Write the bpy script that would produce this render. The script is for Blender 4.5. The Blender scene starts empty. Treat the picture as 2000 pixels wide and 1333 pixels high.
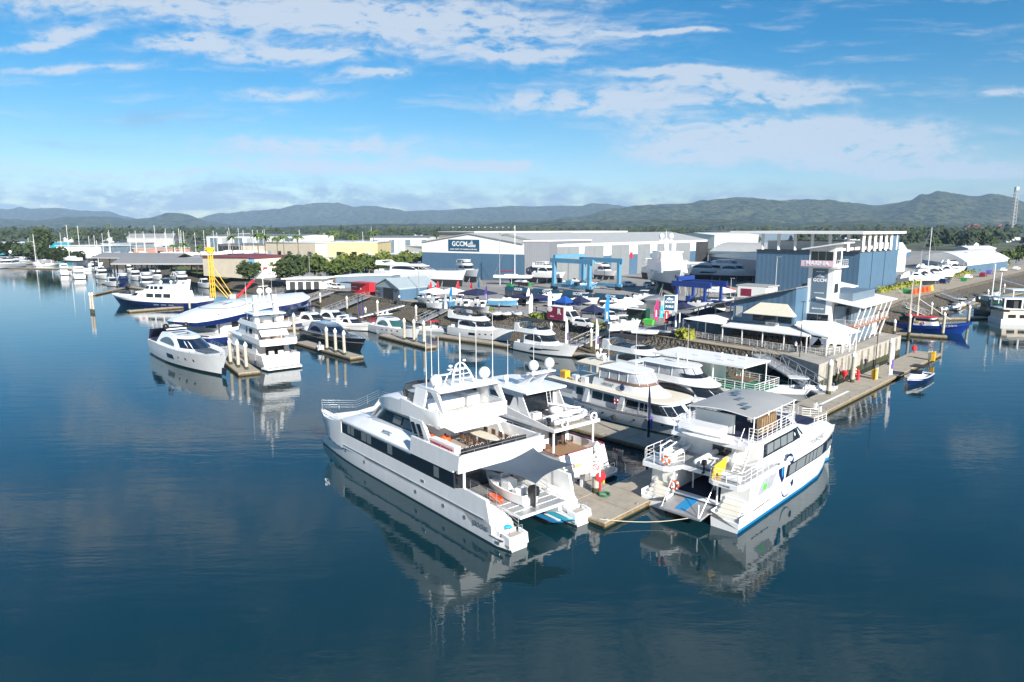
import bpy, math, random
from mathutils import Vector, Matrix, noise
from mathutils.geometry import tessellate_polygon
random.seed(7)
R = math.radians
SC = bpy.context.scene
COL = SC.collection
CAM_H, FOC, HOR = 22.0, 1333.0, 445.0
TH = math.atan((666.5 - HOR) / FOC)

def at(px, py, z=0.0):
    """ground point (at height z) seen at this place of the survey photo"""
    u = (px - 1000) / FOC; v = (666.5 - py) / FOC
    Z = -math.sin(TH) + v * math.cos(TH); Y = math.cos(TH) + v * math.sin(TH)
    t = (z - CAM_H) / Z
    return (u * t, Y * t)

def wk(a, p):
    """marina grid: a metres along the main walkway, p metres left of its outer edge"""
    return (7 + a * .7009 - p * .7133, 47.6 + a * .7133 + p * .7009)
GA = 45.5   # heading of the walkway, degrees

# ---------------------------------------------------------------- materials
MATS = {}
def mat(name, col, rough=.5, metal=0.0, var=0.0, scale=3.0, bump=0.0, col2=None, spec=None, coat=0.0, alpha=1.0, stretch=None, trans=0.0):
    m = bpy.data.materials.new(name); m.use_nodes = True
    nt = m.node_tree; N = nt.nodes; L = nt.links
    b = N['Principled BSDF']
    b.inputs['Base Color'].default_value = (*col, 1)
    b.inputs['Roughness'].default_value = rough
    b.inputs['Metallic'].default_value = metal
    if spec is not None: b.inputs['Specular IOR Level'].default_value = spec
    if coat: b.inputs['Coat Weight'].default_value = coat; b.inputs['Coat Roughness'].default_value = .05
    if alpha < 1: b.inputs['Alpha'].default_value = alpha
    if trans: b.inputs['Transmission Weight'].default_value = trans
    if var or col2 or bump:
        tc = N.new('ShaderNodeTexCoord'); mp = N.new('ShaderNodeMapping')
        L.new(tc.outputs['Object'], mp.inputs['Vector'])
        if stretch: mp.inputs['Scale'].default_value = stretch
        n = N.new('ShaderNodeTexNoise'); n.inputs['Scale'].default_value = scale
        n.inputs['Detail'].default_value = 6; n.inputs['Roughness'].default_value = .6
        L.new(mp.outputs['Vector'], n.inputs['Vector'])
        r = N.new('ShaderNodeValToRGB'); r.color_ramp.elements[0].position = .32; r.color_ramp.elements[1].position = .68
        c2 = col2 or tuple(min(1, c * (1 + var)) for c in col)
        c1 = col if col2 else tuple(c * (1 - var) for c in col)
        r.color_ramp.elements[0].color = (*c1, 1); r.color_ramp.elements[1].color = (*c2, 1)
        L.new(n.outputs['Fac'], r.inputs['Fac']); L.new(r.outputs['Color'], b.inputs['Base Color'])
        if bump:
            bp = N.new('ShaderNodeBump'); bp.inputs['Strength'].default_value = .6; bp.inputs['Distance'].default_value = bump
            L.new(n.outputs['Fac'], bp.inputs['Height']); L.new(bp.outputs['Normal'], b.inputs['Normal'])
    MATS[name] = m
    return m

def ribbed(name, col, pitch=.8, axis=0, rough=.45, var=.06, depth=.03, metal=0.0):
    """corrugated sheet metal: ribs across one local axis, faint staining"""
    m = mat(name, col, rough, metal, var=var, scale=.35)
    nt = m.node_tree; N = nt.nodes; L = nt.links; b = N['Principled BSDF']
    tc = N.new('ShaderNodeTexCoord'); w = N.new('ShaderNodeTexWave')
    w.wave_type = 'BANDS'; w.bands_direction = 'XYZ'[axis]; w.inputs['Scale'].default_value = .314 / pitch * 1.0
    L.new(tc.outputs['Object'], w.inputs['Vector'])
    bp = N.new('ShaderNodeBump'); bp.inputs['Distance'].default_value = depth; bp.inputs['Strength'].default_value = .7
    L.new(w.outputs['Fac'], bp.inputs['Height']); L.new(bp.outputs['Normal'], b.inputs['Normal'])
    return m

mat('gel', (.77, .775, .775), .24, var=.05, stretch=(1, 1, .22), scale=1.3, coat=.3)
mat('gel_warm', (.74, .72, .66), .3, var=.04, scale=1.2)
mat('gel_grey', (.60, .63, .66), .25, var=.03, scale=.9, coat=.3)
mat('deck_white', (.72, .72, .70), .6, var=.06, scale=3)
mat('deck_cream', (.66, .60, .48), .6, var=.06, scale=3)
mat('teak', (.30, .19, .11), .6, var=.18, scale=5, stretch=(1, 12, 1))
mat('teak_grey', (.36, .33, .30), .6, var=.12, scale=5, stretch=(1, 12, 1))
mat('glass', (.012, .016, .022), .06, spec=.8)
mat('glass_blue', (.006, .014, .035), .06, spec=.8)
mat('glass_green', (.03, .10, .10), .06, spec=.7)
mat('curtain', (.16, .18, .19), .35, var=.05, scale=4)
mat('clear', (.35, .37, .40), .12, spec=.6, var=.2, scale=2.5)
mat('black', (.012, .012, .014), .4)
mat('rubber', (.02, .02, .02), .8)
mat('boot', (.02, .025, .03), .5, var=.2, scale=2)
mat('boot_blue', (.01, .16, .38), .4)
mat('navy', (.008, .02, .10), .18, coat=.4, var=.08, scale=.8)
mat('navy_cloth', (.012, .018, .06), .85, var=.15, scale=3)
mat('black_cloth', (.02, .02, .024), .9, var=.15, scale=3)
mat('blue_hull', (.010, .045, .27), .3, coat=.2, var=.1, scale=.8)
mat('royal', (.01, .08, .34), .6, var=.1, scale=3)
mat('green_hull', (.01, .06, .035), .35)
mat('grey_paint', (.10, .12, .15), .18, coat=.5, var=.05, scale=.8)
mat('grey_light', (.30, .34, .38), .2, coat=.4)
mat('hull_dark', (.016, .016, .02), .15, coat=.5)
mat('steel', (.62, .63, .64), .3, .85)
mat('alu', (.48, .49, .50), .42, .6, var=.08, scale=3)
mat('white', (.80, .80, .79), .45, var=.03, scale=1)
mat('white_cloth', (.78, .79, .80), .8, var=.03, scale=2)
mat('sail_grey', (.055, .08, .11), .85, var=.06, scale=2)
mat('sand_cloth', (.60, .56, .46), .85, var=.06, scale=2)
mat('red', (.55, .02, .03), .5, var=.06, scale=3)
mat('orange', (.75, .10, .02), .5, var=.06, scale=3)
mat('yellow', (.80, .46, .02), .45, var=.08, scale=2)
mat('green', (.02, .28, .05), .5, var=.06, scale=2)
mat('green_deck', (.01, .16, .08), .6, var=.1, scale=2)
mat('lime', (.10, .55, .08), .5)
mat('sky_blue', (.02, .22, .46), .5)
mat('cyan', (.03, .38, .50), .5)
mat('maroon', (.22, .015, .05), .45, var=.05, scale=2)
mat('magenta', (.45, .02, .14), .5)
mat('violet', (.12, .08, .36), .7)
mat('pink', (.74, .50, .58), .5)
mat('tyre', (.018, .018, .018), .85)
mat('wood', (.26, .17, .09), .7, var=.2, scale=4)
mat('seat_brown', (.16, .09, .06), .7, var=.15, scale=5)
mat('skin', (.42, .24, .17), .6)
mat('denim', (.03, .05, .10), .9)
mat('hair', (.03, .02, .015), .8)
mat('concrete', (.34, .32, .28), .85, var=.16, scale=.7, bump=.01)
mat('conc_pile', (.40, .37, .31), .85, var=.2, scale=1.6, bump=.01)
mat('algae', (.05, .05, .022), .9, var=.35, scale=2.5)
mat('rust', (.20, .09, .03), .9, var=.35, scale=5)
mat('deckboard', (.33, .295, .235), .8, var=.14, scale=1.2, stretch=(1, 1, 1), bump=.01)
mat('walk_edge', (.20, .14, .07), .9, var=.4, scale=3)
mat('asphalt', (.17, .165, .16), .9, var=.22, scale=.09)
mat('yard', (.25, .24, .225), .9, var=.25, scale=.07)
mat('promenade', (.33, .28, .21), .9, var=.18, scale=.4)
mat('grass', (.09, .13, .03), .95, var=.3, scale=.3)
mat('land', (.08, .09, .045), .95, var=.45, scale=.02)
mat('lift_blue', (.10, .28, .43), .4, var=.08, scale=1)
mat('lift_navy', (.015, .045, .22), .4, var=.08, scale=1)
mat('wall_white', (.76, .76, .73), .6, var=.04, scale=.4)
mat('wall_cream', (.62, .54, .42), .75, var=.06, scale=.4)
mat('wall_yellow', (.58, .48, .25), .75, var=.06, scale=.4)
mat('brick_red', (.36, .18, .12), .8, var=.12, scale=1)
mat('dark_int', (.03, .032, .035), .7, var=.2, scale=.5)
mat('door_grey', (.40, .42, .43), .5, var=.06, scale=.6)
mat('roof_grey', (.36, .36, .35), .5, var=.08, scale=.2)
mat('roof_white', (.74, .74, .73), .5, var=.04, scale=.3)
mat('roof_dark', (.16, .18, .21), .6, var=.1, scale=.2)
mat('roof_red', (.20, .03, .04), .6)
mat('banner', (.015, .08, .15), .55)
mat('trunk', (.17, .13, .09), .9, var=.25, scale=4)
mat('mesh_fence', (.06, .065, .07), .85, var=.15, scale=1)
mat('slate', (.12, .17, .22), .5, var=.08, scale=.5)
ribbed('blue_clad', (.075, .145, .225), 1.0, 0)
ribbed('blue_clad_y', (.075, .145, .225), 1.0, 1)
ribbed('grey_clad', (.16, .17, .19), .8, 0)
ribbed('roof_rib', (.42, .42, .40), 1.2, 0, .45)
ribbed('roof_rib_w', (.74, .74, .72), 1.0, 0, .45)
ribbed('roof_rib_d', (.22, .22, .225), 1.0, 0, .5)
ribbed('shed_roof', (.36, .42, .43), .8, 0, .4)
ribbed('door_rib', (.22, .235, .245), .6, 0)

def leafmat(name, a, b):
    m = mat(name, a, .7, col2=b, scale=.55, spec=.2)
    return m
leafmat('leaf', (.035, .055, .015), (.11, .15, .035))
leafmat('leaf_dark', (.02, .035, .014), (.065, .09, .03))
leafmat('leaf_olive', (.07, .10, .02), (.19, .22, .05))
leafmat('leaf_palm', (.05, .09, .02), (.14, .20, .05))
leafmat('leaf_hedge', (.13, .15, .02), (.30, .30, .05))

# ---------------------------------------------------------------- mesh builder
class M:
    def __init__(s): s.v = []; s.f = []; s.k = []; s.c = []
    def add(s, vs, fs, k):
        o = len(s.v); s.c.append((o, len(s.f))); s.v += [tuple(p) for p in vs]
        s.f += [[i + o for i in f] for f in fs]
        s.k += ([k] * len(fs) if isinstance(k, str) else list(k)); return s
    def box(s, x0, x1, y0, y1, z0, z1, k='white'):
        return s.add([(x0, y0, z0), (x1, y0, z0), (x1, y1, z0), (x0, y1, z0), (x0, y0, z1), (x1, y0, z1), (x1, y1, z1), (x0, y1, z1)],
                     [(3, 2, 1, 0), (4, 5, 6, 7), (0, 1, 5, 4), (1, 2, 6, 5), (2, 3, 7, 6), (3, 0, 4, 7)], k)
    def obox(s, c, ax, hx, hy, z0, z1, k='white'):
        ca, sa = math.cos(ax), math.sin(ax)
        q = [(c[0] + a * hx * ca - b * hy * sa, c[1] + a * hx * sa + b * hy * ca) for a, b in ((-1, -1), (1, -1), (1, 1), (-1, 1))]
        return s.prism(q, z0, z1, k)
    def prism(s, poly, z0, z1, k='white', ktop=None):
        """outline in plan, bottom z0 and top z1 (numbers or one value per corner)"""
        n = len(poly); z0s = [z0] * n if not hasattr(z0, '__len__') else z0; z1s = [z1] * n if not hasattr(z1, '__len__') else z1
        vs = [(p[0], p[1], z) for p, z in zip(poly, z0s)] + [(p[0], p[1], z) for p, z in zip(poly, z1s)]
        fs = [tuple(range(n - 1, -1, -1)), tuple(range(n, 2 * n))] + [(i, (i + 1) % n, n + (i + 1) % n, n + i) for i in range(n)]
        return s.add(vs, fs, [k, ktop or k] + [k] * n)
    def xz(s, poly, y0, y1, k='white'):
        """side profile in x,z swept from y0 to y1"""
        n = len(poly)
        vs = [(p[0], y0, p[1]) for p in poly] + [(p[0], y1, p[1]) for p in poly]
        return s.add(vs, [tuple(range(n)), tuple(range(2 * n - 1, n - 1, -1))] + [((i + 1) % n, i, n + i, n + (i + 1) % n) for i in range(n)], k)
    def yz(s, poly, x0, x1, k='white'):
        n = len(poly)
        vs = [(x0, p[0], p[1]) for p in poly] + [(x1, p[0], p[1]) for p in poly]
        return s.add(vs, [tuple(range(n - 1, -1, -1)), tuple(range(n, 2 * n))] + [(i, (i + 1) % n, n + (i + 1) % n, n + i) for i in range(n)], k)
    def quad(s, a, b, c, d, k='white'): return s.add([a, b, c, d], [(0, 1, 2, 3)], k)
    def tube(s, p, q, r=.03, k='steel', n=5, r2=None):
        p = Vector(p); q = Vector(q); d = (q - p)
        if d.length < 1e-6: return s
        d.normalize(); u = d.orthogonal().normalized(); w = d.cross(u); r2 = r if r2 is None else r2
        vs = []
        for c, rr in ((p, r), (q, r2)):
            for i in range(n):
                a = 2 * math.pi * i / n; vs.append(c + (u * math.cos(a) + w * math.sin(a)) * rr)
        return s.add(vs, [(i, (i + 1) % n, n + (i + 1) % n, n + i) for i in range(n)] + [tuple(range(n - 1, -1, -1)), tuple(range(n, 2 * n))], k)
    def path(s, pts, r=.03, k='steel', n=5):
        for a, b in zip(pts, pts[1:]): s.tube(a, b, r, k, n)
        return s
    def ball(s, c, rx, ry=None, rz=None, k='white', n=10, m=7, cut=-1.0):
        ry = rx if ry is None else ry; rz = rx if rz is None else rz
        vs = []; fs = []
        for j in range(m + 1):
            ph = -math.pi / 2 + math.pi * j / m
            if math.sin(ph) < cut: ph = math.asin(cut)
            for i in range(n):
                a = 2 * math.pi * i / n
                vs.append((c[0] + rx * math.cos(ph) * math.cos(a), c[1] + ry * math.cos(ph) * math.sin(a), c[2] + rz * math.sin(ph)))
        for j in range(m):
            for i in range(n): fs.append((j * n + i, j * n + (i + 1) % n, (j + 1) * n + (i + 1) % n, (j + 1) * n + i))
        return s.add(vs, fs, k)
    def disc(s, c, r, h, k='white', n=16, r2=None):
        return s.tube(c, (c[0], c[1], c[2] + h), r, k, n, r2)
    def torus(s, c, R0, r, k='orange', ax='z', n=14, m=6, sy=1.0):
        vs = []; fs = []
        for i in range(n):
            a = 2 * math.pi * i / n
            for j in range(m):
                b = 2 * math.pi * j / m; q = R0 + r * math.cos(b); h = r * math.sin(b)
                p = (q * math.cos(a), q * math.sin(a) * sy, h)
                if ax == 'x': p = (h, p[0], p[1])
                if ax == 'y': p = (p[0], h, p[1])
                vs.append((c[0] + p[0], c[1] + p[1], c[2] + p[2]))
        for i in range(n):
            for j in range(m):
                fs.append((i * m + j, ((i + 1) % n) * m + j, ((i + 1) % n) * m + (j + 1) % m, i * m + (j + 1) % m))
        return s.add(vs, fs, k)
    def loft(s, rings, k='white', close=True, caps=True, kcap=None):
        """rings of equal length joined in turn; k may be one key per gap"""
        n = len(rings[0]); vs = [p for r in rings for p in r]; fs = []; ks = []
        for j in range(len(rings) - 1):
            for i in range(n if close else n - 1):
                a = j * n + i; b = j * n + (i + 1) % n
                fs.append((a, b, b + n, a + n)); ks.append(k if isinstance(k, str) else k[j])
        if caps and close:
            fs.append(tuple(range(n - 1, -1, -1))); ks.append(k if isinstance(k, str) else k[0])
            o = (len(rings) - 1) * n; fs.append(tuple(range(o, o + n))); ks.append(kcap or (k if isinstance(k, str) else k[-1]))
        return s.add(vs, fs, ks)
    def split(s, name, parent=None, **kw):
        """every piece added becomes an object of its own"""
        r = []; c = s.c + [(len(s.v), len(s.f))]
        for (v0, f0), (v1, f1) in zip(c, c[1:]):
            m = M(); m.v = s.v[v0:v1]; m.f = [[i - v0 for i in f] for f in s.f[f0:f1]]; m.k = s.k[f0:f1]
            if m.f: r.append(m.build(name, parent, **kw))
        return r
    def build(s, name, parent=None, smooth=True, ang=35, fix=True):
        me = bpy.data.meshes.new(name); me.from_pydata(s.v, [], s.f)
        keys = list(dict.fromkeys(s.k)); idx = {k: i for i, k in enumerate(keys)}
        for k in keys: me.materials.append(MATS[k])
        me.polygons.foreach_set('material_index', [idx[k] for k in s.k])
        if fix:
            import bmesh
            bm = bmesh.new(); bm.from_mesh(me); bmesh.ops.recalc_face_normals(bm, faces=bm.faces); bm.to_mesh(me); bm.free()
        if smooth: me.shade_smooth(); me.set_sharp_from_angle(angle=R(ang))
        me.update()
        o = bpy.data.objects.new(name, me); COL.objects.link(o)
        if parent is not None: o.parent = parent
        return o

def tag(o, label, cat, group=None, kind=None):
    if label: o['label'] = label
    if cat: o['category'] = cat
    if group: o['group'] = group
    if kind: o['kind'] = kind
    return o
def struct(o): o['kind'] = 'structure'; return o
def thing(name, label, cat, loc=(0, 0, 0), rz=0.0, group=None):
    o = bpy.data.objects.new(name, None); COL.objects.link(o); o.empty_display_size = .3
    o.location = loc if len(loc) == 3 else (loc[0], loc[1], 0); o.rotation_euler = (0, 0, R(rz))
    return tag(o, label, cat, group)
def copy_tree(o, parent=None):
    c = o.copy(); COL.objects.link(c); c.parent = parent
    for ch in KIDS(o): copy_tree(ch, c)
    return c
def KIDS(o): return [x for x in bpy.data.objects if x.parent == o]
def dup(o, loc, rz, label, group=None, scale=None):
    c = copy_tree(o); c.location = loc if len(loc) == 3 else (loc[0], loc[1], o.location.z); c.rotation_euler = (0, 0, R(rz))
    c['label'] = label
    if group: c['group'] = group
    if scale: c.scale = (scale, scale, scale) if not hasattr(scale, '__len__') else scale
    return c

def text(name, body, size, key, mtx, parent=None, ext=.01, sx=1.0, bold=0.0, name_is_part=True):
    cu = bpy.data.curves.new(name, 'FONT'); cu.body = body; cu.size = size; cu.extrude = ext; cu.align_x = 'CENTER'; cu.align_y = 'CENTER'
    cu.offset = bold; cu.resolution_u = 2
    tmp = bpy.data.objects.new('tmp', cu); COL.objects.link(tmp)
    dg = bpy.context.evaluated_depsgraph_get(); dg.update()
    me = bpy.data.meshes.new_from_object(tmp.evaluated_get(dg)); me.name = name
    bpy.data.objects.remove(tmp); bpy.data.curves.remove(cu)
    me.transform(mtx @ Matrix.Diagonal((sx, 1, 1, 1)))
    me.materials.clear(); me.materials.append(MATS[key])
    for p in me.polygons: p.material_index = 0
    o = bpy.data.objects.new(name, me); COL.objects.link(o)
    if parent is not None: o.parent = parent
    return o
def frame3(o, xdir, up):
    """matrix that puts a text at o, reading along xdir, standing along up"""
    x = Vector(xdir).normalized(); y = Vector(up); y = (y - x * y.dot(x)).normalized(); z = x.cross(y)
    m = Matrix((x, y, z)).transposed().to_4x4(); m.translation = Vector(o); return m
def lerp(a, b, t): return a + (b - a) * t
def clamp(x, a=0.0, b=1.0): return max(a, min(b, x))
# ================================================================ camera, light, sky
cam = bpy.data.cameras.new('camera'); co = bpy.data.objects.new('camera', cam); COL.objects.link(co)
co.location = (0, 0, CAM_H); co.rotation_euler = (math.pi / 2 - TH, 0, 0)
cam.sensor_width = 36; cam.lens = 36 * FOC / 2000; cam.clip_end = 40000; cam.clip_start = .5
SC.camera = co
SUN_AZ, SUN_EL = 28.0, 27.0      # degrees right of straight behind the camera; height
az = R(SUN_AZ); el = R(SUN_EL)
sdir = Vector((math.sin(az) * math.cos(el), -math.cos(az) * math.cos(el), math.sin(el)))
sl = bpy.data.lights.new('sun', 'SUN'); sl.energy = 4.9; sl.angle = R(.5); sl.color = (1, .95, .87)
so = bpy.data.objects.new('sun', sl); COL.objects.link(so); so.location = sdir * 200
so.rotation_euler = (-sdir).to_track_quat('-Z', 'Y').to_euler()
SC.view_settings.view_transform = 'Standard'; SC.view_settings.look = 'None'
SC.view_settings.exposure = .95; SC.view_settings.gamma = 1

w = bpy.data.worlds.new('World'); SC.world = w; w.use_nodes = True
nt = w.node_tree; N = nt.nodes; L = nt.links
bg = N['Background']; out = N['World Output']
sky = N.new('ShaderNodeTexSky'); sky.sky_type = 'NISHITA'; sky.sun_disc = False
sky.sun_elevation = el; sky.sun_rotation = math.pi - az
sky.altitude = 0; sky.air_density = 1.0; sky.dust_density = .3; sky.ozone_density = 3.0
hs = N.new('ShaderNodeHueSaturation'); hs.inputs['Saturation'].default_value = 1.58; hs.inputs['Hue'].default_value = .497
L.new(sky.outputs[0], hs.inputs['Color'])
L.new(hs.outputs['Color'], bg.inputs['Color']); bg.inputs['Strength'].default_value = .061
def mth(op, a, b=None, c=None):
    n = N.new('ShaderNodeMath'); n.operation = op
    for i, x in enumerate((a, b, c)):
        if x is None: continue
        if isinstance(x, (int, float)): n.inputs[i].default_value = x
        else: L.new(x, n.inputs[i])
    return n.outputs[0]
tc = N.new('ShaderNodeTexCoord'); sp = N.new('ShaderNodeSeparateXYZ'); L.new(tc.outputs['Generated'], sp.inputs[0])
ay = mth('MAXIMUM', mth('ABSOLUTE', sp.outputs['Y']), .12)
gx = mth('DIVIDE', sp.outputs['X'], ay); gz = mth('DIVIDE', sp.outputs['Z'], ay)
cv = N.new('ShaderNodeCombineXYZ'); L.new(gx, cv.inputs[0]); L.new(gz, cv.inputs[1])
def warp(vec, amt, sc):
    n = N.new('ShaderNodeTexNoise'); n.inputs['Scale'].default_value = sc; n.inputs['Detail'].default_value = 5
    L.new(vec, n.inputs['Vector'])
    a = N.new('ShaderNodeVectorMath'); a.operation = 'MULTIPLY_ADD'
    L.new(n.outputs['Color'], a.inputs[0]); a.inputs[1].default_value = (amt, amt * .3, 0); a.inputs[2].default_value = (-amt / 2, -amt * .15, 0)
    b = N.new('ShaderNodeVectorMath'); b.operation = 'ADD'; L.new(vec, b.inputs[0]); L.new(a.outputs[0], b.inputs[1])
    return b.outputs[0]
wv = warp(cv.outputs[0], .16, 5.0)
def blobs(lst):
    tot = None
    for (px, py, rx, ry, am) in lst:
        X = (px - 1000) / 1333; E_ = (445 - py) / 1333 * 1.02
        s1 = N.new('ShaderNodeVectorMath'); s1.operation = 'SUBTRACT'; L.new(wv, s1.inputs[0]); s1.inputs[1].default_value = (X, E_, 0)
        s2 = N.new('ShaderNodeVectorMath'); s2.operation = 'MULTIPLY'; L.new(s1.outputs[0], s2.inputs[0]); s2.inputs[1].default_value = (1333 / rx, 1333 / ry, 0)
        d = N.new('ShaderNodeVectorMath'); d.operation = 'DOT_PRODUCT'; L.new(s2.outputs[0], d.inputs[0]); L.new(s2.outputs[0], d.inputs[1])
        e = mth('MULTIPLY', mth('EXPONENT', mth('MULTIPLY', d.outputs['Value'], -1.0)), am)
        tot = e if tot is None else mth('ADD', tot, e)
    return tot
white_b = blobs([(330, 40, 330, 26, .62), (850, 80, 330, 40, .78), (1150, 20, 170, 22, .6), (560, 75, 300, 22, .5), (400, 120, 95, 15, 1.1), (590, 140, 110, 12, 1.0), (745, 172, 70, 9, 1.1),
    (200, 95, 50, 11, 1), (150, 113, 50, 8, 1), (180, 158, 110, 8, .8), (1320, 169, 130, 8, 1.3), (1440, 190, 170, 12, 1.0), (1500, 213, 120, 10, .9), (1170, 220, 180, 20, 1.0),
    (1560, 268, 270, 24, 1.1), (1400, 305, 180, 22, 1.1), (1680, 305, 200, 20, .9), (1860, 342, 190, 9, .9), (1270, 97, 100, 5, .9), (1000, 140, 110, 14, .9), (1950, 206, 60, 8, .9),
    (960, 330, 60, 10, 1.0), (620, 295, 260, 20, .8), (760, 330, 280, 14, .8), (300, 340, 260, 9, .6), (1950, 20, 90, 26, .7), (570, 205, 110, 12, .6), (20, 122, 70, 6, 1.0), (560, 170, 800, 90, .14), (1500, 230, 500, 90, .16), (250, -140, 520, 130, .6), (1350, -480, 700, 170, .7), (100, -700, 900, 200, .6), (950, 120, 350, 40, .2), (1750, 330, 350, 14, .6)])
grey_b = blobs([(330, 243, 170, 20, .8), (170, 288, 120, 12, .7), (1000, 385, 2400, 34, .95), (1000, 420, 2600, 30, 1.3), (350, 375, 600, 34, .6), (560, 300, 330, 26, .45), (800, 40, 420, 40, .35)])
sc_ = N.new('ShaderNodeVectorMath'); sc_.operation = 'MULTIPLY'; L.new(wv, sc_.inputs[0]); sc_.inputs[1].default_value = (1, 2.7, 1)
nz = N.new('ShaderNodeTexNoise'); nz.inputs['Scale'].default_value = 8; nz.inputs['Detail'].default_value = 11; nz.inputs['Roughness'].default_value = .68
L.new(sc_.outputs[0], nz.inputs['Vector'])
nz2 = N.new('ShaderNodeTexNoise'); nz2.inputs['Scale'].default_value = 30; nz2.inputs['Detail'].default_value = 8; nz2.inputs['Roughness'].default_value = .6; L.new(sc_.outputs[0], nz2.inputs['Vector'])
mixn = mth('ADD', mth('MULTIPLY', nz.outputs['Fac'], .52), mth('MULTIPLY', nz2.outputs['Fac'], .48))
def cover(b, lo, hi, mx):
    d = mth('MULTIPLY', b, mth('ADD', mth('MULTIPLY', mixn, 5.6), -2.0))
    mr = N.new('ShaderNodeMapRange'); mr.interpolation_type = 'SMOOTHSTEP'; L.new(d, mr.inputs['Value'])
    mr.inputs['From Min'].default_value = lo; mr.inputs['From Max'].default_value = hi; mr.inputs['To Max'].default_value = mx
    return mr.outputs[0]
st = N.new('ShaderNodeVectorMath'); st.operation = 'MULTIPLY'; L.new(wv, st.inputs[0]); st.inputs[1].default_value = (1.3, 9, 1)
n3 = N.new('ShaderNodeTexNoise'); n3.inputs['Scale'].default_value = 4.5; n3.inputs['Detail'].default_value = 9; n3.inputs['Roughness'].default_value = .62; L.new(st.outputs[0], n3.inputs['Vector'])
r3 = N.new('ShaderNodeMapRange'); r3.interpolation_type = 'SMOOTHSTEP'; L.new(n3.outputs['Fac'], r3.inputs['Value']); r3.inputs['From Min'].default_value = .5; r3.inputs['From Max'].default_value = .78; r3.inputs['To Max'].default_value = .6
cw = mth('MAXIMUM', cover(white_b, .08, .72, .84), r3.outputs[0]); cg = cover(grey_b, .0, 2.0, .85)
bgw = N.new('ShaderNodeBackground'); bgw.inputs['Color'].default_value = (.86, .92, 1.0, 1); bgw.inputs['Strength'].default_value = .42
bgg = N.new('ShaderNodeBackground'); bgg.inputs['Color'].default_value = (.48, .70, 1.0, 1); bgg.inputs['Strength'].default_value = .26
m1 = N.new('ShaderNodeMixShader'); L.new(cg, m1.inputs[0]); L.new(bg.outputs[0], m1.inputs[1]); L.new(bgg.outputs[0], m1.inputs[2])
m2 = N.new('ShaderNodeMixShader'); L.new(cw, m2.inputs[0]); L.new(m1.outputs[0], m2.inputs[1]); L.new(bgw.outputs[0], m2.inputs[2])
L.new(m2.outputs[0], out.inputs['Surface'])

# ================================================================ water
def water_material():
    m = bpy.data.materials.new('harbour_water'); m.use_nodes = True; MATS['water'] = m
    N = m.node_tree.nodes; L = m.node_tree.links; b = N['Principled BSDF']
    b.inputs['Base Color'].default_value = (.004, .026, .034, 1); b.inputs['Roughness'].default_value = .015
    b.inputs['IOR'].default_value = 1.5
    g = N.new('ShaderNodeNewGeometry')
    def layer(scale, stretch, rot, detail, rough=.55):
        mp = N.new('ShaderNodeMapping'); mp.inputs['Scale'].default_value = stretch; mp.inputs['Rotation'].default_value = (0, 0, R(rot))
        L.new(g.outputs['Position'], mp.inputs['Vector'])
        n = N.new('ShaderNodeTexNoise'); n.inputs['Scale'].default_value = scale; n.inputs['Detail'].default_value = detail; n.inputs['Roughness'].default_value = rough
        L.new(mp.outputs['Vector'], n.inputs['Vector']); return n.outputs['Fac']
    a = layer(.9, (1, 2.4, 1), -12, 3); c = layer(.16, (1, 3.5, 1), -14, 4); d = layer(.02, (1, 2.2, 1), -10, 3)
    def mm(op, x, y):
        n = N.new('ShaderNodeMath'); n.operation = op
        for i, q in enumerate((x, y)):
            if isinstance(q, (int, float)): n.inputs[i].default_value = q
            else: L.new(q, n.inputs[i])
        return n.outputs[0]
    patch = N.new('ShaderNodeMapRange'); L.new(d, patch.inputs['Value']); patch.inputs['From Min'].default_value = .35; patch.inputs['From Max'].default_value = .65
    patch.inputs['To Min'].default_value = .35; patch.inputs['To Max'].default_value = 1.3
    h = mm('ADD', mm('MULTIPLY', mm('MULTIPLY', a, .006), patch.outputs[0]), mm('MULTIPLY', c, .022))
    bp = N.new('ShaderNodeBump'); bp.inputs['Strength'].default_value = 1; bp.inputs['Distance'].default_value = 1.0
    L.new(h, bp.inputs['Height']); L.new(bp.outputs['Normal'], b.inputs['Normal'])
    return m
water_material()
wm = M(); wm.quad((-8900, -400, 0), (8900, -400, 0), (8900, 10400, 0), (-8900, 10400, 0), 'water')
struct(wm.build('water', fix=False, smooth=False))
bedm = M(); mat('mud_bed', (.05, .045, .03), 1.0)
bedm.quad((-8900, -400, -6), (8900, -400, -6), (8900, 10400, -6), (-8900, 10400, -6), 'mud_bed')

# ================================================================ land
SHORE = [(-900, 760), (-500, 600), (-330, 505), (-206, 380), (-106.3, 268), (-65.9, 222), (-39.8, 190), (-20.1, 168.5), (-5.4, 153.5), (13.1, 133.1), (24.9, 120.5), (40.5, 100.5),
         (43.0, 94.0), (68.0, 118.5), (60.0, 137.0), (99.4, 176.3), (126.4, 203), (226.6, 303.0), (420, 500), (900, 980), (1800, 1700)]
QW = (11, 12)             # index span of the vertical quay wall
LZ = 3.0
poly = SHORE + [(8800, 3000), (8800, 10300), (-8800, 10300), (-8800, 2500), (-2500, 1400)]
lm = M(); tri = tessellate_polygon([[Vector((x, y, 0)) for x, y in poly]])
lm.add([(x, y, LZ) for x, y in poly], [tuple(t) for t in tri], 'land')
struct(lm.build('ground', smooth=False))

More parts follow.
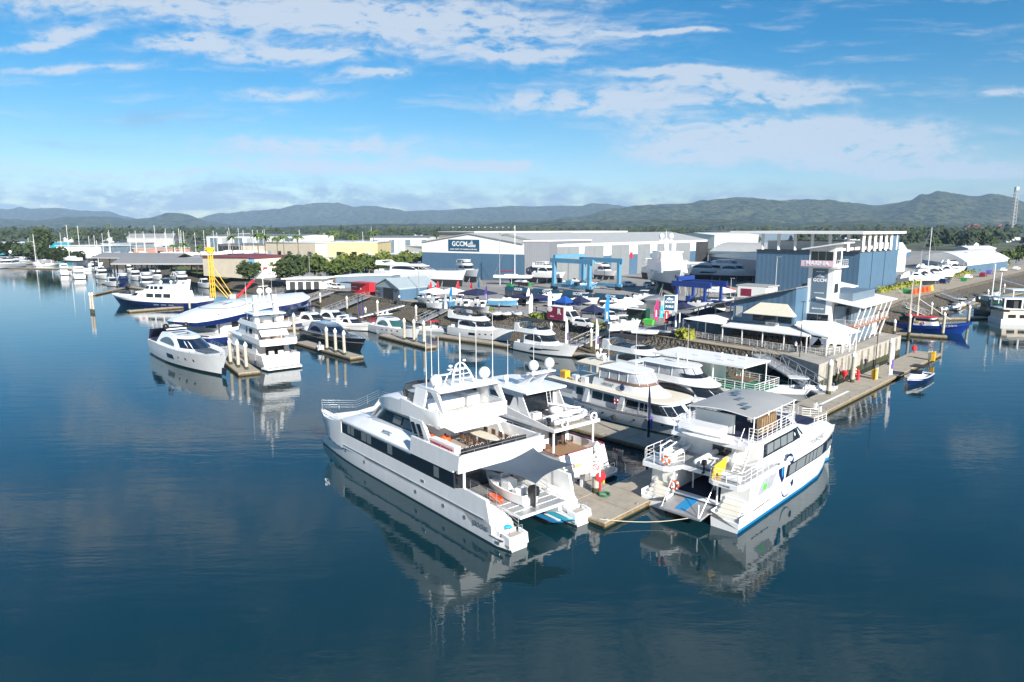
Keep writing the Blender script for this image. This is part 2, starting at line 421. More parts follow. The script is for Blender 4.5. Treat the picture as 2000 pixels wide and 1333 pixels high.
def rock_material():
    m = mat('rock', (.13, .11, .085), .95, col2=(.30, .27, .22), scale=1.4)
    N = m.node_tree.nodes; L = m.node_tree.links; b = N['Principled BSDF']
    g = N.new('ShaderNodeNewGeometry'); v = N.new('ShaderNodeTexVoronoi'); v.inputs['Scale'].default_value = 2.0
    L.new(g.outputs['Position'], v.inputs['Vector'])
    r = N.new('ShaderNodeValToRGB'); r.color_ramp.elements[0].color = (.25, .22, .17, 1); r.color_ramp.elements[1].color = (.07, .06, .045, 1); r.color_ramp.elements[1].position = .6
    L.new(v.outputs['Distance'], r.inputs['Fac'])
    n = N.new('ShaderNodeTexNoise'); n.inputs['Scale'].default_value = .25; L.new(g.outputs['Position'], n.inputs['Vector'])
    s = N.new('ShaderNodeSeparateXYZ'); L.new(g.outputs['Position'], s.inputs[0])
    # mud and weed below the tide line
    t = N.new('ShaderNodeMapRange'); L.new(s.outputs['Z'], t.inputs['Value']); t.inputs['From Min'].default_value = .3; t.inputs['From Max'].default_value = 1.3
    mx = N.new('ShaderNodeMixRGB'); L.new(t.outputs[0], mx.inputs[0]); mx.inputs[1].default_value = (.105, .08, .045, 1); L.new(r.outputs[0], mx.inputs[2])
    L.new(mx.outputs[0], b.inputs['Base Color'])
    bp = N.new('ShaderNodeBump'); bp.inputs['Distance'].default_value = .35; bp.inputs['Strength'].default_value = .9; bp.invert = True
    L.new(v.outputs['Distance'], bp.inputs['Height']); L.new(bp.outputs['Normal'], b.inputs['Normal'])
rock_material()
# sloping revetment along the shore (all but the quay wall)
def bank(pts, width, name):
    b = M(); rings = []
    # resample
    P_ = []
    for (a, c) in zip(pts, pts[1:]):
        n = max(1, int(math.dist(a, c) / 3.0))
        P_ += [(lerp(a[0], c[0], i / n), lerp(a[1], c[1], i / n)) for i in range(n)]
    P_.append(pts[-1])
    for i, p in enumerate(P_):
        q0 = P_[max(0, i - 2)]; q1 = P_[min(len(P_) - 1, i + 2)]
        dx, dy = q1[0] - q0[0], q1[1] - q0[1]; l = math.hypot(dx, dy); nx, ny = dy / l, -dx / l
        ring = []
        for j, (f, z) in enumerate([(-.02, LZ + .02), (.01, LZ - .25), (.02, LZ - 1.0), (.2, LZ - 1.5), (.4, 1.05), (.6, .55), (.8, .2), (1.0, -.25), (1.25, -1.6)]):
            j1 = noise.noise(Vector((p[0] * .45, p[1] * .45, j * 1.7))) * (.0 if j < 2 else .35)
            ring.append((p[0] + nx * width * f + j1, p[1] + ny * width * f + j1, z + j1 * .6))
        rings.append(ring)
    b.loft(rings, 'rock', close=False)
    return struct(b.build(name, ang=60))
bank(SHORE[0:11], 11.5, 'rock_bank'); bank([SHORE[10], SHORE[11]], 7, 'rock_bank'); bank(SHORE[14:], 12, 'rock_bank')
# vertical quay around the marina building
q = M()
qp = [SHORE[11], (42.4, 92.4), (68.3, 118.3), (60.0, 137.0)]
inner = [(44.5, 103.0), (45.5, 97.5), (64.8, 118.9), (57.6, 134.0)]
for i in range(3):
    a, b_, c, d = qp[i], qp[i + 1], inner[i + 1], inner[i]
    q.prism([a, b_, c, d], .9, LZ + .35, 'concrete'); q.prism([a, b_, c, d], -1.5, .9, 'algae')
for i in range(1, 13):        # buttress ribs and stained bays on the long face
    t = i / 13; a = (lerp(42.4, 68.3, t), lerp(92.4, 118.3, t))
    q.obox((a[0] + .1, a[1] - .1), R(45), .18, .16, 1.0, LZ + .1, 'conc_pile')
wall = q.build('quay_wall'); tag(wall, 'long concrete quay wall with weed line below the blue and white marina building', 'quay wall')

def sheet(name, pts, z, key):
    m = M(); t = tessellate_polygon([[Vector((x, y, 0)) for x, y in pts]])
    m.add([(x, y, z) for x, y in pts], [tuple(k) for k in t], key); return struct(m.build(name, smooth=False))
sheet('yard_pavement', [(-106.3, 269), (-65.9, 224), (-39.8, 192), (-20.1, 170.5), (-5.4, 155.5), (13.5, 135), (25, 122.5), (43, 103), (46, 98.5), (66, 119), (60.5, 139), (101, 180), (128, 206), (228, 306), (420, 505), (300, 620), (60, 420), (-60, 330)], LZ + .02, 'yard')
sheet('promenade', [(-65.9, 222.5), (-39.8, 190.5), (-20.1, 169), (-5.4, 154), (13.3, 133.6), (25, 121), (40.8, 101), (43.2, 103), (27.5, 123), (16, 136), (-2.8, 156.5), (-17.6, 171.6), (-37.5, 193), (-63.5, 225)], LZ + .03, 'promenade')
sheet('quay_road', [(66, 132), (101.5, 178), (128.5, 204.5), (228.6, 304.5), (420, 502), (412, 508), (222, 312), (120, 210), (94, 184), (62, 141)], LZ + .034, 'promenade')
g_ = M(); 
sheet('grass_strip', [at(380, 512, 3), at(470, 540, 3), at(440, 545, 3), at(330, 524, 3)], LZ + .03, 'grass')

# ================================================================ hills
def hillmat(name, a, b_, c):
    m = mat(name, a, .95, scale=.012, col2=b_, spec=.1)
    N = m.node_tree.nodes; L = m.node_tree.links; b = N['Principled BSDF']
    g = N.new('ShaderNodeNewGeometry'); n = N.new('ShaderNodeTexNoise'); n.inputs['Scale'].default_value = .022; n.inputs['Detail'].default_value = 10; n.inputs['Roughness'].default_value = .75
    L.new(g.outputs['Position'], n.inputs['Vector'])
    r = N.new('ShaderNodeValToRGB'); r.color_ramp.elements[0].position = .43; r.color_ramp.elements[1].position = .57
    r.color_ramp.elements[0].color = (*a, 1); r.color_ramp.elements[1].color = (*b_, 1)
    L.new(n.outputs['Fac'], r.inputs['Fac'])
    n2 = N.new('ShaderNodeTexNoise'); n2.inputs['Scale'].default_value = .004; n2.inputs['Detail'].default_value = 5; L.new(g.outputs['Position'], n2.inputs['Vector'])
    r2 = N.new('ShaderNodeValToRGB'); r2.color_ramp.elements[0].position = .66; r2.color_ramp.elements[1].position = .72
    L.new(n2.outputs['Fac'], r2.inputs['Fac'])
    mx = N.new('ShaderNodeMixRGB'); L.new(r2.outputs[0], mx.inputs[0]); L.new(r.outputs[0], mx.inputs[1]); mx.inputs[2].default_value = (*c, 1)
    L.new(mx.outputs[0], b.inputs['Base Color'])
    bp = N.new('ShaderNodeBump'); bp.inputs['Distance'].default_value = 25; L.new(n.outputs['Fac'], bp.inputs['Height']); L.new(bp.outputs['Normal'], b.inputs['Normal'])
hillmat('hill_near', (.010, .022, .010), (.11, .125, .05), (.20, .16, .10))
hillmat('hill_far', (.016, .03, .02), (.10, .11, .06), (.16, .14, .10))
def hills(prof, dist, depth, key, amp, seed=0.0):
    prof = sorted(prof); m = M(); step = dist * .0045
    x0 = (prof[0][0] - 1000) / FOC * dist; x1 = (prof[-1][0] - 1000) / FOC * dist
    nx = int((x1 - x0) / step); ny = 26; vs = []; fs = []
    def ridge(px):
        for (a, b) in zip(prof, prof[1:]):
            if a[0] <= px <= b[0]:
                t = (px - a[0]) / (b[0] - a[0]); t = t * t * (3 - 2 * t); y = lerp(a[1], b[1], t); break
        else: y = prof[0][1] if px < prof[0][0] else prof[-1][1]
        return CAM_H + (HOR - y) / FOC * dist
    for j in range(ny):
        f = j / (ny - 1)                       # 0 front foot .. 1 behind ridge
        for i in range(nx + 1):
            x = lerp(x0, x1, i / nx); px = 1000 + x / dist * FOC; h = ridge(px)
            g = math.sin(min(1, f / .72) * math.pi / 2) ** 1.25 if f < .72 else math.cos((f - .72) / .28 * math.pi / 2)
            y = dist + (f - .72) * depth
            n = noise.fractal(Vector((x / dist * 9 + seed, y / dist * 9, seed)), .9, 2.1, 6)
            n2 = noise.ridged_multi_fractal(Vector((x / dist * 14 + seed, y / dist * 9, 3)), 1.0, 2.0, 5, 1.0, 2.0) - 1
            z = 3 + (h - 3) * g + (n * amp + n2 * amp * .55) * min(1, f * 5) * (.35 if abs(f - .72) < .05 else 1) * (h / 250 + .3)
            vs.append((x * (y / dist), y, z if f > 0 else -2))
    for j in range(ny - 1):
        for i in range(nx):
            a = j * (nx + 1) + i; fs.append((a, a + 1, a + nx + 2, a + nx + 1))
    m.add(vs, fs, key); return struct(m.build('hills', ang=80, fix=False))
hills([(-500, 400), (-250, 404), (0, 414), (60, 411), (120, 408), (165, 412), (215, 418), (260, 430), (320, 440), (360, 444)], 8200, 2600, 'hill_far', 45, 1)
hills([(330, 444), (380, 430), (450, 419), (540, 414), (600, 409), (640, 408), (700, 410), (800, 415), (860, 413), (900, 410), (1000, 405), (1100, 405), (1180, 403), (1260, 408), (1400, 430), (1500, 444)], 7800, 2600, 'hill_far', 45, 4)
hills([(-500, 418), (-200, 421), (0, 429), (80, 432), (150, 425), (205, 424), (270, 431), (300, 429), (340, 422), (372, 422), (420, 434), (470, 442), (560, 444)], 5200, 1700, 'hill_near', 24, 9)
hills([(780, 445), (900, 437), (1050, 432), (1120, 427), (1200, 409), (1250, 404), (1330, 400), (1390, 393), (1430, 391), (1460, 393), (1520, 398), (1600, 396), (1690, 402), (1760, 397), (1785, 386), (1815, 380), (1850, 384), (1900, 389), (1950, 396), (2000, 409), (2100, 415), (2300, 400), (2500, 410)], 5200, 2000, 'hill_near', 28, 13)
hills([(500, 447), (620, 441), (760, 438), (900, 441), (1000, 437), (1150, 434), (1300, 430), (1420, 432), (1550, 437), (1700, 434), (1850, 438), (2050, 440), (2400, 440)], 3300, 1100, 'hill_near', 14, 21)

# ================================================================ haze
hm = bpy.data.materials.new('haze'); hm.use_nodes = True; MATS['haze'] = hm
hn = hm.node_tree.nodes; hn.remove(hn['Principled BSDF'])
pv = hn.new('ShaderNodeVolumePrincipled'); pv.inputs['Density'].default_value = HAZE_D if 'HAZE_D' in globals() else 6.6e-5
pv.inputs['Color'].default_value = (.44, .68, 1.0, 1); pv.inputs['Anisotropy'].default_value = -.15
hm.node_tree.links.new(pv.outputs[0], hn['Material Output'].inputs['Volume'])
hz = M(); hz.box(-9000, 9000, -600, 10500, -7.5, 800, 'haze')
ho = hz.build('haze', smooth=False, fix=True); ho['kind'] = 'stuff'
# ================================================================ boat kit   (x forward from the stern, y to port, z up from the water)
def hull_mesh(L, B, zs, rake=2.0, tw=.85, rows=None, tm=.45, pw=2.3, wl=.86, ts=0.0, x0=0.0, y0=0.0, n=22, draft=.5, zsh=None, pwl=1.7):
    """lofted hull; zs = sheer height at stern, middle, bow; rows = [(fraction of sheer height, material)...]"""
    rows = rows or [(-.3, 'boot'), (0, 'boot'), (.10, 'boot'), (.6, 'gel'), (1, 'gel')]
    m = M()
    def sheer(t):
        if zsh: return zsh(t)
        a, b, c = zs; return a * (1 - t) * (1 - 2 * t) + 4 * b * t * (1 - t) + c * t * (2 * t - 1)
    def half(t, s):
        s = clamp(s); p = lerp(pwl, pw, s); k = tm * lerp(.75, 1.0, s)
        base = tw + (1 - tw) * math.sin(clamp(t / k) * math.pi / 2)
        if t > k: base *= max(0.0, 1 - ((t - k) / (1 - k)) ** p)
        return B / 2 * base * lerp(wl, 1.0, s ** .7)
    def xx(t, s): return x0 + lerp(ts * s, L + rake * clamp(s) ** 1.15, t)
    grid = []
    for i in range(n + 1):
        t = i / n; t = t if t < .5 else .5 + .5 * (1 - (1 - (t - .5) / .5) ** 1.25)
        sh = sheer(t); col = []
        for (s, k) in rows:
            z = s * sh if s >= 0 else s
            col.append((xx(t, max(0, s)), half(t, max(0, s)) * (1 if s >= 0 else .8), z))
        grid.append(col)
    nr = len(rows)
    for sg in (1, -1):
        vs = [(p[0], y0 + sg * max(p[1], .02 if i == n else 0), p[2]) for i, c in enumerate(grid) for p in c]
        fs = []; ks = []
        for i in range(n):
            for j in range(nr - 1):
                a = i * nr + j; fs.append((a, a + nr, a + nr + 1, a + 1)); ks.append(rows[j + 1][1])
        m.add(vs, fs, ks)
    c = grid[0]
    for j in range(nr - 1):
        a, b = c[j], c[j + 1]
        m.quad((a[0], y0 - a[1], a[2]), (a[0], y0 + a[1], a[2]), (b[0], y0 + b[1], b[2]), (b[0], y0 - b[1], b[2]), rows[j + 1][1])
    c = grid[n]; e = []
    for j in range(nr - 1):
        a, b = c[j], c[j + 1]; m.quad((a[0], y0 - .02, a[2]), (a[0], y0 + .02, a[2]), (b[0], y0 + .02, b[2]), (b[0], y0 - .02, b[2]), rows[j + 1][1])
    m.grid = grid; m.half = half; m.xx = xx; m.sheer = sheer; m.y0 = y0; m.L = L
    return m
def hull_side(h, x, s, sg=1, off=.02):
    """point on the hull side at about this x and height fraction"""
    lo, hi = 0.0, 1.0
    for _ in range(24):
        t = (lo + hi) / 2
        if h.xx(t, s) < x: lo = t
        else: hi = t
    return Vector((x, h.y0 + sg * (h.half(t, s) + off), s * h.sheer(t)))
def hull_patch(m, h, x0, x1, s0, s1, k='glass', sg=1, n=6, slant=0.0, taper=0.0):
    vs = []
    for i in range(n + 1):
        f = i / n; x = lerp(x0, x1, f)
        a = lerp(s0, (s0 + s1) / 2, taper * f); b = lerp(s1, (s0 + s1) / 2, taper * f)
        vs += [hull_side(h, x, a, sg, .025), hull_side(h, x + slant, b, sg, .025)]
    m.add(vs, [(2 * i, 2 * i + 2, 2 * i + 3, 2 * i + 1) for i in range(n)], k)
def deck_mesh(h, drop=.0, key='deck_white', inset=.12, t0=0.0, t1=1.0, cap='gel', n=18):
    """deck inside the bulwark, with the bulwark's inner face and cap"""
    m = M(); A = []
    for i in range(n + 1):
        t = lerp(t0, t1, i / n); sh = h.sheer(t); x = h.xx(t, 1); y = h.half(t, 1); A.append((x, y, max(0, y - inset), sh))
    for sg in (1, -1):
        vs = []
        for (x, y, yi, sh) in A:
            vs += [(x, h.y0 + sg * y, sh), (x - (.1 if yi == 0 else 0), h.y0 + sg * yi, sh), (x - (.1 if yi == 0 else 0), h.y0 + sg * yi, sh - drop)]
        fs = []; ks = []
        for i in range(n):
            a = 3 * i; fs += [(a, a + 3, a + 4, a + 1), (a + 1, a + 4, a + 5, a + 2)]; ks += [cap, cap]
        m.add(vs, fs, ks)
    vs = [];
    for (x, y, yi, sh) in A: vs += [(x - (.1 if yi == 0 else 0), h.y0 - yi, sh - drop), (x - (.1 if yi == 0 else 0), h.y0 + yi, sh - drop)]
    m.add(vs, [(2 * i, 2 * i + 2, 2 * i + 3, 2 * i + 1) for i in range(n)], key)
    return m

class House:
    """deckhouse: flat aft end, straight sides, rounded raked front. pairs are (at z0, at z1)"""
    def __init__(s, z, xa, xr, xf, w, p=2.4, y0=0.0):
        s.z = z; s.xa = xa; s.xr = xr; s.xf = xf; s.w = w; s.p = p; s.y0 = y0
    def g(s, q, z): return lerp(q[0], q[1], (z - s.z[0]) / (s.z[1] - s.z[0]))
    def side(s, x, z, sg=1, off=.02):
        W = s.g(s.w, z); xr = s.g(s.xr, z); xf = s.g(s.xf, z)
        y = W if x <= xr else W * max(0, 1 - ((x - xr) / max(.01, xf - xr)) ** s.p) ** (1 / s.p)
        return (x, s.y0 + sg * (y + off), z)
    def nose(s, th, z, off=.0):
        """th in degrees: 0 dead ahead, +90 port"""
        W = s.g(s.w, z); xr = s.g(s.xr, z); xf = s.g(s.xf, z); c, si = math.cos(R(th)), math.sin(R(th)); e = 2 / s.p
        return (xr + (xf - xr) * abs(c) ** e + off * c, s.y0 + math.copysign(W * abs(si) ** e, si) + off * si, z)
    def ring(s, z, n=14):
        xa = s.g(s.xa, z); W = s.g(s.w, z)
        r = [(xa, s.y0 - W, z)] + [s.nose(lerp(-90, 90, i / n), z) for i in range(n + 1)] + [(xa, s.y0 + W, z)]
        return r
    def body(s, m, k='gel', zz=None, ktop=None):
        zz = zz or [s.z[0], s.z[1]]
        return m.loft([s.ring(z) for z in zz], k, kcap=ktop)
    def win(s, m, x0, x1, z0, z1, k='glass', sides=(1, -1), slant=(0, 0), off=.03, n=5):
        for sg in sides:
            vs = []
            for i in range(n + 1):
                f = i / n; vs += [s.side(lerp(x0, x1, f), z0, sg, off), s.side(lerp(x0 + slant[0], x1 + slant[1], f), z1, sg, off)]
            m.add(vs, [(2 * i, 2 * i + 2, 2 * i + 3, 2 * i + 1) for i in range(n)], k)
    def wind(s, m, t0, t1, z0, z1, k='glass', off=.04, n=8):
        vs = []
        for i in range(n + 1):
            th = lerp(t0, t1, i / n); vs += [s.nose(th, z0, off), s.nose(th, z1, off)]
        m.add(vs, [(2 * i, 2 * i + 2, 2 * i + 3, 2 * i + 1) for i in range(n)], k)
    def slab(s, m, z, th, ov=.3, k='gel', xa=None, n=14):
        W = s.g(s.w, z); xa = s.g(s.xa, z) if xa is None else xa
        def rg(zz, o):
            pts = []
            for i in range(n + 1):
                p = s.nose(lerp(-90, 90, i / n), z); d = math.hypot(p[0] - s.g(s.xr, z), p[1] - s.y0) or 1
                pts.append((p[0] + o * (p[0] - s.g(s.xr, z)) / d, p[1] + o * (p[1] - s.y0) / d * (1 if abs(p[1] - s.y0) > .01 else 0), zz))
            return [(xa, s.y0 - W - o, zz)] + pts + [(xa, s.y0 + W + o, zz)]
        m.loft([rg(z, ov - .06), rg(z + th * .5, ov), rg(z + th, ov - .08)], k)

def rail(pts, h=.9, wires=2, r=.022, k='steel', post=1.2, parent=None, name='rail', close=False, build=True, m=None):
    """guard rail along a line of deck points"""
    m = m or M(); pts = [Vector(p) for p in pts]
    if close: pts.append(pts[0])
    for a, b in zip(pts, pts[1:]):
        d = (b - a).length; n = max(1, round(d / post))
        for i in range(n + 1):
            p = a.lerp(b, i / n); m.tube(p, p + Vector((0, 0, h)), r * .9, k, 4)
        for j in range(wires + 1):
            z = Vector((0, 0, h * (j + 1) / (wires + 1))); m.tube(a + z, b + z, r if j == wires else r * .6, k, 4)
    return m.build(name, parent, ang=60) if build else m
def hull_rail(h, x0, x1, hh=.75, n=9, parent=None, wires=1, name='bow_rail', bow=True, drop=0):
    L_ = [hull_side(h, lerp(x0, x1, i / n), 1, 1, -.12) for i in range(n + 1)]
    Rr = [Vector((p.x, 2 * h.y0 - p.y, p.z)) for p in L_]
    m = M()
    if bow: rail(L_ + Rr[::-1], hh, wires, .02, post=2.0, m=m, build=False)
    else: rail(L_, hh, wires, .02, post=2.0, m=m, build=False); rail(Rr, hh, wires, .02, post=2.0, m=m, build=False)
    return m.build(name, parent, ang=60)
def radome(c, r=.45, parent=None, k='gel', name='radome', ped=.35):
    m = M(); m.tube((c[0], c[1], c[2] - ped), (c[0], c[1], c[2]), r * .35, k, 8)
    m.ball((c[0], c[1], c[2] + r * .9), r, r, r * 1.05, k, 12, 8, cut=-.75)
    return m.build(name, parent, ang=50)
def antenna(p, h, parent=None, lean=(0, 0), r=.03, name='antenna'):
    m = M(); m.tube(p, (p[0] + lean[0] * .15, p[1] + lean[1] * .15, p[2] + h * .15), r * 1.6, 'gel', 5)
    m.tube((p[0] + lean[0] * .15, p[1] + lean[1] * .15, p[2] + h * .15), (p[0] + lean[0], p[1] + lean[1], p[2] + h), r, 'gel', 4, r * .5)
    return m.build(name, parent)
def life_ring(c, parent=None, ax='x', k='orange', Rr=.32, name='life_ring'):
    m = M(); m.torus(c, Rr, .085, k, ax)
    for a in (0, 90, 180, 270):
        u, v = math.cos(R(a + 45)) * Rr, math.sin(R(a + 45)) * Rr
        p = {'x': (c[0], c[1] + u, c[2] + v), 'y': (c[0] + u, c[1], c[2] + v), 'z': (c[0] + u, c[1] + v, c[2])}[ax]
        m.ball(p, .11, k='white', n=6, m=4)
    return m.build(name, parent)
def outboard(c, parent=None, k='black', s=1.0, tilt=0.0, name='outboard_motor'):
    m = M(); x, y, z = c
    q = [(-.25, .55), (.28, .5), (.33, .95), (.2, 1.2), (-.28, 1.15), (-.36, .85)]
    m.xz([(x + a * s, z + b * s) for a, b in q], y - .22 * s, y + .22 * s, k)
    m.xz([(x + a * s, z + b * s) for a, b in [(-.12, -.45), (.12, -.45), (.16, .55), (-.16, .55)]], y - .08 * s, y + .08 * s, k)
    m.xz([(x + a * s, z + b * s) for a, b in [(-.35, -.5), (.2, -.5), (.2, -.38), (-.35, -.35)]], y - .12 * s, y + .12 * s, k)
    m.tube((x - .38 * s, y, z - .45 * s), (x + .1 * s, y, z - .45 * s), .09 * s, k, 8)
    return m.build(name, parent)
def sunpad(m, x0, x1, y0, y1, z, k='white_cloth', th=.16):
    m.prism([(x0, y0), (x1, y0 * .85 if y0 < 0 else y0), (x1, y1 * .85 if y1 > 0 else y1), (x0, y1)], z, z + th, k)
def fenders(h, xs, parent, sg=1, k='navy_cloth'):
    for x in xs:
        p = hull_side(h, x, 1, sg, .12); m = M(); m.tube((p.x, p.y, .45), (p.x, p.y, 1.25), .14, k, 8); m.tube((p.x, p.y, 1.25), (p.x, p.y, p.z), .015, 'white', 4)
        m.build('fender', parent)
def chair(m, x, y, z, a=0.0, k='seat_brown', s=1.0):
    c, sn = math.cos(R(a)), math.sin(R(a))
    def P(u, v, w_): return (x + (u * c - v * sn) * s, y + (u * sn + v * c) * s, z + w_ * s)
    def bx(u0, u1, v0, v1, a0, a1):
        m.add([P(u0, v0, a0), P(u1, v0, a0), P(u1, v1, a0), P(u0, v1, a0), P(u0, v0, a1), P(u1, v0, a1), P(u1, v1, a1), P(u0, v1, a1)],
              [(3, 2, 1, 0), (4, 5, 6, 7), (0, 1, 5, 4), (1, 2, 6, 5), (2, 3, 7, 6), (3, 0, 4, 7)], k)
    bx(-.25, .25, -.25, .25, .42, .48); bx(-.27, -.22, -.25, .25, .48, .9)
    for u in (-.23, .2):
        for v in (-.23, .2): bx(u, u + .04, v, v + .04, 0, .42)
def loc3(p, z=0.0): return (p[0], p[1], z)

def motor_yacht(name, label, cat, loc, rz, L, B, zs, style, group=None, hk='gel', rake=1.6, boot='boot', stripe=None, glass='glass', bim='black_cloth', detail=True, deckk='deck_white', roofk=None, ports='oval', draft_show=None):
    """general plastic motor yacht. style: 'coupe', 'fly', 'express', 'tri', 'pilot'"""
    t = thing(name, label, cat, loc3(loc) if len(loc) == 2 else loc, rz, group)
    s = stripe or hk
    low = [(-.3, boot), (0, boot)] if draft_show is None else [(-draft_show, boot), (0, boot)]
    h = hull_mesh(L - rake, B, zs, rake, .88, low + [(.10, boot), (.62, hk), (.66, s), (.9, hk), (1, hk)], ts=.5)
    if draft_show:  # underwater body of a boat standing ashore
        for i, c in enumerate(h.grid): pass
        hl = h.grid; k = M(); kk = []
        for i, c in enumerate(hl):
            tt = i / (len(hl) - 1); x, y, z = c[1]; kz = -draft_show * (1 - max(0, (tt - .75) / .25) ** 2 * .9)
            kk.append([(x, -y, 0), (x, 0, kz), (x, y, 0)])
        h.loft(kk, boot, close=False)
    h.build('hull', t, ang=40)
    dk = deck_mesh(h, .12, deckk); dk.build('deck', t)
    zd = lambda x: h.sheer(clamp(x / L)) - .1
    H1 = zs[1] - .15
    rk = roofk or hk
    if style == 'coupe':
        a = House((H1, H1 + 1.75), (L * .16, L * .20), (L * .44, L * .36), (L * .70, L * .50), (B * .40, B * .30), 2.2)
        m = M(); a.body(m, rk, [H1 - .3, H1, H1 + .9, H1 + 1.45, H1 + 1.7]); m.build('cabin', t, ang=50)
        g = M(); a.wind(g, -62, 62, H1 + .35, H1 + 1.5, glass); g.build('windscreen', t)
        g = M()
        for sg in (1, -1):
            arc = []
            for i in range(9):
                f = i / 8; x = lerp(L * .22, L * .46, f); zt = H1 + .35 + 1.0 * math.sin(math.pi * clamp(f * .9 + .05)) ** .7
                arc += [a.side(x, H1 + .3, sg, .03), a.side(x, zt, sg, .03)]
            g.add(arc, [(2 * i, 2 * i + 2, 2 * i + 3, 2 * i + 1) for i in range(8)], glass)
        g.split('side_window', t)
        m = M(); sunpad(m, L * .66, L * .82, -B * .17, B * .17, zd(L * .74), 'sail_grey', .22); m.build('sun_pad', t)
        m = M(); a.slab(m, H1 + 1.68, .12, -.1, rk); m.box(L * .26, L * .38, -B * .16, B * .16, H1 + 1.8, H1 + 1.84, 'grey_light' if rk != 'gel' else 'glass'); m.build('roof', t)
    if style in ('fly', 'tri', 'pilot'):
        a = House((H1, H1 + 1.9), (L * .20, L * .20), (L * .46, L * .38), (L * .70, L * .54), (B * .41, B * .36), 2.4)
        m = M(); a.body(m, hk, [H1 - .3, H1, H1 + 1.9]); m.build('cabin', t, ang=50)
        g = M(); a.wind(g, -68, 68, H1 + .75, H1 + 1.75, glass); g.build('windscreen', t)
        g = M()
        for sg in (1, -1):
            arc = []
            for i in range(9):
                f = i / 8; x = lerp(L * .22, L * .50, f); zt = H1 + .75 + .95 * math.sin(math.pi * clamp(f * .85 + .1)) ** .6
                arc += [a.side(x, H1 + .7 - .1 * f, sg, .03), a.side(x, min(H1 + 1.75, zt), sg, .03)]
            g.add(arc, [(2 * i, 2 * i + 2, 2 * i + 3, 2 * i + 1) for i in range(8)], glass)
        g.split('side_window', t)
        # flybridge tub
        z = H1 + 1.85; f = House((z, z + .95), (L * .06, L * .10), (L * .40, L * .34), (L * .58, L * .48), (B * .42, B * .40), 2.3)
        m = M(); f.slab(m, z - .05, .18, .02, hk, xa=L * .04)
        ro = [f.ring(z), f.ring(z + .75)]; 
        inn = [[(lerp(L * .3, p[0], .93), p[1] * .92, q[0][2] if False else p[2]) for p in q] for q in (f.ring(z + .75), f.ring(z + .15))]
        m.loft([ro[0], ro[1], inn[0], inn[1]], hk, caps=False); m.build('flybridge', t, ang=50)
        m = M(); m.box(L * .30, L * .40, -B * .12, B * .3, z + .1, z + .85, 'gel'); m.box(L * .12, L * .28, B * .12, B * .34, z + .1, z + .6, 'white_cloth'); m.box(L * .12, L * .28, -B * .34, -B * .14, z + .1, z + .6, 'deck_cream')
        m.build('flybridge_seats', t)
        g = M(); f.wind(g, -60, 60, z + .75, z + 1.2, 'glass', .0); g.build('wind_deflector', t)
        ar = M()
        for sg in (1, -1):
            ar.xz([(L * .02, z + .1), (L * .16, z + .1), (L * .09, z + 1.5), (L * .03, z + 1.5)], sg * B * .38 - .06, sg * B * .38 + .06, hk)
        ar.box(L * .03, L * .09, -B * .38, B * .38, z + 1.42, z + 1.56, hk)
        ar.build('radar_arch', t)
        if style != 'pilot' and bim:
            m = M(); zz = z + 2.05
            rg = []
            for i in range(7):
                f_ = i / 6; x = lerp(L * .06, L * .46, f_); rg.append([(x, lerp(-B * .36, B * .36, j / 6), zz + .22 * math.sin(math.pi * j / 6) + .12 * math.sin(math.pi * f_)) for j in range(7)])
            m.loft(rg, bim, close=False); m.loft([[(p[0], p[1], p[2] - .04) for p in r] for r in rg], bim, close=False); m.build('bimini_top', t)
            m = M()
            for sg in (1, -1):
                for (xa, xb) in ((.08, .06), (.44, .45), (.25, .08), (.25, .44)): m.tube((L * xa, sg * B * .36, z + .75), (L * xb, sg * B * .36, zz + .02), .02, 'steel', 4)
            m.build('bimini_frame', t)
        if style == 'pilot':
            e = House((z, z + 1.9), (L * .14, L * .14), (L * .36, L * .33), (L * .5, L * .44), (B * .36, B * .33), 2.6)
            g = M(); e.body(g, 'clear', [z + .75, z + 1.8]); g.build('clear_screens', t)
            m = M(); e.slab(m, z + 1.8, .16, .25, 'gel'); m.build('hardtop', t)
            m = M()
            for sg in (1, -1):
                for x in (L * .15, L * .25, L * .34): m.tube(e.side(x, z + .7, sg, .03), e.side(x, z + 1.85, sg, .03), .035, 'gel', 4)
            for th in (-55, -20, 20, 55): m.tube(e.nose(th, z + .7, .04), e.nose(th, z + 1.85, .04), .03, 'black', 4)
            m.build('screen_frame', t)
        m = M(); m.box(L * .0, L * .02, 0, .01, z, z + .01, hk)
    if style == 'tri':
        pass
    if style == 'express':
        a = House((H1, H1 + 1.35), (L * .26, L * .3), (L * .44, L * .36), (L * .70, L * .50), (B * .38, B * .30), 2.2)
        m = M(); a.body(m, hk, [H1 - .3, H1, H1 + 1.0, H1 + 1.3]); m.build('cabin', t, ang=50)
        g = M(); a.wind(g, -64, 64, H1 + .35, H1 + 1.15, glass); g.build('windscreen', t)
        g = M(); a.win(g, L * .3, L * .45, H1 + .4, H1 + 1.1, glass, slant=(.2, -.5)); g.split('side_window', t)
        m = M()
        for sg in (1, -1): m.xz([(L * .14, H1), (L * .24, H1), (L * .22, H1 + 1.7), (L * .17, H1 + 1.7)], sg * B * .38 - .05, sg * B * .38 + .05, hk)
        m.box(L * .17, L * .22, -B * .38, B * .38, H1 + 1.6, H1 + 1.72, hk); m.build('radar_arch', t)
    # aft cockpit, platform
    m = M(); m.box(-.9, .5, -B * .38, B * .38, .25, .38, deckk if deckk != 'deck_white' else 'teak_grey'); m.build('swim_platform', t)
    m = M(); m.box(L * .05, L * .09, -B * .30, B * .30, zs[0] - .15, zs[0] + .35, 'white_cloth'); m.build('cockpit_sofa', t)
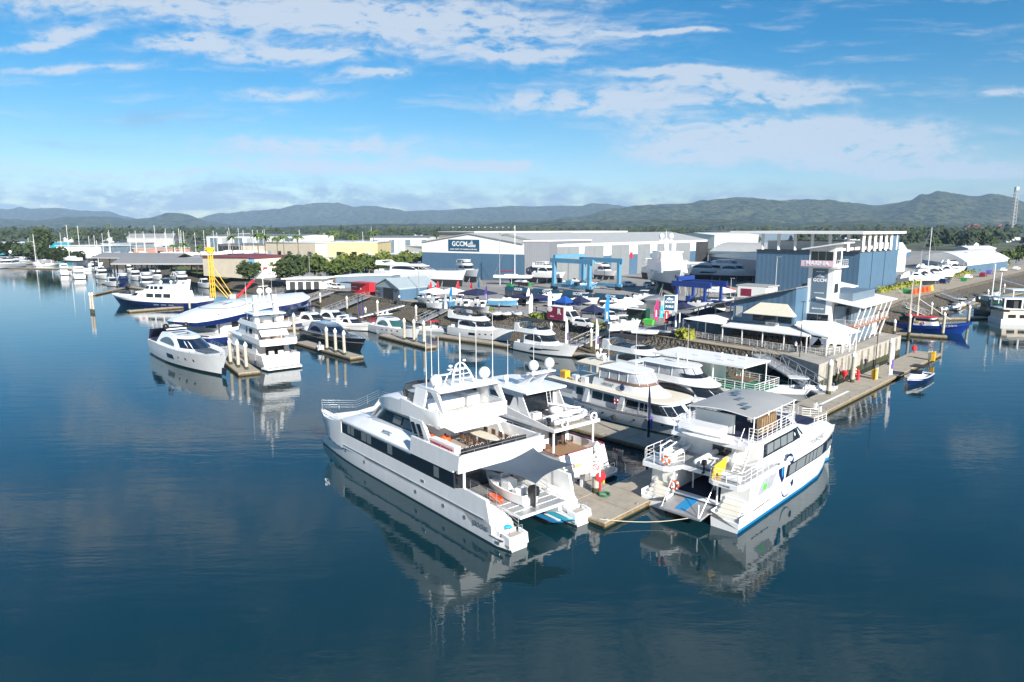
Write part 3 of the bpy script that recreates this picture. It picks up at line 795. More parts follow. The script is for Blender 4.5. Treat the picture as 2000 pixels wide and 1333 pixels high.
    if detail:
        g = M()
        for sg in (1, -1):
            if ports == 'oval':
                for f in (.36, .46, .56, .66): hull_patch(g, h, L * f, L * f + .45, .62, .76, 'glass', sg, 2)
            elif ports == 'slash':
                hull_patch(g, h, L * .32, L * .52, .36, .68, 'glass', sg, 6, .5, .55); hull_patch(g, h, L * .53, L * .76, .50, .66, 'glass', sg, 6, .2, .7)
            elif ports == 'panel':
                hull_patch(g, h, L * .40, L * .50, .40, .66, 'glass', sg, 4)
                for f in (.56, .64, .72): hull_patch(g, h, L * f, L * f + .4, .52, .64, 'glass', sg, 2)
        if g.v: g.split('portlight', t)
        hull_rail(h, L * .48, L * .97, .6, 8, t)
        m = M(); m.tube((L * .93, 0, zd(L * .93)), (L * .93, 0, zd(L * .93) + .3), .12, 'steel', 8); m.build('windlass', t)
    t['h'] = 0
    del t['h']
    t_h[t.name] = h
    return t
t_h = {}
# ================================================================ white three-deck power catamaran (nearest, left)
def big_cat():
    t = thing('catamaran_yacht', 'largest white three-deck catamaran with black window band and grey shade sail at its stern', 'catamaran', (2.95, 46.28, 0), 129.78)
    P = 3.95
    HT = [(-.35, 'boot'), (0, 'boot'), (.12, 'algae'), (.55, 'gel'), (.6, 'gel'), (1, 'gel')]
    for sg in (1, -1):
        # slim hull: stern steps, long flat side, wave-piercing toe
        def ring(x, z0=-.4):
            yo, yi = P, 2.15
            if x > 21: f = (x - 21) / 9.6; yo = lerp(P, 3.15, f ** 1.8); yi = lerp(2.15, 3.05, f ** 1.6)
            if x < 1.2: yo = P - (1.2 - x) * .25; yi = 2.15 + (1.2 - x) * .15
            return yo, yi
        m = M(); rg = []; topz = lambda x: (.75 if x < 1.8 else 1.35 if x < 2.6 else 1.6)
        xs = [0, .5, 1.2, 1.79, 1.81, 2.6, 4, 8, 12, 16, 20, 22, 24, 26, 28, 29.4, 30.4]
        for x in xs:
            yo, yi = ring(x); tz = topz(x) if x < 24 else lerp(1.6, .75, ((x - 24) / 6.4) ** .8)
            w_ = .55 if x > 24 else 1
            rg.append([(x, sg * yi, tz), (x, sg * yi, .12), (x, sg * (yi + .1), -.45), (x, sg * (yo - .1), -.45), (x, sg * yo, .12), (x, sg * yo, tz)])
        keys = []
        n = 6; vs = [p for r in rg for p in r]; fs = []; ks = []
        for j in range(len(rg) - 1):
            for i in range(n):
                a = j * n + i; b = j * n + (i + 1) % n; fs.append((a, b, b + n, a + n)); ks.append(['gel', 'boot', 'boot', 'boot', 'gel', 'deck_white'][i])
        fs.append(tuple(range(n - 1, -1, -1))); ks.append('gel'); fs.append(tuple(range(len(rg) * n - n, len(rg) * n))); ks.append('gel')
        m.add(vs, fs, ks)
        hu = m.build('hull', t, ang=30)
        # stern steps and quarter wing
        m = M(); m.box(.05, .5, sg * 3.05 - .75, sg * 3.05 + .75, .3, .45, 'teak_grey'); m.box(.55, 1.75, sg * 3.05 - .7, sg * 3.05 + .7, .752, .80, 'teak_grey')
        m.box(1.15, 1.75, sg * 3.05 - .7, sg * 3.05 + .7, .8, 1.08, 'gel'); m.box(1.45, 1.8, sg * 3.05 - .7, sg * 3.05 + .7, 1.08, 1.35, 'gel'); m.build('stern_steps', t)
        m = M(); m.xz([(0, .3), (.9, .3), (.9, 1.12), (.1, 1.02)], sg * P - sg * .32, sg * P - sg * .16, 'gel')
        m.xz([(0, .3), (.9, .3), (.9, 1.12), (.1, 1.02)], sg * 2.2, sg * 2.34, 'gel'); m.split('quarter_bulwark', t)
        m = M(); rail([(.3, sg * 2.5, 1.05), (.3, sg * 3.6, 1.05)], .55, 1, m=m, build=False); rail([(1.0, sg * 2.25, .9), (4.2, sg * 2.25, 1.7)], .8, 2, m=m, build=False); m.build('stern_rail', t)
        # upper hull side: the high side wall, from wing at the quarter forward to the bow
        m = M()
        prof = [(1.9, .7), (2.35, 3.05), (4.6, 3.12), (5.9, 2.95), (6.1, 4.25), (5.62, 4.3), (5.4, 5.45), (12.0, 5.45), (12.4, 5.2)]
        # wall strip from x=1.9..24.5
        m.xz([(1.75, .72), (2.4, 3.05), (5.0, 3.12), (6.2, 2.72), (24.7, 2.72), (24.7, 1.3), (5, 1.3), (4, .72)], sg * (P - .25), sg * P, 'gel')
        m.xz([(6.3, 3.98), (24.5, 3.88), (24.2, 4.0), (12.2, 4.12), (12, 5.45), (5.45, 5.45), (5.62, 4.28), (6.25, 4.2)], sg * (P - .22), sg * (P + .02), 'gel')
        m.xz([(6.25, 2.7), (24.6, 2.7), (24.5, 3.92), (6.35, 4.0)], sg * (P - .2), sg * (P - .04), 'glass')
        m.build('side_wall', t)
        w_ = M()
        for (a, b) in ((23.2, 22.6), (22.5, 21.9), (20.5, 19.6), (19.5, 18.7), (15.9, 15.1), (8.9, 8.2)):
            w_.quad((a, sg * (P - .03), 2.95), (b, sg * (P - .03), 2.95), (b, sg * (P - .03), 3.8), (a, sg * (P - .03), 3.8), 'curtain')
        w_.split('curtain', t)
        k = M()
        for (a, z) in ((28.0, 1.2), (26.6, 1.15), (25.4, 1.12), (24.6, 1.1), (23.8, 1.08), (20.0, 1.0), (11.5, .85), (7.6, .95), (4.9, .95)):
            k.tube((a, sg * (ring(a)[0] - .1), z), (a, sg * (ring(a)[0] + .03), z), .17, 'curtain', 10)
        k.split('porthole', t)
        k = M(); k.box(2.6, 24, sg * P, sg * (P + .05), 1.56, 1.62, 'steel'); k.box(.6, 2.0, sg * (P - .1), sg * (P + .03), .62, .66, 'black')
        k.box(.9, 1.3, sg * (P - .05), sg * (P + .04), .3, .5, 'steel'); k.box(10.2, 10.6, sg * P, sg * (P + .04), 2.0, 2.2, 'steel'); k.build('rubbing_strip', t)
    text('registration', 'JTOO10', .55, 'slate', frame3((3.0, P + .03, .95), (-1, 0, 0), (0, 0, 1)), t, sx=.9)
    text('name_lettering', 'MYSTIC', .42, 'slate', frame3((16.6, P - .38, 4.50), (-1, 0, .02), (0, -.85, .84)), t, ext=.02)
    # bow body: flared shell above the slim hulls, to a recessed blunt foredeck
    m = M(); rg = []
    for x, zt, zk, yk in ((24.4, 3.9, 1.2, 3.95), (25.5, 3.62, 1.25, 3.93), (27, 3.42, 1.4, 3.85), (28.6, 3.38, 1.7, 3.6), (29.8, 3.45, 2.1, 3.3), (30.6, 3.55, 2.6, 3.0)):
        yo = yk if x < 28 else yk + .15
        xc = 1.5 * max(0, (x - 27) / 3.6)
        rg.append([(x, -yk + (.5 if x > 29 else 0), zk), (x, -yo, zt - .7 if x < 30 else zt - .45), (x, -yo, zt), (x - xc * .3, -yo + .25, zt), (x - xc * .5, -2.2, zt - .5), (x - xc, 0, zt - .45), (x - xc * .5, 2.2, zt - .5), (x - xc * .3, yo - .25, zt), (x, yo, zt), (x, yo, zt - .7 if x < 30 else zt - .45), (x, yk - (.5 if x > 29 else 0), zk), (x - xc, 1.6, zk + .3), (x - xc, -1.6, zk + .3)])
    m.loft(rg, 'gel'); m.build('bow', t, ang=40)
    m = M(); m.box(9, 27, -2.4, 2.4, 1.15, 1.5, 'gel'); m.box(2.9, 10, -2.15, 2.15, 1.55, 1.75, 'gel'); m.build('bridge_deck', t)
    # main-deck house roof shoulders (sloping from window top to the upper deck)
    m = M(); rg = []
    for x, zt, ys in ((12.2, 5.0, 3.1), (18, 4.9, 3.0), (21.8, 4.7, 2.9), (24.0, 4.3, 2.8), (25.4, 3.75, 2.7)):
        zo = 4.06 if x < 13 else lerp(4.06, 3.95, (x - 12) / 12)
        zo = min(zo, zt - .08); rg.append([(x, -P + .02, zo), (x, -ys, zt), (x, 0, zt + .05), (x, ys, zt), (x, P - .02, zo), (x, P - .1, 3.0 if x < 25 else 3.5), (x, -P + .1, 3.0 if x < 25 else 3.5)])
    m.loft(rg, 'gel'); m.build('main_roof', t, ang=40)
    m = M()
    for sg in (1, -1): rail([(22.4, sg * 2.95, 4.7), (12.8, sg * 3.05, 5.1)], .32, 0, .025, post=1.6, m=m, build=False)
    m.build('side_rail', t)
    m = M(); pts = [(25.6, 3.75, 3.4), (28.6, 3.7, 3.38), (30.5, 3.1, 3.55), (29.4, 0, 3.2), (30.5, -3.1, 3.55), (28.6, -3.7, 3.38), (25.6, -3.75, 3.4)]
    rail(pts, .95, 3, .022, post=1.6, m=m, build=False); m.build('bow_rail', t)
    # saloon inside, aft cockpit
    m = M(); m.box(6.6, 24, -P + .3, P - .3, 1.75, 1.8, 'teak_grey'); m.box(7.4, 7.5, -3.4, 3.4, 1.8, 4.0, 'glass'); m.box(10, 24, -3.3, 3.3, 1.8, 3.0, 'dark_int')
    m.build('saloon', t)
    m = M(); m.box(5.7, 12.1, -P + .1, P - .1, 4.3, 4.6, 'teak_grey'); m.build('upper_deck', t)
    m = M(); m.xz([(5.4, 5.45), (5.62, 4.05), (5.85, 4.05), (5.62, 5.45)], -P, P, 'gel'); m.build('aft_fascia', t, ang=60)
    m = M(); rail([(5.6, P - .1, 5.45), (5.6, -P + .1, 5.45)], .22, 0, m=m, build=False); rail([(5.6, P - .1, 5.45), (11.6, P - .1, 5.45)], .22, 0, m=m, build=False); rail([(5.6, -P + .1, 5.45), (11.6, -P + .1, 5.45)], .22, 0, m=m, build=False); m.build('aft_rail', t)
    m = M()
    for sg in (1, -1): m.tube((6.0, sg * 3.2, 1.8), (6.0, sg * 3.2, 4.2), .1, 'gel', 8)
    m.split('pillar', t)
    # aft platform at main-deck level with tender chocks
    m = M(); m.box(.9, 7.3, -2.15, 2.15, 1.62, 1.8, 'gel'); m.box(.98, 7.2, -2.05, 2.05, 1.8, 1.83, 'alu')
    for x in (1.7, 2.5, 3.3): m.box(x, x + .06, -2.05, 2.05, 1.83, 1.85, 'gel')
    m.build('tender_platform', t)
    m = M(); rail([(6.8, 2.1, 1.83), (3.6, 2.1, 1.83)], .95, 2, m=m, build=False); rail([(3.0, -2.1, 1.83), (6.8, -2.1, 1.83)], .95, 2, m=m, build=False); m.build('platform_rail', t)
    m = M()
    for sg in (1, -1):
        for i in range(6): m.box(1.9 + i * .33, 2.4 + i * .33, sg * 2.4 - .2, sg * 3.5, 1.35 + i * .07, 1.42 + i * .07, 'deck_white')
    m.split('stair_tread', t)
    # wheelhouse
    a = House((4.6, 6.5), (11.9, 11.9), (19.2, 17.0), (22.6, 20.0), (3.05, 2.95), 2.8)
    m = M(); a.body(m, 'gel', [4.6, 5.2, 6.5]); m.build('wheelhouse', t, ang=50)
    g = M(); a.win(g, 12.9, 19.0, 5.2, 6.22, 'glass', slant=(-.7, -1.2)); a.wind(g, -89, 89, 5.2, 6.22, 'glass'); g.build('wheelhouse_window', t)
    g = M(); a.win(g, 13.6, 14.9, 5.35, 6.1, 'curtain', slant=(-.4, -.3), off=.05); a.win(g, 15.2, 16.5, 5.35, 6.1, 'curtain', slant=(-.3, -.3), off=.05); g.split('window_pane', t)
    m = M()
    for sg in (1, -1):
        m.xz([(9.6, 4.3), (12.3, 4.3), (13.1, 6.7), (11.2, 6.7)], sg * 3.3 - .12, sg * 3.3 + .12, 'gel')
    m.split('side_pylon', t)
    m = M()
    for sg in (1, -1):
        for dx in (0, .85): m.xz([(10.75 + dx, 5.0), (11.25 + dx, 5.0), (12.0 + dx, 6.35), (11.5 + dx, 6.4)], sg * 3.44, sg * 3.47, 'glass')
    m.split('pylon_window', t)
    # flybridge body with sweeping eyebrow
    m = M(); rg = []
    for x, w1, zb, zt in ((9.2, 3.2, 6.45, 7.7), (9.6, 3.35, 6.4, 7.72), (12, 3.4, 6.4, 7.75), (14.5, 3.35, 6.3, 7.95), (16.5, 3.25, 6.22, 7.85), (18.2, 3.05, 6.2, 7.45), (19.6, 2.6, 6.2, 7.05), (20.6, 1.9, 6.2, 6.75), (21.2, 1.1, 6.22, 6.5)):
        c = .3; rg.append([(x, -w1 + c, zb), (x, -w1, zb + .3), (x, -w1 + .05, zt - .2), (x, -w1 + .35, zt), (x, -w1 * .3, zt + (.05 if x > 14 else 0)), (x, w1 * .3, zt + (.05 if x > 14 else 0)), (x, w1 - .35, zt), (x, w1 - .05, zt - .2), (x, w1, zb + .3), (x, w1 - c, zb)])
    body = rg[3:]; m.loft(body, 'gel')
    # open tub aft of x=14.5: outer skin, inner skin, floor
    for sg in (1, -1):
        o = [[(x, sg * (w1 - .3), zb), (x, sg * w1, zb + .3), (x, sg * (w1 - .05), zt), (x, sg * (w1 - .3), zt), (x, sg * (w1 - .3), zb + .3)] for x, w1, zb, zt in ((9.2, 3.2, 6.45, 7.7), (9.6, 3.35, 6.4, 7.72), (12, 3.4, 6.4, 7.75), (14.6, 3.35, 6.3, 7.95))]
        m.loft(o, 'gel')
    m.xz([(9.05, 6.6), (9.3, 6.4), (14.7, 6.6), (14.7, 6.78), (9.5, 6.72), (9.3, 7.72), (9.05, 7.72)], -3.15, 3.15, 'gel'); m.build('flybridge', t, ang=45)
    m = M(); m.xz([(8.0, 6.35), (9.6, 6.45), (9.6, 6.5), (8.0, 6.42)], -2.3, 2.6, 'white_cloth'); m.build('awning', t)
    m = M(); pts = [(13.0, 3.0, 7.8), (15.6, 2.7, 7.9), (17.2, 1.5, 7.85), (17.6, 0, 7.85), (17.2, -1.5, 7.85), (15.6, -2.7, 7.9), (13.0, -3.0, 7.8)]
    m.loft([pts, [(p[0] - .25, p[1] * .95, p[2] + .55) for p in pts]], 'glass', close=False); m.path([(p[0] - .25, p[1] * .95, p[2] + .57) for p in pts], .04, 'black'); m.build('wind_screen', t, ang=60)
    m = M(); m.box(12.2, 13.8, -1.2, 2.2, 6.85, 7.7, 'gel'); m.box(10.2, 12.0, 1.6, 2.9, 6.78, 7.25, 'white_cloth'); m.ball((10.7, -.2, 7.1), .8, .6, .22, 'sand_cloth'); m.box(12.3, 13.3, -2.8, -1.6, 6.85, 7.9, 'gel')
    m.box(12.1, 12.2, .2, 1.9, 7.2, 7.5, 'white_cloth'); m.build('flybridge_furniture', t)
    m = M(); rail([(9.2, 2.9, 7.7), (9.2, -2.9, 7.7)], .2, 0, m=m, build=False); rail([(9.2, 3.15, 7.7), (11.8, 3.15, 7.7)], .2, 0, m=m, build=False); m.build('flybridge_rail', t)
    # hardtop on two slanted legs each side
    m = M(); m.xz([(9.4, 9.22), (9.7, 9.1), (12.9, 9.02), (13.5, 9.1), (13.2, 9.26), (10.0, 9.38)], -2.9, 2.9, 'gel')
    for sg in (1, -1):
        m.yz([(sg * 3.1, 7.6), (sg * 3.25, 7.6), (sg * 2.9, 9.2), (sg * 2.75, 9.2)], 11.3, 12.9, 'gel')
        m.xz([(8.9, 7.75), (9.35, 7.75), (10.6, 9.1), (9.8, 9.22)], sg * 2.75, sg * 2.95, 'gel')
    m.build('hardtop', t)
    radome((10.9, 2.3, 9.5), .48, t); radome((10.9, -2.3, 9.5), .48, t)
    m = M()
    for sg in (1, -1): m.path([(10.5, sg * 1.1, 9.7), (10.8, sg * .75, 11.2), (11.0, sg * .35, 12.2), (11.0, 0, 12.45)], .085, 'gel', 6); m.path([(11.9, sg * .9, 9.7), (11.6, sg * .75, 10.9), (11.2, sg * .4, 11.6)], .06, 'gel', 6)
    for z, w_ in ((10.4, .95), (11.0, .8), (11.6, .6)): m.tube((10.8, -w_, z), (10.8, w_, z), .05, 'gel', 5)
    m.tube((11.0, 0, 9.7), (11.0, 0, 15.0), .07, 'gel', 6, .04); m.box(11.3, 11.5, -.9, .9, 11.5, 11.62, 'gel'); m.box(11.4, 11.7, .2, 2.0, 10.9, 11.02, 'gel')
    m.ball((11.4, 0, 11.35), .25, k='gel'); m.ball((11.3, .7, 12.0), .18, k='gel'); m.ball((11.3, -.6, 12.5), .16, k='gel'); m.v = [(x, y, 9.3 + (z - 9.7) * (.66 if z < 13 else .8)) for x, y, z in m.v]; m.build('radar_mast', t)
    for (x, y, hh) in ((11.8, 2.6, 4.6), (12.6, 1.6, 5.2), (11.2, -1.7, 5.0), (10.4, -2.75, 5.6), (9.8, 2.75, 4.4)): antenna((x, y, 9.3), hh, t)
    # upper aft deck furniture
    m = M(); m.ball((8.7, -.5, 5.4), 2.0, .62, .06, 'sand_cloth', 20, 5); m.tube((8, -.5, 4.6), (8, -.5, 5.4), .1, 'steel'); m.tube((9.5, -.5, 4.6), (9.5, -.5, 5.4), .1, 'steel'); tb = m.build('dining_table')
    return t
BIG = big_cat(); BIG.scale = (1.026, 1.06, 1)
def on(t, p):
    """world position of a point given in a thing's own axes"""
    a = t.rotation_euler.z; c, s = math.cos(a), math.sin(a); p = (p[0] * t.scale.x, p[1] * t.scale.y, p[2])
    return (t.location.x + p[0] * c - p[1] * s, t.location.y + p[0] * s + p[1] * c, t.location.z + p[2])
tb = bpy.data.objects['dining_table']; tb.location = BIG.location; tb.scale = BIG.scale; tb.rotation_euler = BIG.rotation_euler
tag(tb, 'long oval cream dining table on the upper aft deck of the largest catamaran', 'table')
i_ = 0
cm = M(); chair(cm, 0, 0, 0); c0 = cm.build('deck_chair'); 
for k_, (x, y, a) in enumerate([(7.2, .45, -90), (8.1, .5, -90), (9.0, .5, -90), (9.9, .45, -90), (7.3, -1.5, 90), (8.2, -1.6, 90), (9.1, -1.6, 90), (10.0, -1.5, 90)]):
    c = c0 if k_ == 0 else c0.copy()
    if k_: COL.objects.link(c)
    c.location = on(BIG, (x, y, 4.6)); c.rotation_euler = (0, 0, BIG.rotation_euler.z + R(a)); tag(c, 'brown wicker dining chair at the oval table on the largest catamaran', 'chair', 'chairs round the catamaran dining table')
for k_, (x, y, lb) in enumerate(((11.0, 2.9, 'forward of two big orange buoys on the catamaran upper deck'), (9.9, 2.2, 'aft of two big orange buoys on the catamaran upper deck, nearer the table'))):
    m = M(); m.ball((0, 0, .52), .5, .5, .54, 'orange', 14, 9); m.tube((0, 0, .95), (0, 0, 1.15), .1, 'navy', 6); o = m.build('mooring_buoy'); o.location = on(BIG, (x, y, 4.6)); tag(o, lb, 'buoy', 'orange buoys on the catamaran')
m = M(); m.box(-1.7, 1.7, -.3, .3, 0, .62, 'gel'); m.box(-1.5, 1.5, .3, .34, .15, .45, 'red'); o = m.build('deck_locker'); o.location = on(BIG, (8.6, 3.1, 5.0)); o.rotation_euler = BIG.rotation_euler; tag(o, 'long white deck locker with a red side along the catamaran bulwark', 'locker')
for k_, (x, y, sx, lb) in enumerate(((6.7, 1.9, 1.0, 'black covered sun lounger nearer the port corner of the catamaran upper deck'), (6.6, -1.4, 1.3, 'black covered sun lounger in the middle of the catamaran upper deck edge'))):
    m = M(); m.xz([(-.6, 0), (.7, 0), (.75, .35), (.1, .55), (-.6, .8)], -1.0 * sx, 1.0 * sx, 'black_cloth')
    for q_ in range(5): m.torus((-.1 + .1 * q_, -.8 + .4 * q_, .62 - .06 * q_), .16, .015, 'white_cloth', 'x', 10, 4)
    o = m.build('covered_lounger'); o.location = on(BIG, (x, y, 4.85)); o.rotation_euler = BIG.rotation_euler; tag(o, lb, 'lounger')
# tender with outboard
def tender():
    t = thing('tender_boat', 'small white open tender with black outboard under the grey shade sail', 'tender', on(BIG, (2.0, .35, 1.95)), 129.78 )
    h = hull_mesh(4.9, 1.9, (.75, .75, 1.1), .5, .85, [(-.12, 'gel'), (0, 'gel'), (.5, 'gel'), (1, 'gel_warm')], draft=.1); h.build('hull', t)
    deck_mesh(h, .45, 'deck_white', .14).build('deck', t)
    m = M(); m.box(2.0, 2.9, -.4, .4, .3, 1.2, 'gel'); m.box(2.9, 3.1, -.35, .35, 1.0, 1.5, 'clear'); m.box(1.0, 1.5, -.5, .5, .3, .8, 'white_cloth'); m.box(3.4, 4.4, -.4, .4, .3, .75, 'white_cloth'); m.build('console', t)
    m = M(); rail([(.9, .8, .8), (3.4, .85, .85)], .3, 0, m=m, build=False); rail([(.9, -.8, .8), (3.4, -.85, .85)], .3, 0, m=m, build=False); m.build('grab_rail', t)
    outboard((-.35, 0, .1), t, 'black', 1.15)
tender()
m = M(); Gs = 8; rg = []
cn = [(4.6, 3.0, 4.55), (5.5, -2.9, 4.6), (1.2, -3.1, 4.35), (.9, .8, 3.95)]
for i in range(Gs + 1):
    r_ = []
    for j in range(Gs + 1):
        u, v = i / Gs, j / Gs
        u2 = u + .10 * math.sin(math.pi * v) * (1 - 2 * u); v2 = v + .10 * math.sin(math.pi * u) * (1 - 2 * v)
        p = [(1 - u2) * ((1 - v2) * cn[0][k] + v2 * cn[1][k]) + u2 * ((1 - v2) * cn[3][k] + v2 * cn[2][k]) for k in range(3)]
        p[2] -= .25 * math.sin(math.pi * u) * math.sin(math.pi * v); r_.append(tuple(p))
    rg.append(r_)
m.loft(rg, 'sail_grey', close=False); m.tube(cn[2], (1.2, -3.1, 1.6), .03, 'steel'); m.tube(cn[3], (.9, .8, 1.83), .03, 'steel'); o = m.build('shade_sail', fix=False); o.location = BIG.location; o.scale = BIG.scale; o.rotation_euler = BIG.rotation_euler
tag(o, 'blue-grey fabric shade sail stretched over the tender at the catamaran stern', 'shade sail')
m = M(); m.ball((0, 0, .16), .95, .28, .16, 'orange', 14, 6); m.torus((0, 0, .26), .75, .12, 'orange', 'z', 16, 6, .35); o = m.build('orange_raft'); o.location = on(BIG, (4.2, 1.75, 1.86)); o.rotation_euler = (0, 0, BIG.rotation_euler.z); tag(o, 'orange inflatable rescue tube lying on the catamaran aft platform', 'rescue tube')
m = M(); m.ball((0, 0, 0), .32, .3, .12, 'cyan', 10, 6); o = m.build('blue_bucket'); o.location = on(BIG, (1.3, 2.95, 1.22)); tag(o, 'turquoise tub on the port stern steps of the largest catamaran', 'tub')
for k_, (x, y) in enumerate(((1.5, -.9), (1.2, -1.75))):
    m = M(); m.xz([(-1.2, .35), (-.9, .18), (.9, .1), (1.3, .2), (.9, .3), (-.9, .4)], -.38, .38, 'sky_blue' if k_ == 0 else 'cyan'); m.box(-1.0, .4, -.2, .2, .42, .47, 'white')
    o = m.build('paddle_board'); o.location = on(BIG, (x, y, .35)); o.rotation_euler = (R(18), 0, BIG.rotation_euler.z); tag(o, ('blue' if k_ == 0 else 'pale blue') + ' paddle board stowed below the aft platform, ' + ('left' if k_ == 0 else 'right') + ' of the pair', 'paddle board', 'paddle boards under the platform')

# ================================================================ white dive catamaran (nearest, right)
def dive_cat():
    t = thing('dive_catamaran', 'white passenger catamaran with blue waterline and flat grey roof on top', 'catamaran', on_grid(13.2, 49.9, -.45), 46.15)
    P = 4.15
    def yo(x): return P if x < 15 else lerp(P, 3.1, ((x - 15) / 7.0) ** 1.7)
    def yi(x): return 1.9 if x < 14 else lerp(1.9, 2.9, ((x - 14) / 8) ** 1.2)
    for sg in (1, -1):
        m = M(); rg = []
        for x, tz in ((-.1, .75), (.4, .8), (1.35, 1.25), (1.5, 3.3), (6, 3.4), (12, 3.4), (16, 3.45), (19, 3.5), (21, 3.45), (22.3, 3.3)):
            f = clamp((x - 14) / 8.3); xr = -1.0 * f  # bow rake: bottom pulled aft
            rg.append([(x, sg * yi(x), tz), (x + xr * .6, sg * yi(x), 1.2), (x + xr, sg * (yi(x) + .05), .28), (x + xr, sg * (yi(x) + .12), -.4), (x + xr, sg * (yo(x) * .985 - .1 - .3 * f), -.4), (x + xr, sg * (yo(x) - .02 - .35 * f), .28), (x + xr * .6, sg * (yo(x) + .02 - .2 * f), 1.2), (x, sg * yo(x), tz)])
        n = 8; vs = [p for r in rg for p in r]; fs = []; ks = []
        kk = ['gel', 'gel', 'boot_blue', 'boot_blue', 'boot_blue', 'gel', 'gel', 'deck_white']
        for j in range(len(rg) - 1):
            for i in range(n):
                a = j * n + i; b = j * n + (i + 1) % n; fs.append((a, b, b + n, a + n)); ks.append(kk[i])
        fs += [tuple(range(n - 1, -1, -1)), tuple(range(len(rg) * n - n, len(rg) * n))]; ks += ['gel', 'gel']
        m.add(vs, fs, ks); hu = m.build('hull', t, ang=38)
        m = M()
        for i in range(4): m.box(.05 + i * .36, .42 + i * .36, sg * 3.0 - .85, sg * 3.0 + .75, .80 + i * .24, 1.0 + i * .24, 'gel'); m.box(.06 + i * .36, .41 + i * .36, sg * 3.0 - .8, sg * 3.0 + .7, 1.0 + i * .24, 1.012 + i * .24, 'deck_cream')
        m.build('stern_steps', t)
        m = M()      # side windows
        vs = []
        for i in range(13):
            x = lerp(7.9, 20.7, i / 12); vs += [(x, sg * (yo(x) + .03), 2.08), (x + (.35 if i < 12 else -.25), sg * (yo(x) + .03), 3.08)]
        m.add(vs, [(2 * i, 2 * i + 2, 2 * i + 3, 2 * i + 1) for i in range(12)], 'glass'); m.build('side_window', t)
        m = M()
        for (a, b) in ((8.5, 9.8), (9.95, 11.8), (11.95, 12.7), (12.82, 13.5), (13.62, 14.3), (14.42, 15.9), (17.3, 18.6), (18.75, 19.9)):
            m.quad((a, sg * (yo(a) + .045), 2.18), (b, sg * (yo(b) + .045), 2.18), (b + .2, sg * (yo(b) + .045), 2.98), (a + .2, sg * (yo(a) + .045), 2.98), 'curtain')
        m.split('window_pane', t)
        m = M(); m.quad((2.6, sg * (P + .03), 2.05), (5.3, sg * (P + .03), 2.1), (6.3, sg * (P + .03), 3.1), (3.8, sg * (P + .03), 3.15), 'clear'); m.ball((4.0, sg * (P + .02), 2.5), .45, .03, .28, 'lime', 10, 6); m.build('side_opening', t)
        m = M(); m.box(0, 22, 0, .001, 0, .001, 'gel')
    # upper side bulges: rounded shoulder over the windows out to the bow
    m = M(); rg = []
    for x, w, z0, zt in ((5.5, 4.15, 3.3, 3.55), (8, 4.15, 3.35, 4.1), (12, 4.12, 3.4, 4.3), (16, 4.0, 3.4, 4.25), (19, 3.75, 3.35, 4.0), (21.2, 3.3, 3.2, 3.75), (22.6, 2.6, 3.0, 3.4)):
        rg.append([(x, -w, z0), (x, -w + .15, z0 + (zt - z0) * .55), (x, -w + .75, zt), (x, 0, zt - .12), (x, w - .75, zt), (x, w - .15, z0 + (zt - z0) * .55), (x, w, z0), (x, 0, 2.0 if x < 20 else 2.6)])
    m.loft(rg, 'gel'); m.build('foredeck', t, ang=45)
    m = M(); m.prism([(17.4, -2.2), (20.8, -1.9), (21.6, 0), (20.8, 1.9), (17.4, 2.2)], [4.03, 3.82, 3.74, 3.82, 4.03], [4.09, 3.88, 3.8, 3.88, 4.09], 'navy_cloth'); m.build('deck_carpet', t)
    text('name_lettering', 'TOURQUEST', .5, 'curtain', frame3((15.2, -4.02, 3.72), (1, .02, 0), (0, .35, 1)), t, ext=.012, sx=1.25)
    # manta ray emblem as flat inlays on the starboard side
    m = M(); y = -P - .05
    def arcp(cx, cz, r0, r1, a0, a1, wd, k, n=12, sx=1.0):
        o_ = []; 
        for i in range(n + 1):
            f = i / n; a = R(lerp(a0, a1, f)); r_ = lerp(r0, r1, f); d = wd * math.sin(math.pi * clamp(f * .92 + .06))
            o_ += [(cx + sx * (r_ - d) * math.cos(a), y, cz + (r_ - d) * math.sin(a)), (cx + sx * (r_ + d) * math.cos(a), y, cz + (r_ + d) * math.sin(a))]
        m.add(o_, [(2 * i, 2 * i + 2, 2 * i + 3, 2 * i + 1) for i in range(n)], k)
    arcp(8.4, 2.7, 1.25, 1.25, 190, 20, .12, 'navy', 14, .9); arcp(8.2, 1.3, .75, .8, 170, 330, .05, 'navy', 12, 1.2)
    m.add([(6.2, y, 3.9), (6.9, y, 3.4), (7.5, y, 3.6), (7.6, y, 2.2), (7.2, y, 1.9), (6.6, y, 2.7)], [(0, 1, 2, 3, 4, 5)], 'navy'); m.add([(7.0, y - .01, 3.3), (7.3, y - .01, 3.5), (7.35, y - .01, 2.3), (7.05, y - .01, 2.6)], [(0, 1, 2, 3)], 'sky_blue')
    m.add([(8.6, y, 3.4), (9.0, y, 3.25), (9.3, y, 3.5), (9.35, y, 3.1), (8.95, y, 2.95)], [(0, 1, 2, 3, 4)], 'navy'); m.ball((9.35, y, 1.35), .22, .02, .28, 'navy', 10, 6); m.add([(8.9, y, 1.5), (9.5, y, 1.3), (9.3, y, 1.0)], [(0, 1, 2)], 'navy')
    m.build('manta_emblem', t, fix=False)
    text('side_lettering', 'www.diveadventures.com.au', .26, 'curtain', frame3((3.6, -P - .03, 1.15), (1, 0, .03), (0, 0, 1)), t)
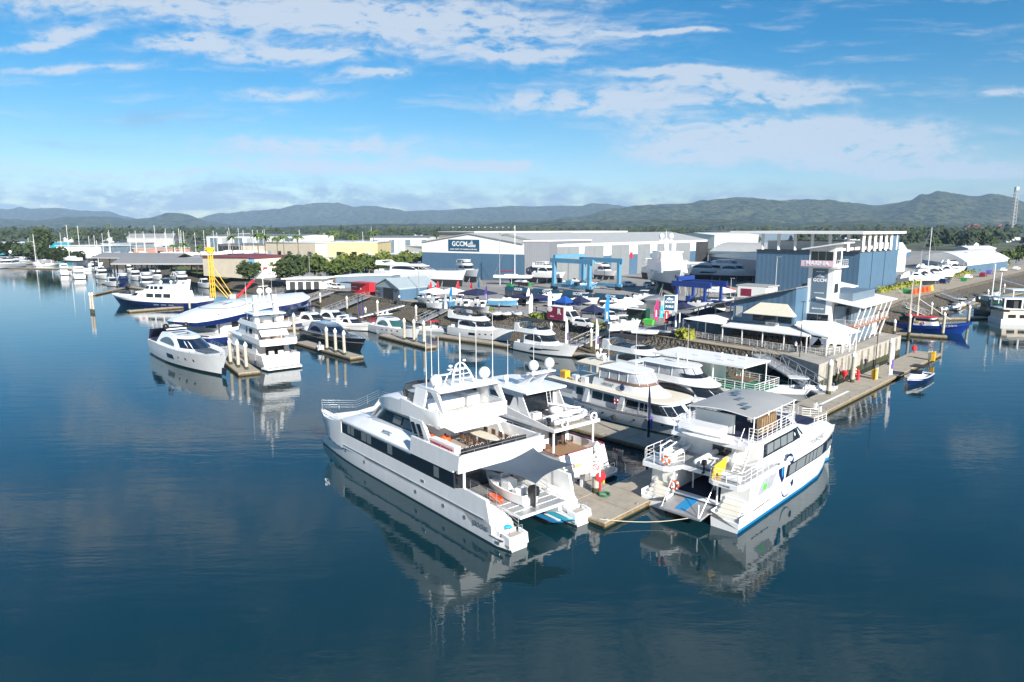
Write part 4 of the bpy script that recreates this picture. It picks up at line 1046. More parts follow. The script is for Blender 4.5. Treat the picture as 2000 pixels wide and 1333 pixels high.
    # main aft deck
    m = M(); m.box(1.0, 6.6, -P + .1, P - .1, 1.2, 1.35, 'gel'); m.box(1.5, 6.6, -P + .2, P - .2, 1.35, 1.37, 'navy_cloth'); m.box(6.6, 6.75, -P + .2, P - .2, 1.35, 3.4, 'wall_cream'); m.box(6.55, 6.6, -1.4, 0, 1.6, 3.0, 'glass'); m.box(6.55, 6.6, .4, 2.0, 1.9, 2.9, 'glass')
    m.box(7, 20.5, -2.9, 2.9, .9, 1.3, 'gel'); m.build('main_deck', t)
    m = M()
    for (x, y_) in ((.9, 1.85), (2.6, 1.1), (3.4, -.4), (.9, -1.85), (1.7, -3.6), (1.7, 3.8)): m.tube((x, y_, 1.3), (x, y_, 3.3), .07, 'gel', 6)
    m.split('stanchion', t)
    # stern landing platform
    m = M(); m.prism([(-1.35, -1.75), (-1.35, 1.75), (2.0, 1.8), (2.0, -1.8)], [.62, .62, .95, .95], [.78, .78, 1.12, 1.12], 'alu'); m.prism([(-.9, -.2), (-.9, .7), (1.8, .75), (1.8, -.2)], [.79, .79, 1.11, 1.11], [.83, .83, 1.14, 1.14], 'sky_blue')
    m.tube((-1.2, -1.5, .8), (-1.2, -1.5, 1.8), .06, 'white'); m.tube((-1.2, 1.6, .8), (.9, 1.75, 3.2), .025, 'steel'); m.tube((-1.2, -1.6, .8), (.9, -1.75, 3.2), .025, 'steel'); m.build('stern_platform', t)
    # second deck
    m = M(); m.prism([(0, 1.6), (-.35, 2.1), (-.3, 4.0), (.3, P + .15), (8, P + .1), (8, -P - .1), (.3, -P - .15), (-.3, -4.0), (-.35, -2.1), (0, -1.6), (1.1, -1.3), (1.1, 1.3)], 3.28, 3.62, 'gel')
    m.prism([(.1, 1.7), (-.15, 2.2), (-.1, 3.9), (.4, P - .05), (6.6, P - .05), (6.6, -P + .05), (.4, -P + .05), (-.1, -3.9), (-.15, -2.2), (.1, -1.7), (1.2, -1.2), (1.2, 1.2)], 3.62, 3.64, 'alu'); m.build('second_deck', t)
    m = M(); rail([(1.4, 1.3, 3.64), (0, 1.7, 3.64), (-.2, 2.2, 3.64), (-.15, 3.9, 3.64), (.5, P, 3.64), (6.5, P, 3.64)], .95, 2, .03, 'white', 1.0, m=m, build=False)
    rail([(1.4, -1.3, 3.64), (0, -1.7, 3.64), (-.2, -2.2, 3.64), (-.15, -3.9, 3.64), (.5, -P, 3.64), (8.5, -P, 3.9)], .95, 2, .03, 'white', 1.0, m=m, build=False); m.build('deck_rail', t)
    a = House((3.6, 5.5), (4.3, 4.3), (12.5, 10.9), (16.6, 13.2), (3.45, 3.25), 2.8)
    m = M(); a.body(m, 'gel', [3.6, 4.5, 5.5]); m.box(4.25, 4.32, -1.2, .4, 3.7, 5.3, 'glass'); m.build('upper_cabin', t, ang=50)
    g = M(); a.win(g, 5.2, 12.6, 4.25, 5.3, 'glass', slant=(.25, -.6)); a.wind(g, -88, 88, 4.35, 5.3, 'glass'); g.build('upper_window', t)
    g = M()
    for q_ in (5.9, 7.2, 8.5, 9.8): a.win(g, q_, q_ + 1.15, 4.4, 5.15, 'curtain', off=.05, slant=(.1, .1))
    g.split('window_pane', t)
    # third deck, open, with rails
    m = M(); m.prism([(2.4, 3.1), (2.4, -3.2), (4, -3.5), (11.5, -3.45), (13.2, -2.4), (13.8, 0), (13.2, 2.4), (11.5, 3.45), (4, 3.5)], 5.45, 5.72, 'gel')
    m.prism([(4.6, 3.1), (4.6, -3.1), (11.4, -3.1), (12.8, -2.0), (13.2, 0), (12.8, 2.0), (11.4, 3.1)], 5.72, 5.74, 'navy_cloth'); m.build('third_deck', t)
    m = M(); rail([(2.6, 3.0, 5.74), (4.2, 3.3, 5.74), (11.4, 3.25, 5.74), (12.9, 2.2, 5.74), (13.4, 0, 5.74), (12.9, -2.2, 5.74), (11.4, -3.25, 5.74), (4.2, -3.3, 5.74), (4.2, -2.6, 5.74)], 1.0, 3, .03, 'white', .85, m=m, build=False); m.build('top_rail', t)
    m = M(); m.box(2.6, 4.0, -.9, 2.6, 5.74, 6.6, 'gel'); m.box(4.9, 5.1, -1.0, 2.4, 5.74, 7.3, 'wall_white'); m.box(5.6, 8.2, .6, 1.3, 5.74, 6.2, 'navy_cloth'); m.box(8.6, 9.6, -1.4, -.4, 5.9, 6.6, 'gel'); m.build('helm_console', t)
    m = M()
    for i in range(7): m.box(5.5 + i * .42, 5.75 + i * .42, -3.0, -2.6, 6.0, 7.3, 'wood')
    m.build('wetsuit_rack', t)
    m = M(); rg = []
    for i in range(7):
        f = i / 6; rg.append([(lerp(4.0, 12.2, j / 6), lerp(-3.0, 2.7, f), 7.62 + .28 * math.sin(math.pi * f)) for j in range(7)])
    rg2 = [[(p[0], p[1], p[2] - .07) for p in r] for r in rg]
    m.loft(rg, 'roof_grey', close=False); m.loft(rg2, 'roof_grey', close=False)
    for k in (0, -1): m.loft([rg[k], rg2[k]], 'roof_white', close=False)
    m.loft([[r[0] for r in rg], [r[0] for r in rg2]], 'roof_white', close=False); m.loft([[r[-1] for r in rg], [r[-1] for r in rg2]], 'roof_white', close=False)
    for (x, y_) in ((6, -1.2), (7.4, -.2), (8.8, .7), (9.6, 1.1), (5.2, -1.9)): m.box(x, x + .9, y_, y_ + .5, 7.93, 7.955, 'slate')
    m.build('canopy', t, ang=50)
    m = M()
    for x in (4.3, 6.9, 9.4, 11.9):
        for y_ in (-2.9, 2.6): m.tube((x, y_, 5.74), (x, y_, 7.66), .05, 'white', 6)
    m.split('canopy_post', t)
    # kayaks stacked on the aft rail of the third deck
    m = M()
    for i, (x0_, z_) in enumerate(((2.45, 6.1), (2.3, 5.75))):
        m.ball((x0_, 0, z_ + .1), .42, 2.2, .2, 'gel', 12, 6)
    m.split('kayak', t)
    # stairs
    m = M()
    for i in range(9): m.box(2.3 + i * .17, 2.55 + i * .17, -3.1, -2.3, 3.75 + i * .22, 3.79 + i * .22, 'gel')
    for y_ in (-3.1, -2.3): m.tube((2.2, y_, 3.7), (4.0, y_, 5.8), .045, 'white'); m.tube((2.2, y_, 4.6), (4.0, y_, 6.7), .035, 'white')
    m.build('deck_stairs', t)
    m = M(); m.xz([(-.05, 3.64), (1.9, 3.64), (2.4, 4.75), (.35, 4.55)], -1.86, -1.80, 'yellow'); m.build('yellow_windbreak', t)
    m = M(); m.tube((.5, -2.4, 3.9), (.5, -3.8, 3.9), .28, 'gel', 10); m.box(1.2, 1.9, 2.2, 3.4, 3.64, 4.1, 'gel'); m.split('raft_canister', t)
    m = M(); m.path([(1.0, 3.2, 3.64), (1.0, 3.2, 4.7), (2.4, 3.2, 4.9), (4.2, 2.8, 4.2)], .06, 'white'); m.path([(1.0, 2.6, 3.64), (1.0, 2.6, 4.7), (2.4, 2.6, 4.9)], .06, 'white'); m.build('davit', t)
    m = M(); pts = [(17.0, -2.9, 4.05), (20.0, -2.9, 3.85), (22.2, -2.2, 3.5), (22.9, -1.2, 3.4)]
    rail(pts, .95, 3, .03, 'white', .9, m=m, build=False); rail([(p[0], -p[1], p[2]) for p in pts], .95, 3, .03, 'white', .9, m=m, build=False); rail([(22.9, -1.2, 3.4), (21.8, 0, 3.5), (22.9, 1.2, 3.4)], .95, 3, .03, 'white', .9, m=m, build=False); m.build('bow_rail', t)
    life_ring((-.3, 1.9, 4.2), t, 'x'); life_ring((.9, 1.75, 1.9), t, 'x')
    m = M(); m.box(1.9, 3.1, -3.2, -2.2, 1.38, 2.5, 'clear'); m.box(1.3, 1.8, -3.9, -2.3, 1.38, 2.0, 'gel'); m.build('tank_crate', t)
    text('stern_lettering', 'BRISBANE', .2, 'curtain', frame3((-.33, -3.0, 3.43), (0, -1, 0), (0, 0, 1)), t)
    m = M(); m.tube((0, 0, 0), (0, 0, .001), .001, 'gel'); return t
def on_grid(x, y, dy): # shift a point sideways on the 46.15 degree heading
    return (x - dy * -.7212 * -1, y + dy * .6927, 0)
DIVE = dive_cat()
def rib(name, label, loc, rz, L=3.6, B=1.6, k='gel', eng=True, group=None, inner='deck_white', floor_z=.25, cat='inflatable boat'):
    t = thing(name, label, cat, loc, rz, group)
    m = M(); pts = []
    for i in range(13):
        a = R(lerp(-90, 90, i / 12)); pts.append((L * .66 + L * .3 * math.cos(a) ** .8 if math.cos(a) > 0 else L * .66, B * .38 * math.sin(a), .42 + .14 * max(0, math.cos(a))))
    pts = [(0, -B * .38, .38)] + pts + [(0, B * .38, .38)]
    m.path(pts, B * .13, k, 8)
    for p in pts: m.ball(p, B * .13, k=k, n=8, m=5)
    m.build('tube', t, ang=70)
    m = M(); m.prism([(0.05, -B * .3), (L * .7, -B * .3), (L * .9, 0), (L * .7, B * .3), (.05, B * .3)], .05, floor_z, inner); m.box(L * .35, L * .45, -B * .3, B * .3, .4, .46, inner); m.build('floor', t)
    if eng: outboard((-.15, 0, .0), t, 'black', .62)
    return t
rib('dive_tender', 'white inflatable with black outboard cradled on the second deck of the dive catamaran', on(DIVE, (1.2, -.6, 3.75)), 46.15, 3.9, 1.9)
rib('small_dinghy', 'small white dinghy lying on the port side of the dive catamaran second deck', on(DIVE, (2.0, 2.9, 3.72)), 46.15, 2.8, 1.3, eng=False)
# ================================================================ floating docks, piles, gangways
def dock(p, q, w, label, z=.5, group='floating dock sections', cleats=True):
    p = Vector((*p, 0)); q = Vector((*q, 0)); d = (q - p); L_ = d.length; a = math.degrees(math.atan2(d.y, d.x))
    t = thing('floating_dock', label, 'dock', (p.x, p.y, 0), a, group)
    m = M(); m.prism([(0, -w / 2 + .06), (L_ - .06, -w / 2 + .06), (L_, -w / 2 + .3), (L_, w / 2 - .3), (L_ - .06, w / 2 - .06), (0, w / 2 - .06)], z - .1, z, 'deckboard')
    for i in range(1, int(L_ / 3.2)): m.box(i * 3.2, i * 3.2 + .05, -w / 2 + .1, w / 2 - .1, z, z + .004, 'walk_edge')
    m.build('deck', t)
    m = M(); m.box(-.02, L_ + .02, -w / 2, w / 2, z - .32, z - .1, 'walk_edge'); m.box(.1, L_ - .1, -w / 2 + .1, w / 2 - .1, -.3, z - .32, 'algae'); m.build('float', t)
    if cleats:
        m = M()
        for i in range(int(L_ / 4) + 1):
            x = min(L_ - .4, .6 + i * 4)
            for s in (1, -1): m.box(x - .15, x + .15, s * (w / 2 - .3) - .04, s * (w / 2 - .3) + .04, z + .06, z + .1, 'alu'); m.box(x - .05, x + .05, s * (w / 2 - .3) - .03, s * (w / 2 - .3) + .03, z, z + .06, 'alu')
        m.build('cleats', t)
    return t
DW = dock(wk(-.2, 2.1), wk(96.3, 2.1), 4.2, 'long main floating walkway along the outer edge of the near berths')
mm_ = M(); mm_.box(45, 56, -.5, -.15, .503, .511, 'white'); mm_.build('white_stripe', DW)
dock(wk(-.6, 8.2), wk(6.2, 8.2), 8.0, 'short pale floating platform between the largest catamaran and the dive catamaran')
dock(wk(19.2, 4.3), wk(19.2, 33), 4.4, 'floating finger dock beside the long classic motor yacht')
dock(wk(34.3, 4.3), wk(34.3, 34), 2.4, 'floating finger dock behind the white flat-roofed houseboat')
def dpx(a, b, w, label, z=.5): return dock(at(*a, z), at(*b, z), w, label, z)
F1 = dpx((588, 667), (697, 697), 2.6, 'floating finger dock with three piles in front of the dark grey cruiser')
F2 = dpx((748, 653), (843, 677), 2.3, 'floating finger dock with three piles right of the white express cruiser')
F0 = dock(at(437, 690, .5), at(487, 727, .5), 3.2, 'floating finger dock between the sleek white coupe yacht and the tri-deck yacht')
dpx((545, 640), (830, 640), 2.4, 'back floating walkway joining the fingers left of the gangways')
dpx((860, 655), (1175, 697), 2.4, 'floating walkway along the foot of the rock bank behind the two flybridge boats')
dpx((250, 607), (520, 586), 2.4, 'far floating walkway behind the navy hulled catamaran')
dpx((1750, 650), (1850, 657), 2.2, 'floating finger dock in front of the blue fishing trawler')
dpx((1825, 622), (1925, 619), 2.2, 'floating dock right of the blue fishing trawler')
dpx((1855, 600), (1990, 572), 2.6, 'far right floating walkway along the right hand bank')
dpx((180, 575), (242, 562), 2.0, 'floating dock at the near end of the covered berths')
dpx((22, 523), (170, 526), 3.0, 'distant floating dock at the far left edge of the harbour')
dpx((205, 553), (390, 579), 2.5, 'floating walkway under the long grey berth roof')
def pile(px, py, top, label, z=.5, r=.3, cap=True, dark=False, group='mooring piles'):
    x, y = at(px, py, z); v = (666.5 - top) / FOC
    h = CAM_H + (-math.sin(TH) + v * math.cos(TH)) / (math.cos(TH) + v * math.sin(TH)) * y; h = clamp(h, 2.2, 9)
    t = thing('mooring_pile', label, 'pile', (x, y, 0), random.uniform(0, 90), group)
    m = M(); m.tube((0, 0, .95), (random.uniform(-.06, .06), random.uniform(-.06, .06), h - .45), r, 'black' if dark else 'conc_pile', 12); m.build('shaft', t, ang=50)
    m = M(); m.tube((0, 0, -1.5), (0, 0, .95), r * 1.01, 'algae', 12); m.build('tide_band', t, ang=50)
    if cap:
        m = M(); m.tube((0, 0, h - .5), (0, 0, h - .2), r * 1.12, 'white', 12); m.tube((0, 0, h - .2), (0, 0, h + .25), r * 1.12, 'white', 12, .04); m.build('cap', t, ang=40)
    return t
PL = [(1164, 962, 868, 'white capped pile with round sign on the near platform, nearest of all'), (1082, 772, 737, 'white capped pile at the stern of the long classic motor yacht'), (1166, 733, 690, 'white capped pile left of the sport boat with the black sun top'),
    (1618, 770, 706, 'white capped pile at the foot of the near gangway'), (1664, 747, 690, 'white capped pile by the red hydrant, between two others along the quay wall'), (1737, 713, 664, 'white capped pile close to the far end of the long quay wall'),
    (451, 712, 664, 'backmost of three piles between coupe yacht and tri-deck yacht'), (466, 718, 667, 'middle of three piles between coupe yacht and tri-deck yacht'), (482, 722, 671, 'nearest of three piles between coupe yacht and tri-deck yacht'),
    (639, 684, 641, 'left of three white capped piles in front of the dark grey cruiser'), (656, 689, 644, 'middle of three white capped piles in front of the dark grey cruiser'), (673, 694, 648, 'right of three white capped piles in front of the dark grey cruiser'),
    (790, 664, 624, 'left of three white capped piles by the small centre-console boat'), (809, 668, 626, 'middle of three white capped piles by the small centre-console boat'), (828, 672, 629, 'right of three white capped piles by the small centre-console boat'),
    (576, 668, 614, 'white capped pile right of the tri-deck yacht, beside the houseboat terrace'), (738, 621, 588, 'white capped pile in front of the brown mud bank'), (813, 631, 598, 'white capped pile left of the red topped small boat'), (678, 606, 580, 'white capped pile under the gangway near the red kiosk'), (714, 615, 606, 'short white capped pile by the narrow ramp'),
    (626, 594, 574, 'white capped pile beside the two parallel gangways'), (578, 580, 565, 'white capped pile behind the big curved white roof'), (1154, 682, 644, 'white capped pile beside the gangway right of the white sport cruiser'), (1076, 665, 631, 'white capped pile just behind the white sport cruiser sun top'),
    (1818, 618, 592, 'white capped pile between gangway and walkway behind the blue trawler'), (1838, 615, 607, 'low white capped pile on the walkway behind the blue trawler'), (1841, 655, 612, 'white capped pile in front of the bow of the blue trawler'), (1891, 630, 598, 'white capped pile left of the dark green hulled boat'),
    (1928, 588, 567, 'white capped pile far right below the second gangway'), (1952, 603, 583, 'white capped pile left of the beige houseboat'), (1775, 653, 616, 'thick grey pile amidships of the blue trawler'), (1746, 651, 626, 'greenish pile at the stern of the blue trawler'),
    (178, 607, 573, 'left of two white topped piles off the bow of the navy catamaran'), (183, 608, 573, 'right of two white topped piles off the bow of the navy catamaran'), (371, 606, 580, 'pile at the stern of the navy catamaran'), (1960, 575, 556, 'white capped pile farthest right along the bank walkway')]
for k, a in enumerate(PL): pile(*a, r=.30 if k < 6 else .27)
PS = bpy.data.objects['mooring_pile']
m = M(); m.add([(-.45, -.34, 3.3), (.45, -.34, 3.3), (.45, -.34, 3.65), (0, -.34, 4.05), (-.45, -.34, 3.65)], [(0, 1, 2, 3, 4)], 'white')
m.box(-.4, .4, -.36, -.33, 2.0, 3.2, 'white'); PS.rotation_euler = (0, 0, R(-15)); m.build('sign_plate', PS, smooth=False)
m = M(); m.torus((0, -.38, 2.8), .24, .03, 'red', 'y', 16, 4); m.tube((-.16, -.38, 2.96), (.16, -.38, 2.64), .025, 'red', 4); m.build('ban_ring', PS)
text('sign_lettering', 'B', .3, 'black', frame3((0, -.36, 3.62), (1, 0, 0), (0, 0, 1)), PS)

def gangway(a, b, za, zb, label, w=1.6, group='gangways', truss=True, h=1.25):
    """truss ramp from shore point a (height za) down to dock point b (height zb)"""
    A = Vector((a[0], a[1], za)); Bv = Vector((b[0], b[1], zb)); d = Bv - A; L_ = d.length; ang = math.atan2(d.y, d.x); s = math.asin(d.z / L_)
    t = thing('gangway', label, 'gangway', tuple(A), math.degrees(ang), group); t.rotation_euler = (0, -s, ang)
    m = M(); m.box(0, L_, -w / 2, w / 2, -.1, 0, 'alu'); m.build('deck', t)
    for y in (-w / 2, w / 2):
        m = M(); m.tube((0, y, -.15), (L_, y, -.15), .07, 'alu', 6)
        if truss:
            m.tube((0, y, h), (L_, y, h), .06, 'alu', 6); n = max(3, int(L_ / 1.9))
            for i in range(n + 1):
                x = L_ * i / n; m.tube((x, y, -.15), (x, y, h), .04, 'alu', 4)
                if i < n: x2 = L_ * (i + 1) / n; m.tube((x, y, -.15 if i % 2 else h), (x2, y, h if i % 2 else -.15), .035, 'alu', 4)
            m.tube((0, y, h * .5), (L_, y, h * .5), .025, 'alu', 4)
        m.build('side_truss', t)
    return t
gangway(at(594, 560, 3), at(512, 583, .6), 3.1, .7, 'longest silver truss gangway leading down left from the mud bank')
gangway(at(648, 571, 3), at(588, 592, .6), 3.1, .7, 'silver truss gangway in the middle of the left hand group')
gangway(at(718, 580, 3), at(636, 612, .6), 3.1, .7, 'silver truss gangway below the red kiosk')
gangway(at(788, 595, 3), at(700, 619, .6), 2.9, .6, 'plain narrow ramp crossing the mud bank without a truss', truss=False)
gangway(at(878, 602, 3), at(816, 632, .6), 3.1, .7, 'silver truss gangway left of the white flybridge yacht')
gangway(at(1195, 645, 3), at(1122, 678, .6), 3.1, .7, 'silver truss gangway right of the white sport cruiser')
gangway((37.4, 101.8), wk(52, 3.4), 3.1, .6, 'wide silver gangway in front of the marina restaurant', 2.2)
gangway(at(1838, 573, 3), at(1900, 596, .6), 3.1, .7, 'silver truss gangway from the right bank behind the fishing boats')
gangway(at(1950, 545, 3), at(2010, 562, .6), 3.1, .7, 'far right silver truss gangway at the frame edge')
gangway(at(1765, 600, 3), at(1808, 618, .6), 3.1, .7, 'short silver gangway behind the mast of the blue trawler')
# things standing on the docks
def bollard_box(p, label, k, h=1.1, w=.28, z=.5, cat='pedestal'):
    m = M(); m.box(-w / 2, w / 2, -w / 2, w / 2, 0, h * .8, k); m.prism([(-w / 2 - .03, -w / 2 - .03), (w / 2 + .03, -w / 2 - .03), (w / 2 + .03, w / 2 + .03), (-w / 2 - .03, w / 2 + .03)], h * .8, [h, h, h * .92, h * .92], k if k != 'white' else 'steel')
    o = m.build('service_pedestal'); o.location = (*p, z); o.rotation_euler = (0, 0, R(45)); tag(o, label, cat, 'service pedestals on the docks' if cat == 'pedestal' else None); return o
bollard_box(at(1137, 950, .5), 'white power pedestal on the near platform left of the red reel', 'white')
bollard_box(at(1592, 800, .5), 'white pedestal with orange top at the bow of the small white boat', 'white'); bollard_box(at(1601, 805, .5), 'lower white pedestal beside the orange topped one', 'white', .9)
bollard_box(at(1816, 703, .5), 'tall white fuel pump at the end of the fuel dock', 'white', 1.9, .5, cat='fuel pump'); bollard_box(at(1822, 705, .5), 'yellow fuel pump beside the white one on the fuel dock', 'yellow', 1.6, .5, cat='fuel pump')
bollard_box(at(1707, 741, .5), 'yellow waste bin on the walkway behind the black and white runabout', 'yellow', 1.5, .6, cat='bin'); bollard_box(at(1711, 740, .5), 'white pump-out post next to the yellow bin', 'white', 2.1, .3)
t = thing('hose_reel', 'bright red hose reel with yellow bracket on the near platform', 'hose reel', (*at(1172, 964, .5), .5), 0)
m = M(); m.tube((0, -.2, 1.5), (0, .2, 1.5), .42, 'red', 14); m.build('reel', t); m = M(); m.box(-.07, .07, -.07, .07, 0, 1.2, 'red'); m.build('post', t); m = M(); m.box(.2, .34, -.1, .1, .9, 1.4, 'yellow'); m.build('bracket', t)
m = M()
for i in range(5): m.torus((0, 0, .04 + i * .035), .42 + .05 * math.sin(i * 2), .028, 'green_deck', 'z', 20, 5)
o = m.build('coiled_hose'); o.location = (*at(1180, 968, .5), .5); tag(o, 'green hose coiled on the near platform under the red reel', 'hose')
for k, (px, py, lb) in enumerate(((1648, 741, 'red round hose reel at the foot of the near gangway'), (1785, 690, 'red reel at the back of the fuel dock beside its ramp'))):
    t = thing('hose_reel', lb, 'hose reel', (*at(px, py, .5), .5), 20, 'red hose reels'); m = M(); m.tube((0, -.2, .9), (0, .2, .9), .42, 'red', 14); m.build('reel', t); m = M(); m.box(-.07, .07, -.07, .07, 0, .7, 'red'); m.build('post', t)
t = thing('life_buoy_stand', 'orange life buoy on a stand by the quay wall', 'life buoy', (*at(1666, 746, .5), .5), 0); m = M(); m.box(-.06, .06, -.05, .05, 0, 1.9, 'white'); m.build('post', t); life_ring((0, -.1, 1.6), t, 'y')
m = M(); m.tube((0, 0, 0), (0, 0, .9), .16, 'red', 10); m.ball((0, 0, .95), .16, k='red'); m.tube((-.28, 0, .6), (.28, 0, .6), .07, 'red'); o = m.build('fire_hydrant'); o.location = (*at(1675, 743, .5), .5); o.scale = (1.3, 1.3, 1.4); tag(o, 'red fire hydrant beside the orange life buoy on the main walkway', 'hydrant')
m = M(); m.box(-.5, .5, -.35, .35, 0, .62, 'gel'); m.prism([(-.54, -.38), (.54, -.38), (.54, .38), (-.54, .38)], .62, .78, 'gel'); o = m.build('dock_box'); o.location = (*at(627, 683, .5), .5); tag(o, 'small white dock box on the finger dock beside the three piles', 'dock box')
t = thing('folding_sign', 'white folding sign board with green print on the finger dock by the grey cruiser', 'sign', (*at(625, 684, .5), .5), 30)
m = M(); m.xz([(-.4, 0), (-.34, 0), (0, 1.5), (-.03, 1.5)], -.45, .45, 'white'); m.xz([(.4, 0), (.34, 0), (0, 1.5), (.03, 1.5)], -.45, .45, 'white'); m.build('board', t); m = M(); m.add([(.37, -.3, .3), (.37, .3, .3), (.2, .3, .9), (.2, -.3, .9)], [(0, 1, 2, 3)], 'green'); m.build('print', t)
m = M(); m.ball((0, 0, 0), .3, .22, .15, 'blue_hull'); o = m.build('blue_tub'); o.location = (*at(1133, 940, .5), .6); tag(o, 'small blue tub at the edge of the near platform', 'tub')
pts = [on(DIVE, (.2, -2.4, 1.2)), None, (*wk(.3, 1.0), .62)]
a_, b_ = Vector(on(DIVE, (.1, -2.2, 1.0))), Vector((*wk(-.1, .6), .6)); rp = [a_.lerp(b_, i / 10) - Vector((0, 0, .45 * math.sin(math.pi * i / 10))) for i in range(11)]
m = M(); m.path([tuple(p) for p in rp], .025, 'sand_cloth', 4); o = m.build('mooring_rope'); tag(o, 'pale mooring rope sagging from the dive catamaran to the near platform', 'rope')
# ================================================================ yachts in the near and middle berths
def aft_yacht():
    t = thing('motor_yacht', 'white raised aft-deck motor yacht with two round domes and a dinghy on its upper deck', 'motor yacht', (7.05, 57.7, 0), 129.78)
    L, B = 23.0, 5.9
    h = hull_mesh(L, B, (2.35, 2.3, 3.1), 1.6, .97, [(-.3, 'boot'), (0, 'boot'), (.07, 'boot'), (.12, 'algae'), (.6, 'gel_warm'), (1, 'gel')], ts=1.2, tm=.4); h.build('hull', t, ang=35)
    deck_mesh(h, .75, 'teak', .14, cap='gel').build('deck', t)
    m = M(); pts = []
    m.prism([(-1.0, -2.2), (-.55, -2.8), (1.0, -2.9), (1.0, 2.9), (-.55, 2.8), (-1.0, 2.2), (-1.25, 0)], .28, .5, 'gel'); m.prism([(-.9, -2.1), (-.5, -2.65), (.4, -2.7), (.4, 2.7), (-.5, 2.65), (-.9, 2.1), (-1.12, 0)], .5, .515, 'teak_grey'); m.build('swim_platform', t)
    m = M(); rail([(-.9, 2.0, .5), (-.9, 1.2, .5)], .8, 0, m=m, build=False); rail([(-1.1, .5, .5), (-1.1, -.5, .5)], .8, 0, m=m, build=False); rail([(-.9, -1.2, .5), (-.9, -2.0, .5)], .8, 0, m=m, build=False); m.build('platform_rail', t)
    m = M(); m.path([(1.2 + h.half(0, 1) * 0, -2.85, 2.4), (1.2, 2.85, 2.4)], .05, 'maroon'); m.path([(1.25, 2.9, 2.42), (8, 3.0, 2.4)], .05, 'maroon'); m.path([(1.25, -2.9, 2.42), (8, -3.0, 2.4)], .05, 'maroon'); m.build('cap_rail', t)
    text('name_lettering', 'Sahara', .5, 'yellow', frame3((.32, 1.35, 1.55), (0, -1, .03), (.42, 0, 1)), t, ext=.02)
    a = House((1.6, 4.35), (5.4, 5.4), (14, 12), (18, 15), (2.45, 2.3), 2.6); m = M(); a.body(m, 'gel'); m.build('saloon', t, ang=50)
    m = M(); m.box(5.3, 5.36, -1.9, .2, 1.65, 3.9, 'glass'); m.build('saloon_door', t); g = M(); a.win(g, 6.5, 14, 2.7, 3.8, 'glass'); a.wind(g, -80, 80, 2.9, 3.9); g.build('saloon_window', t)
    # upper deck overhang with wing
    m = M(); m.prism([(1.8, -2.9), (1.8, 2.9), (14, 2.95), (15, 0), (14, -2.95)], 4.35, 4.6, 'gel'); m.prism([(2.0, -2.7), (2.0, 2.7), (9, 2.7), (9, -2.7)], 4.6, 4.615, 'teak_grey'); m.build('upper_deck', t)
    m = M()
    for s in (1, -1): m.xz([(1.8, 4.35), (6, 4.3), (14, 4.3), (14, 5.6), (9, 5.5), (5, 5.0), (1.8, 4.62)], s * 2.85 - .05, s * 2.85 + .05, 'gel')
    m.split('side_wing', t)
    m = M()
    for s in (1, -1): m.tube((2.3, s * 2.5, 2.35), (2.3, s * 2.5, 4.4), .1, 'gel', 8)
    m.split('pillar', t)
    m = M(); rail([(5, 2.75, 4.8), (2.0, 2.75, 4.6), (2.0, -2.75, 4.6), (5, -2.75, 4.8)], .85, 2, .025, m=m, build=False); m.build('upper_rail', t)
    life_ring((1.85, 1.55, 4.95), t, 'x', 'white', .36); life_ring((1.85, -2.1, 4.95), t, 'x', 'white', .36)
    b = House((4.6, 6.95), (7.2, 7.2), (13.5, 11), (16.5, 13), (2.4, 2.2), 2.6); m = M(); b.body(m, 'gel'); m.build('upper_cabin', t, ang=50)
    m = M(); m.box(7.1, 7.16, -1.9, 1.9, 4.7, 6.6, 'glass'); m.build('upper_door', t); g = M(); b.wind(g, -85, 85, 5.4, 6.5); b.win(g, 8.5, 13, 5.4, 6.4, slant=(-.5, -.4)); g.build('upper_window', t)
    m = M(); b.slab(m, 6.9, .22, .35, 'gel', xa=5.9); m.build('hardtop', t)
    m = M()
    for s in (1, -1): m.xz([(5.6, 4.7), (7.3, 4.7), (7.3, 6.9), (6.9, 6.9)], s * 2.3 - .04, s * 2.3 + .04, 'gel')
    m.split('side_fin', t)
    m = M()
    for s in (1, -1): m.xz([(8.0, 7.1), (9.2, 7.1), (7.0, 8.6), (6.5, 8.6)], s * .9 - .07, s * .9 + .07, 'gel')
    m.box(6.3, 7.1, -1.5, 1.5, 8.55, 8.68, 'gel'); m.box(8.6, 8.75, -.6, 1.2, 8.0, 8.12, 'gel'); m.build('radar_arch', t)
    radome((6.7, 1.0, 8.9), .5, t); radome((6.7, -1.0, 8.9), .5, t); radome((10.5, 1.2, 7.3), .3, t, ped=.2)
    m = M()
    for s in (0, .45): m.tube((5.9, -.3 - s, 4.6), (6.4, -.3 - s, 7.1), .035, 'steel')
    for i in range(7): m.tube((5.97 + i * .065, -.3, 4.95 + i * .32), (5.97 + i * .065, -.75, 4.95 + i * .32), .025, 'steel', 4)
    m.build('ladder', t)
    m = M(); m.ball((4.9, -.2, 5.3), .75, .65, .55, 'gel', 12, 7); m.box(5.3, 6.0, 1.2, 2.2, 4.6, 5.2, 'gel'); m.build('deck_locker', t)
    m = M(); m.tube((3.2, -1.6, 4.7), (3.2, -1.6, 5.7), .12, 'gel'); m.tube((3.2, -1.6, 5.6), (4.8, .9, 6.1), .09, 'gel'); m.build('crane', t)
    antenna((9.5, -1.5, 7.1), 5.2, t); antenna((9.5, 1.8, 7.1), 4.4, t); hull_rail(h, 12, 23, .8, 8, t)
    return t
YB = aft_yacht()
rib('upper_deck_dinghy', 'long white inflatable with black outboard across the upper deck of the raised aft-deck yacht', on(YB, (3.0, 2.3, 4.7)), 129.78 - 90, 4.4, 1.9)
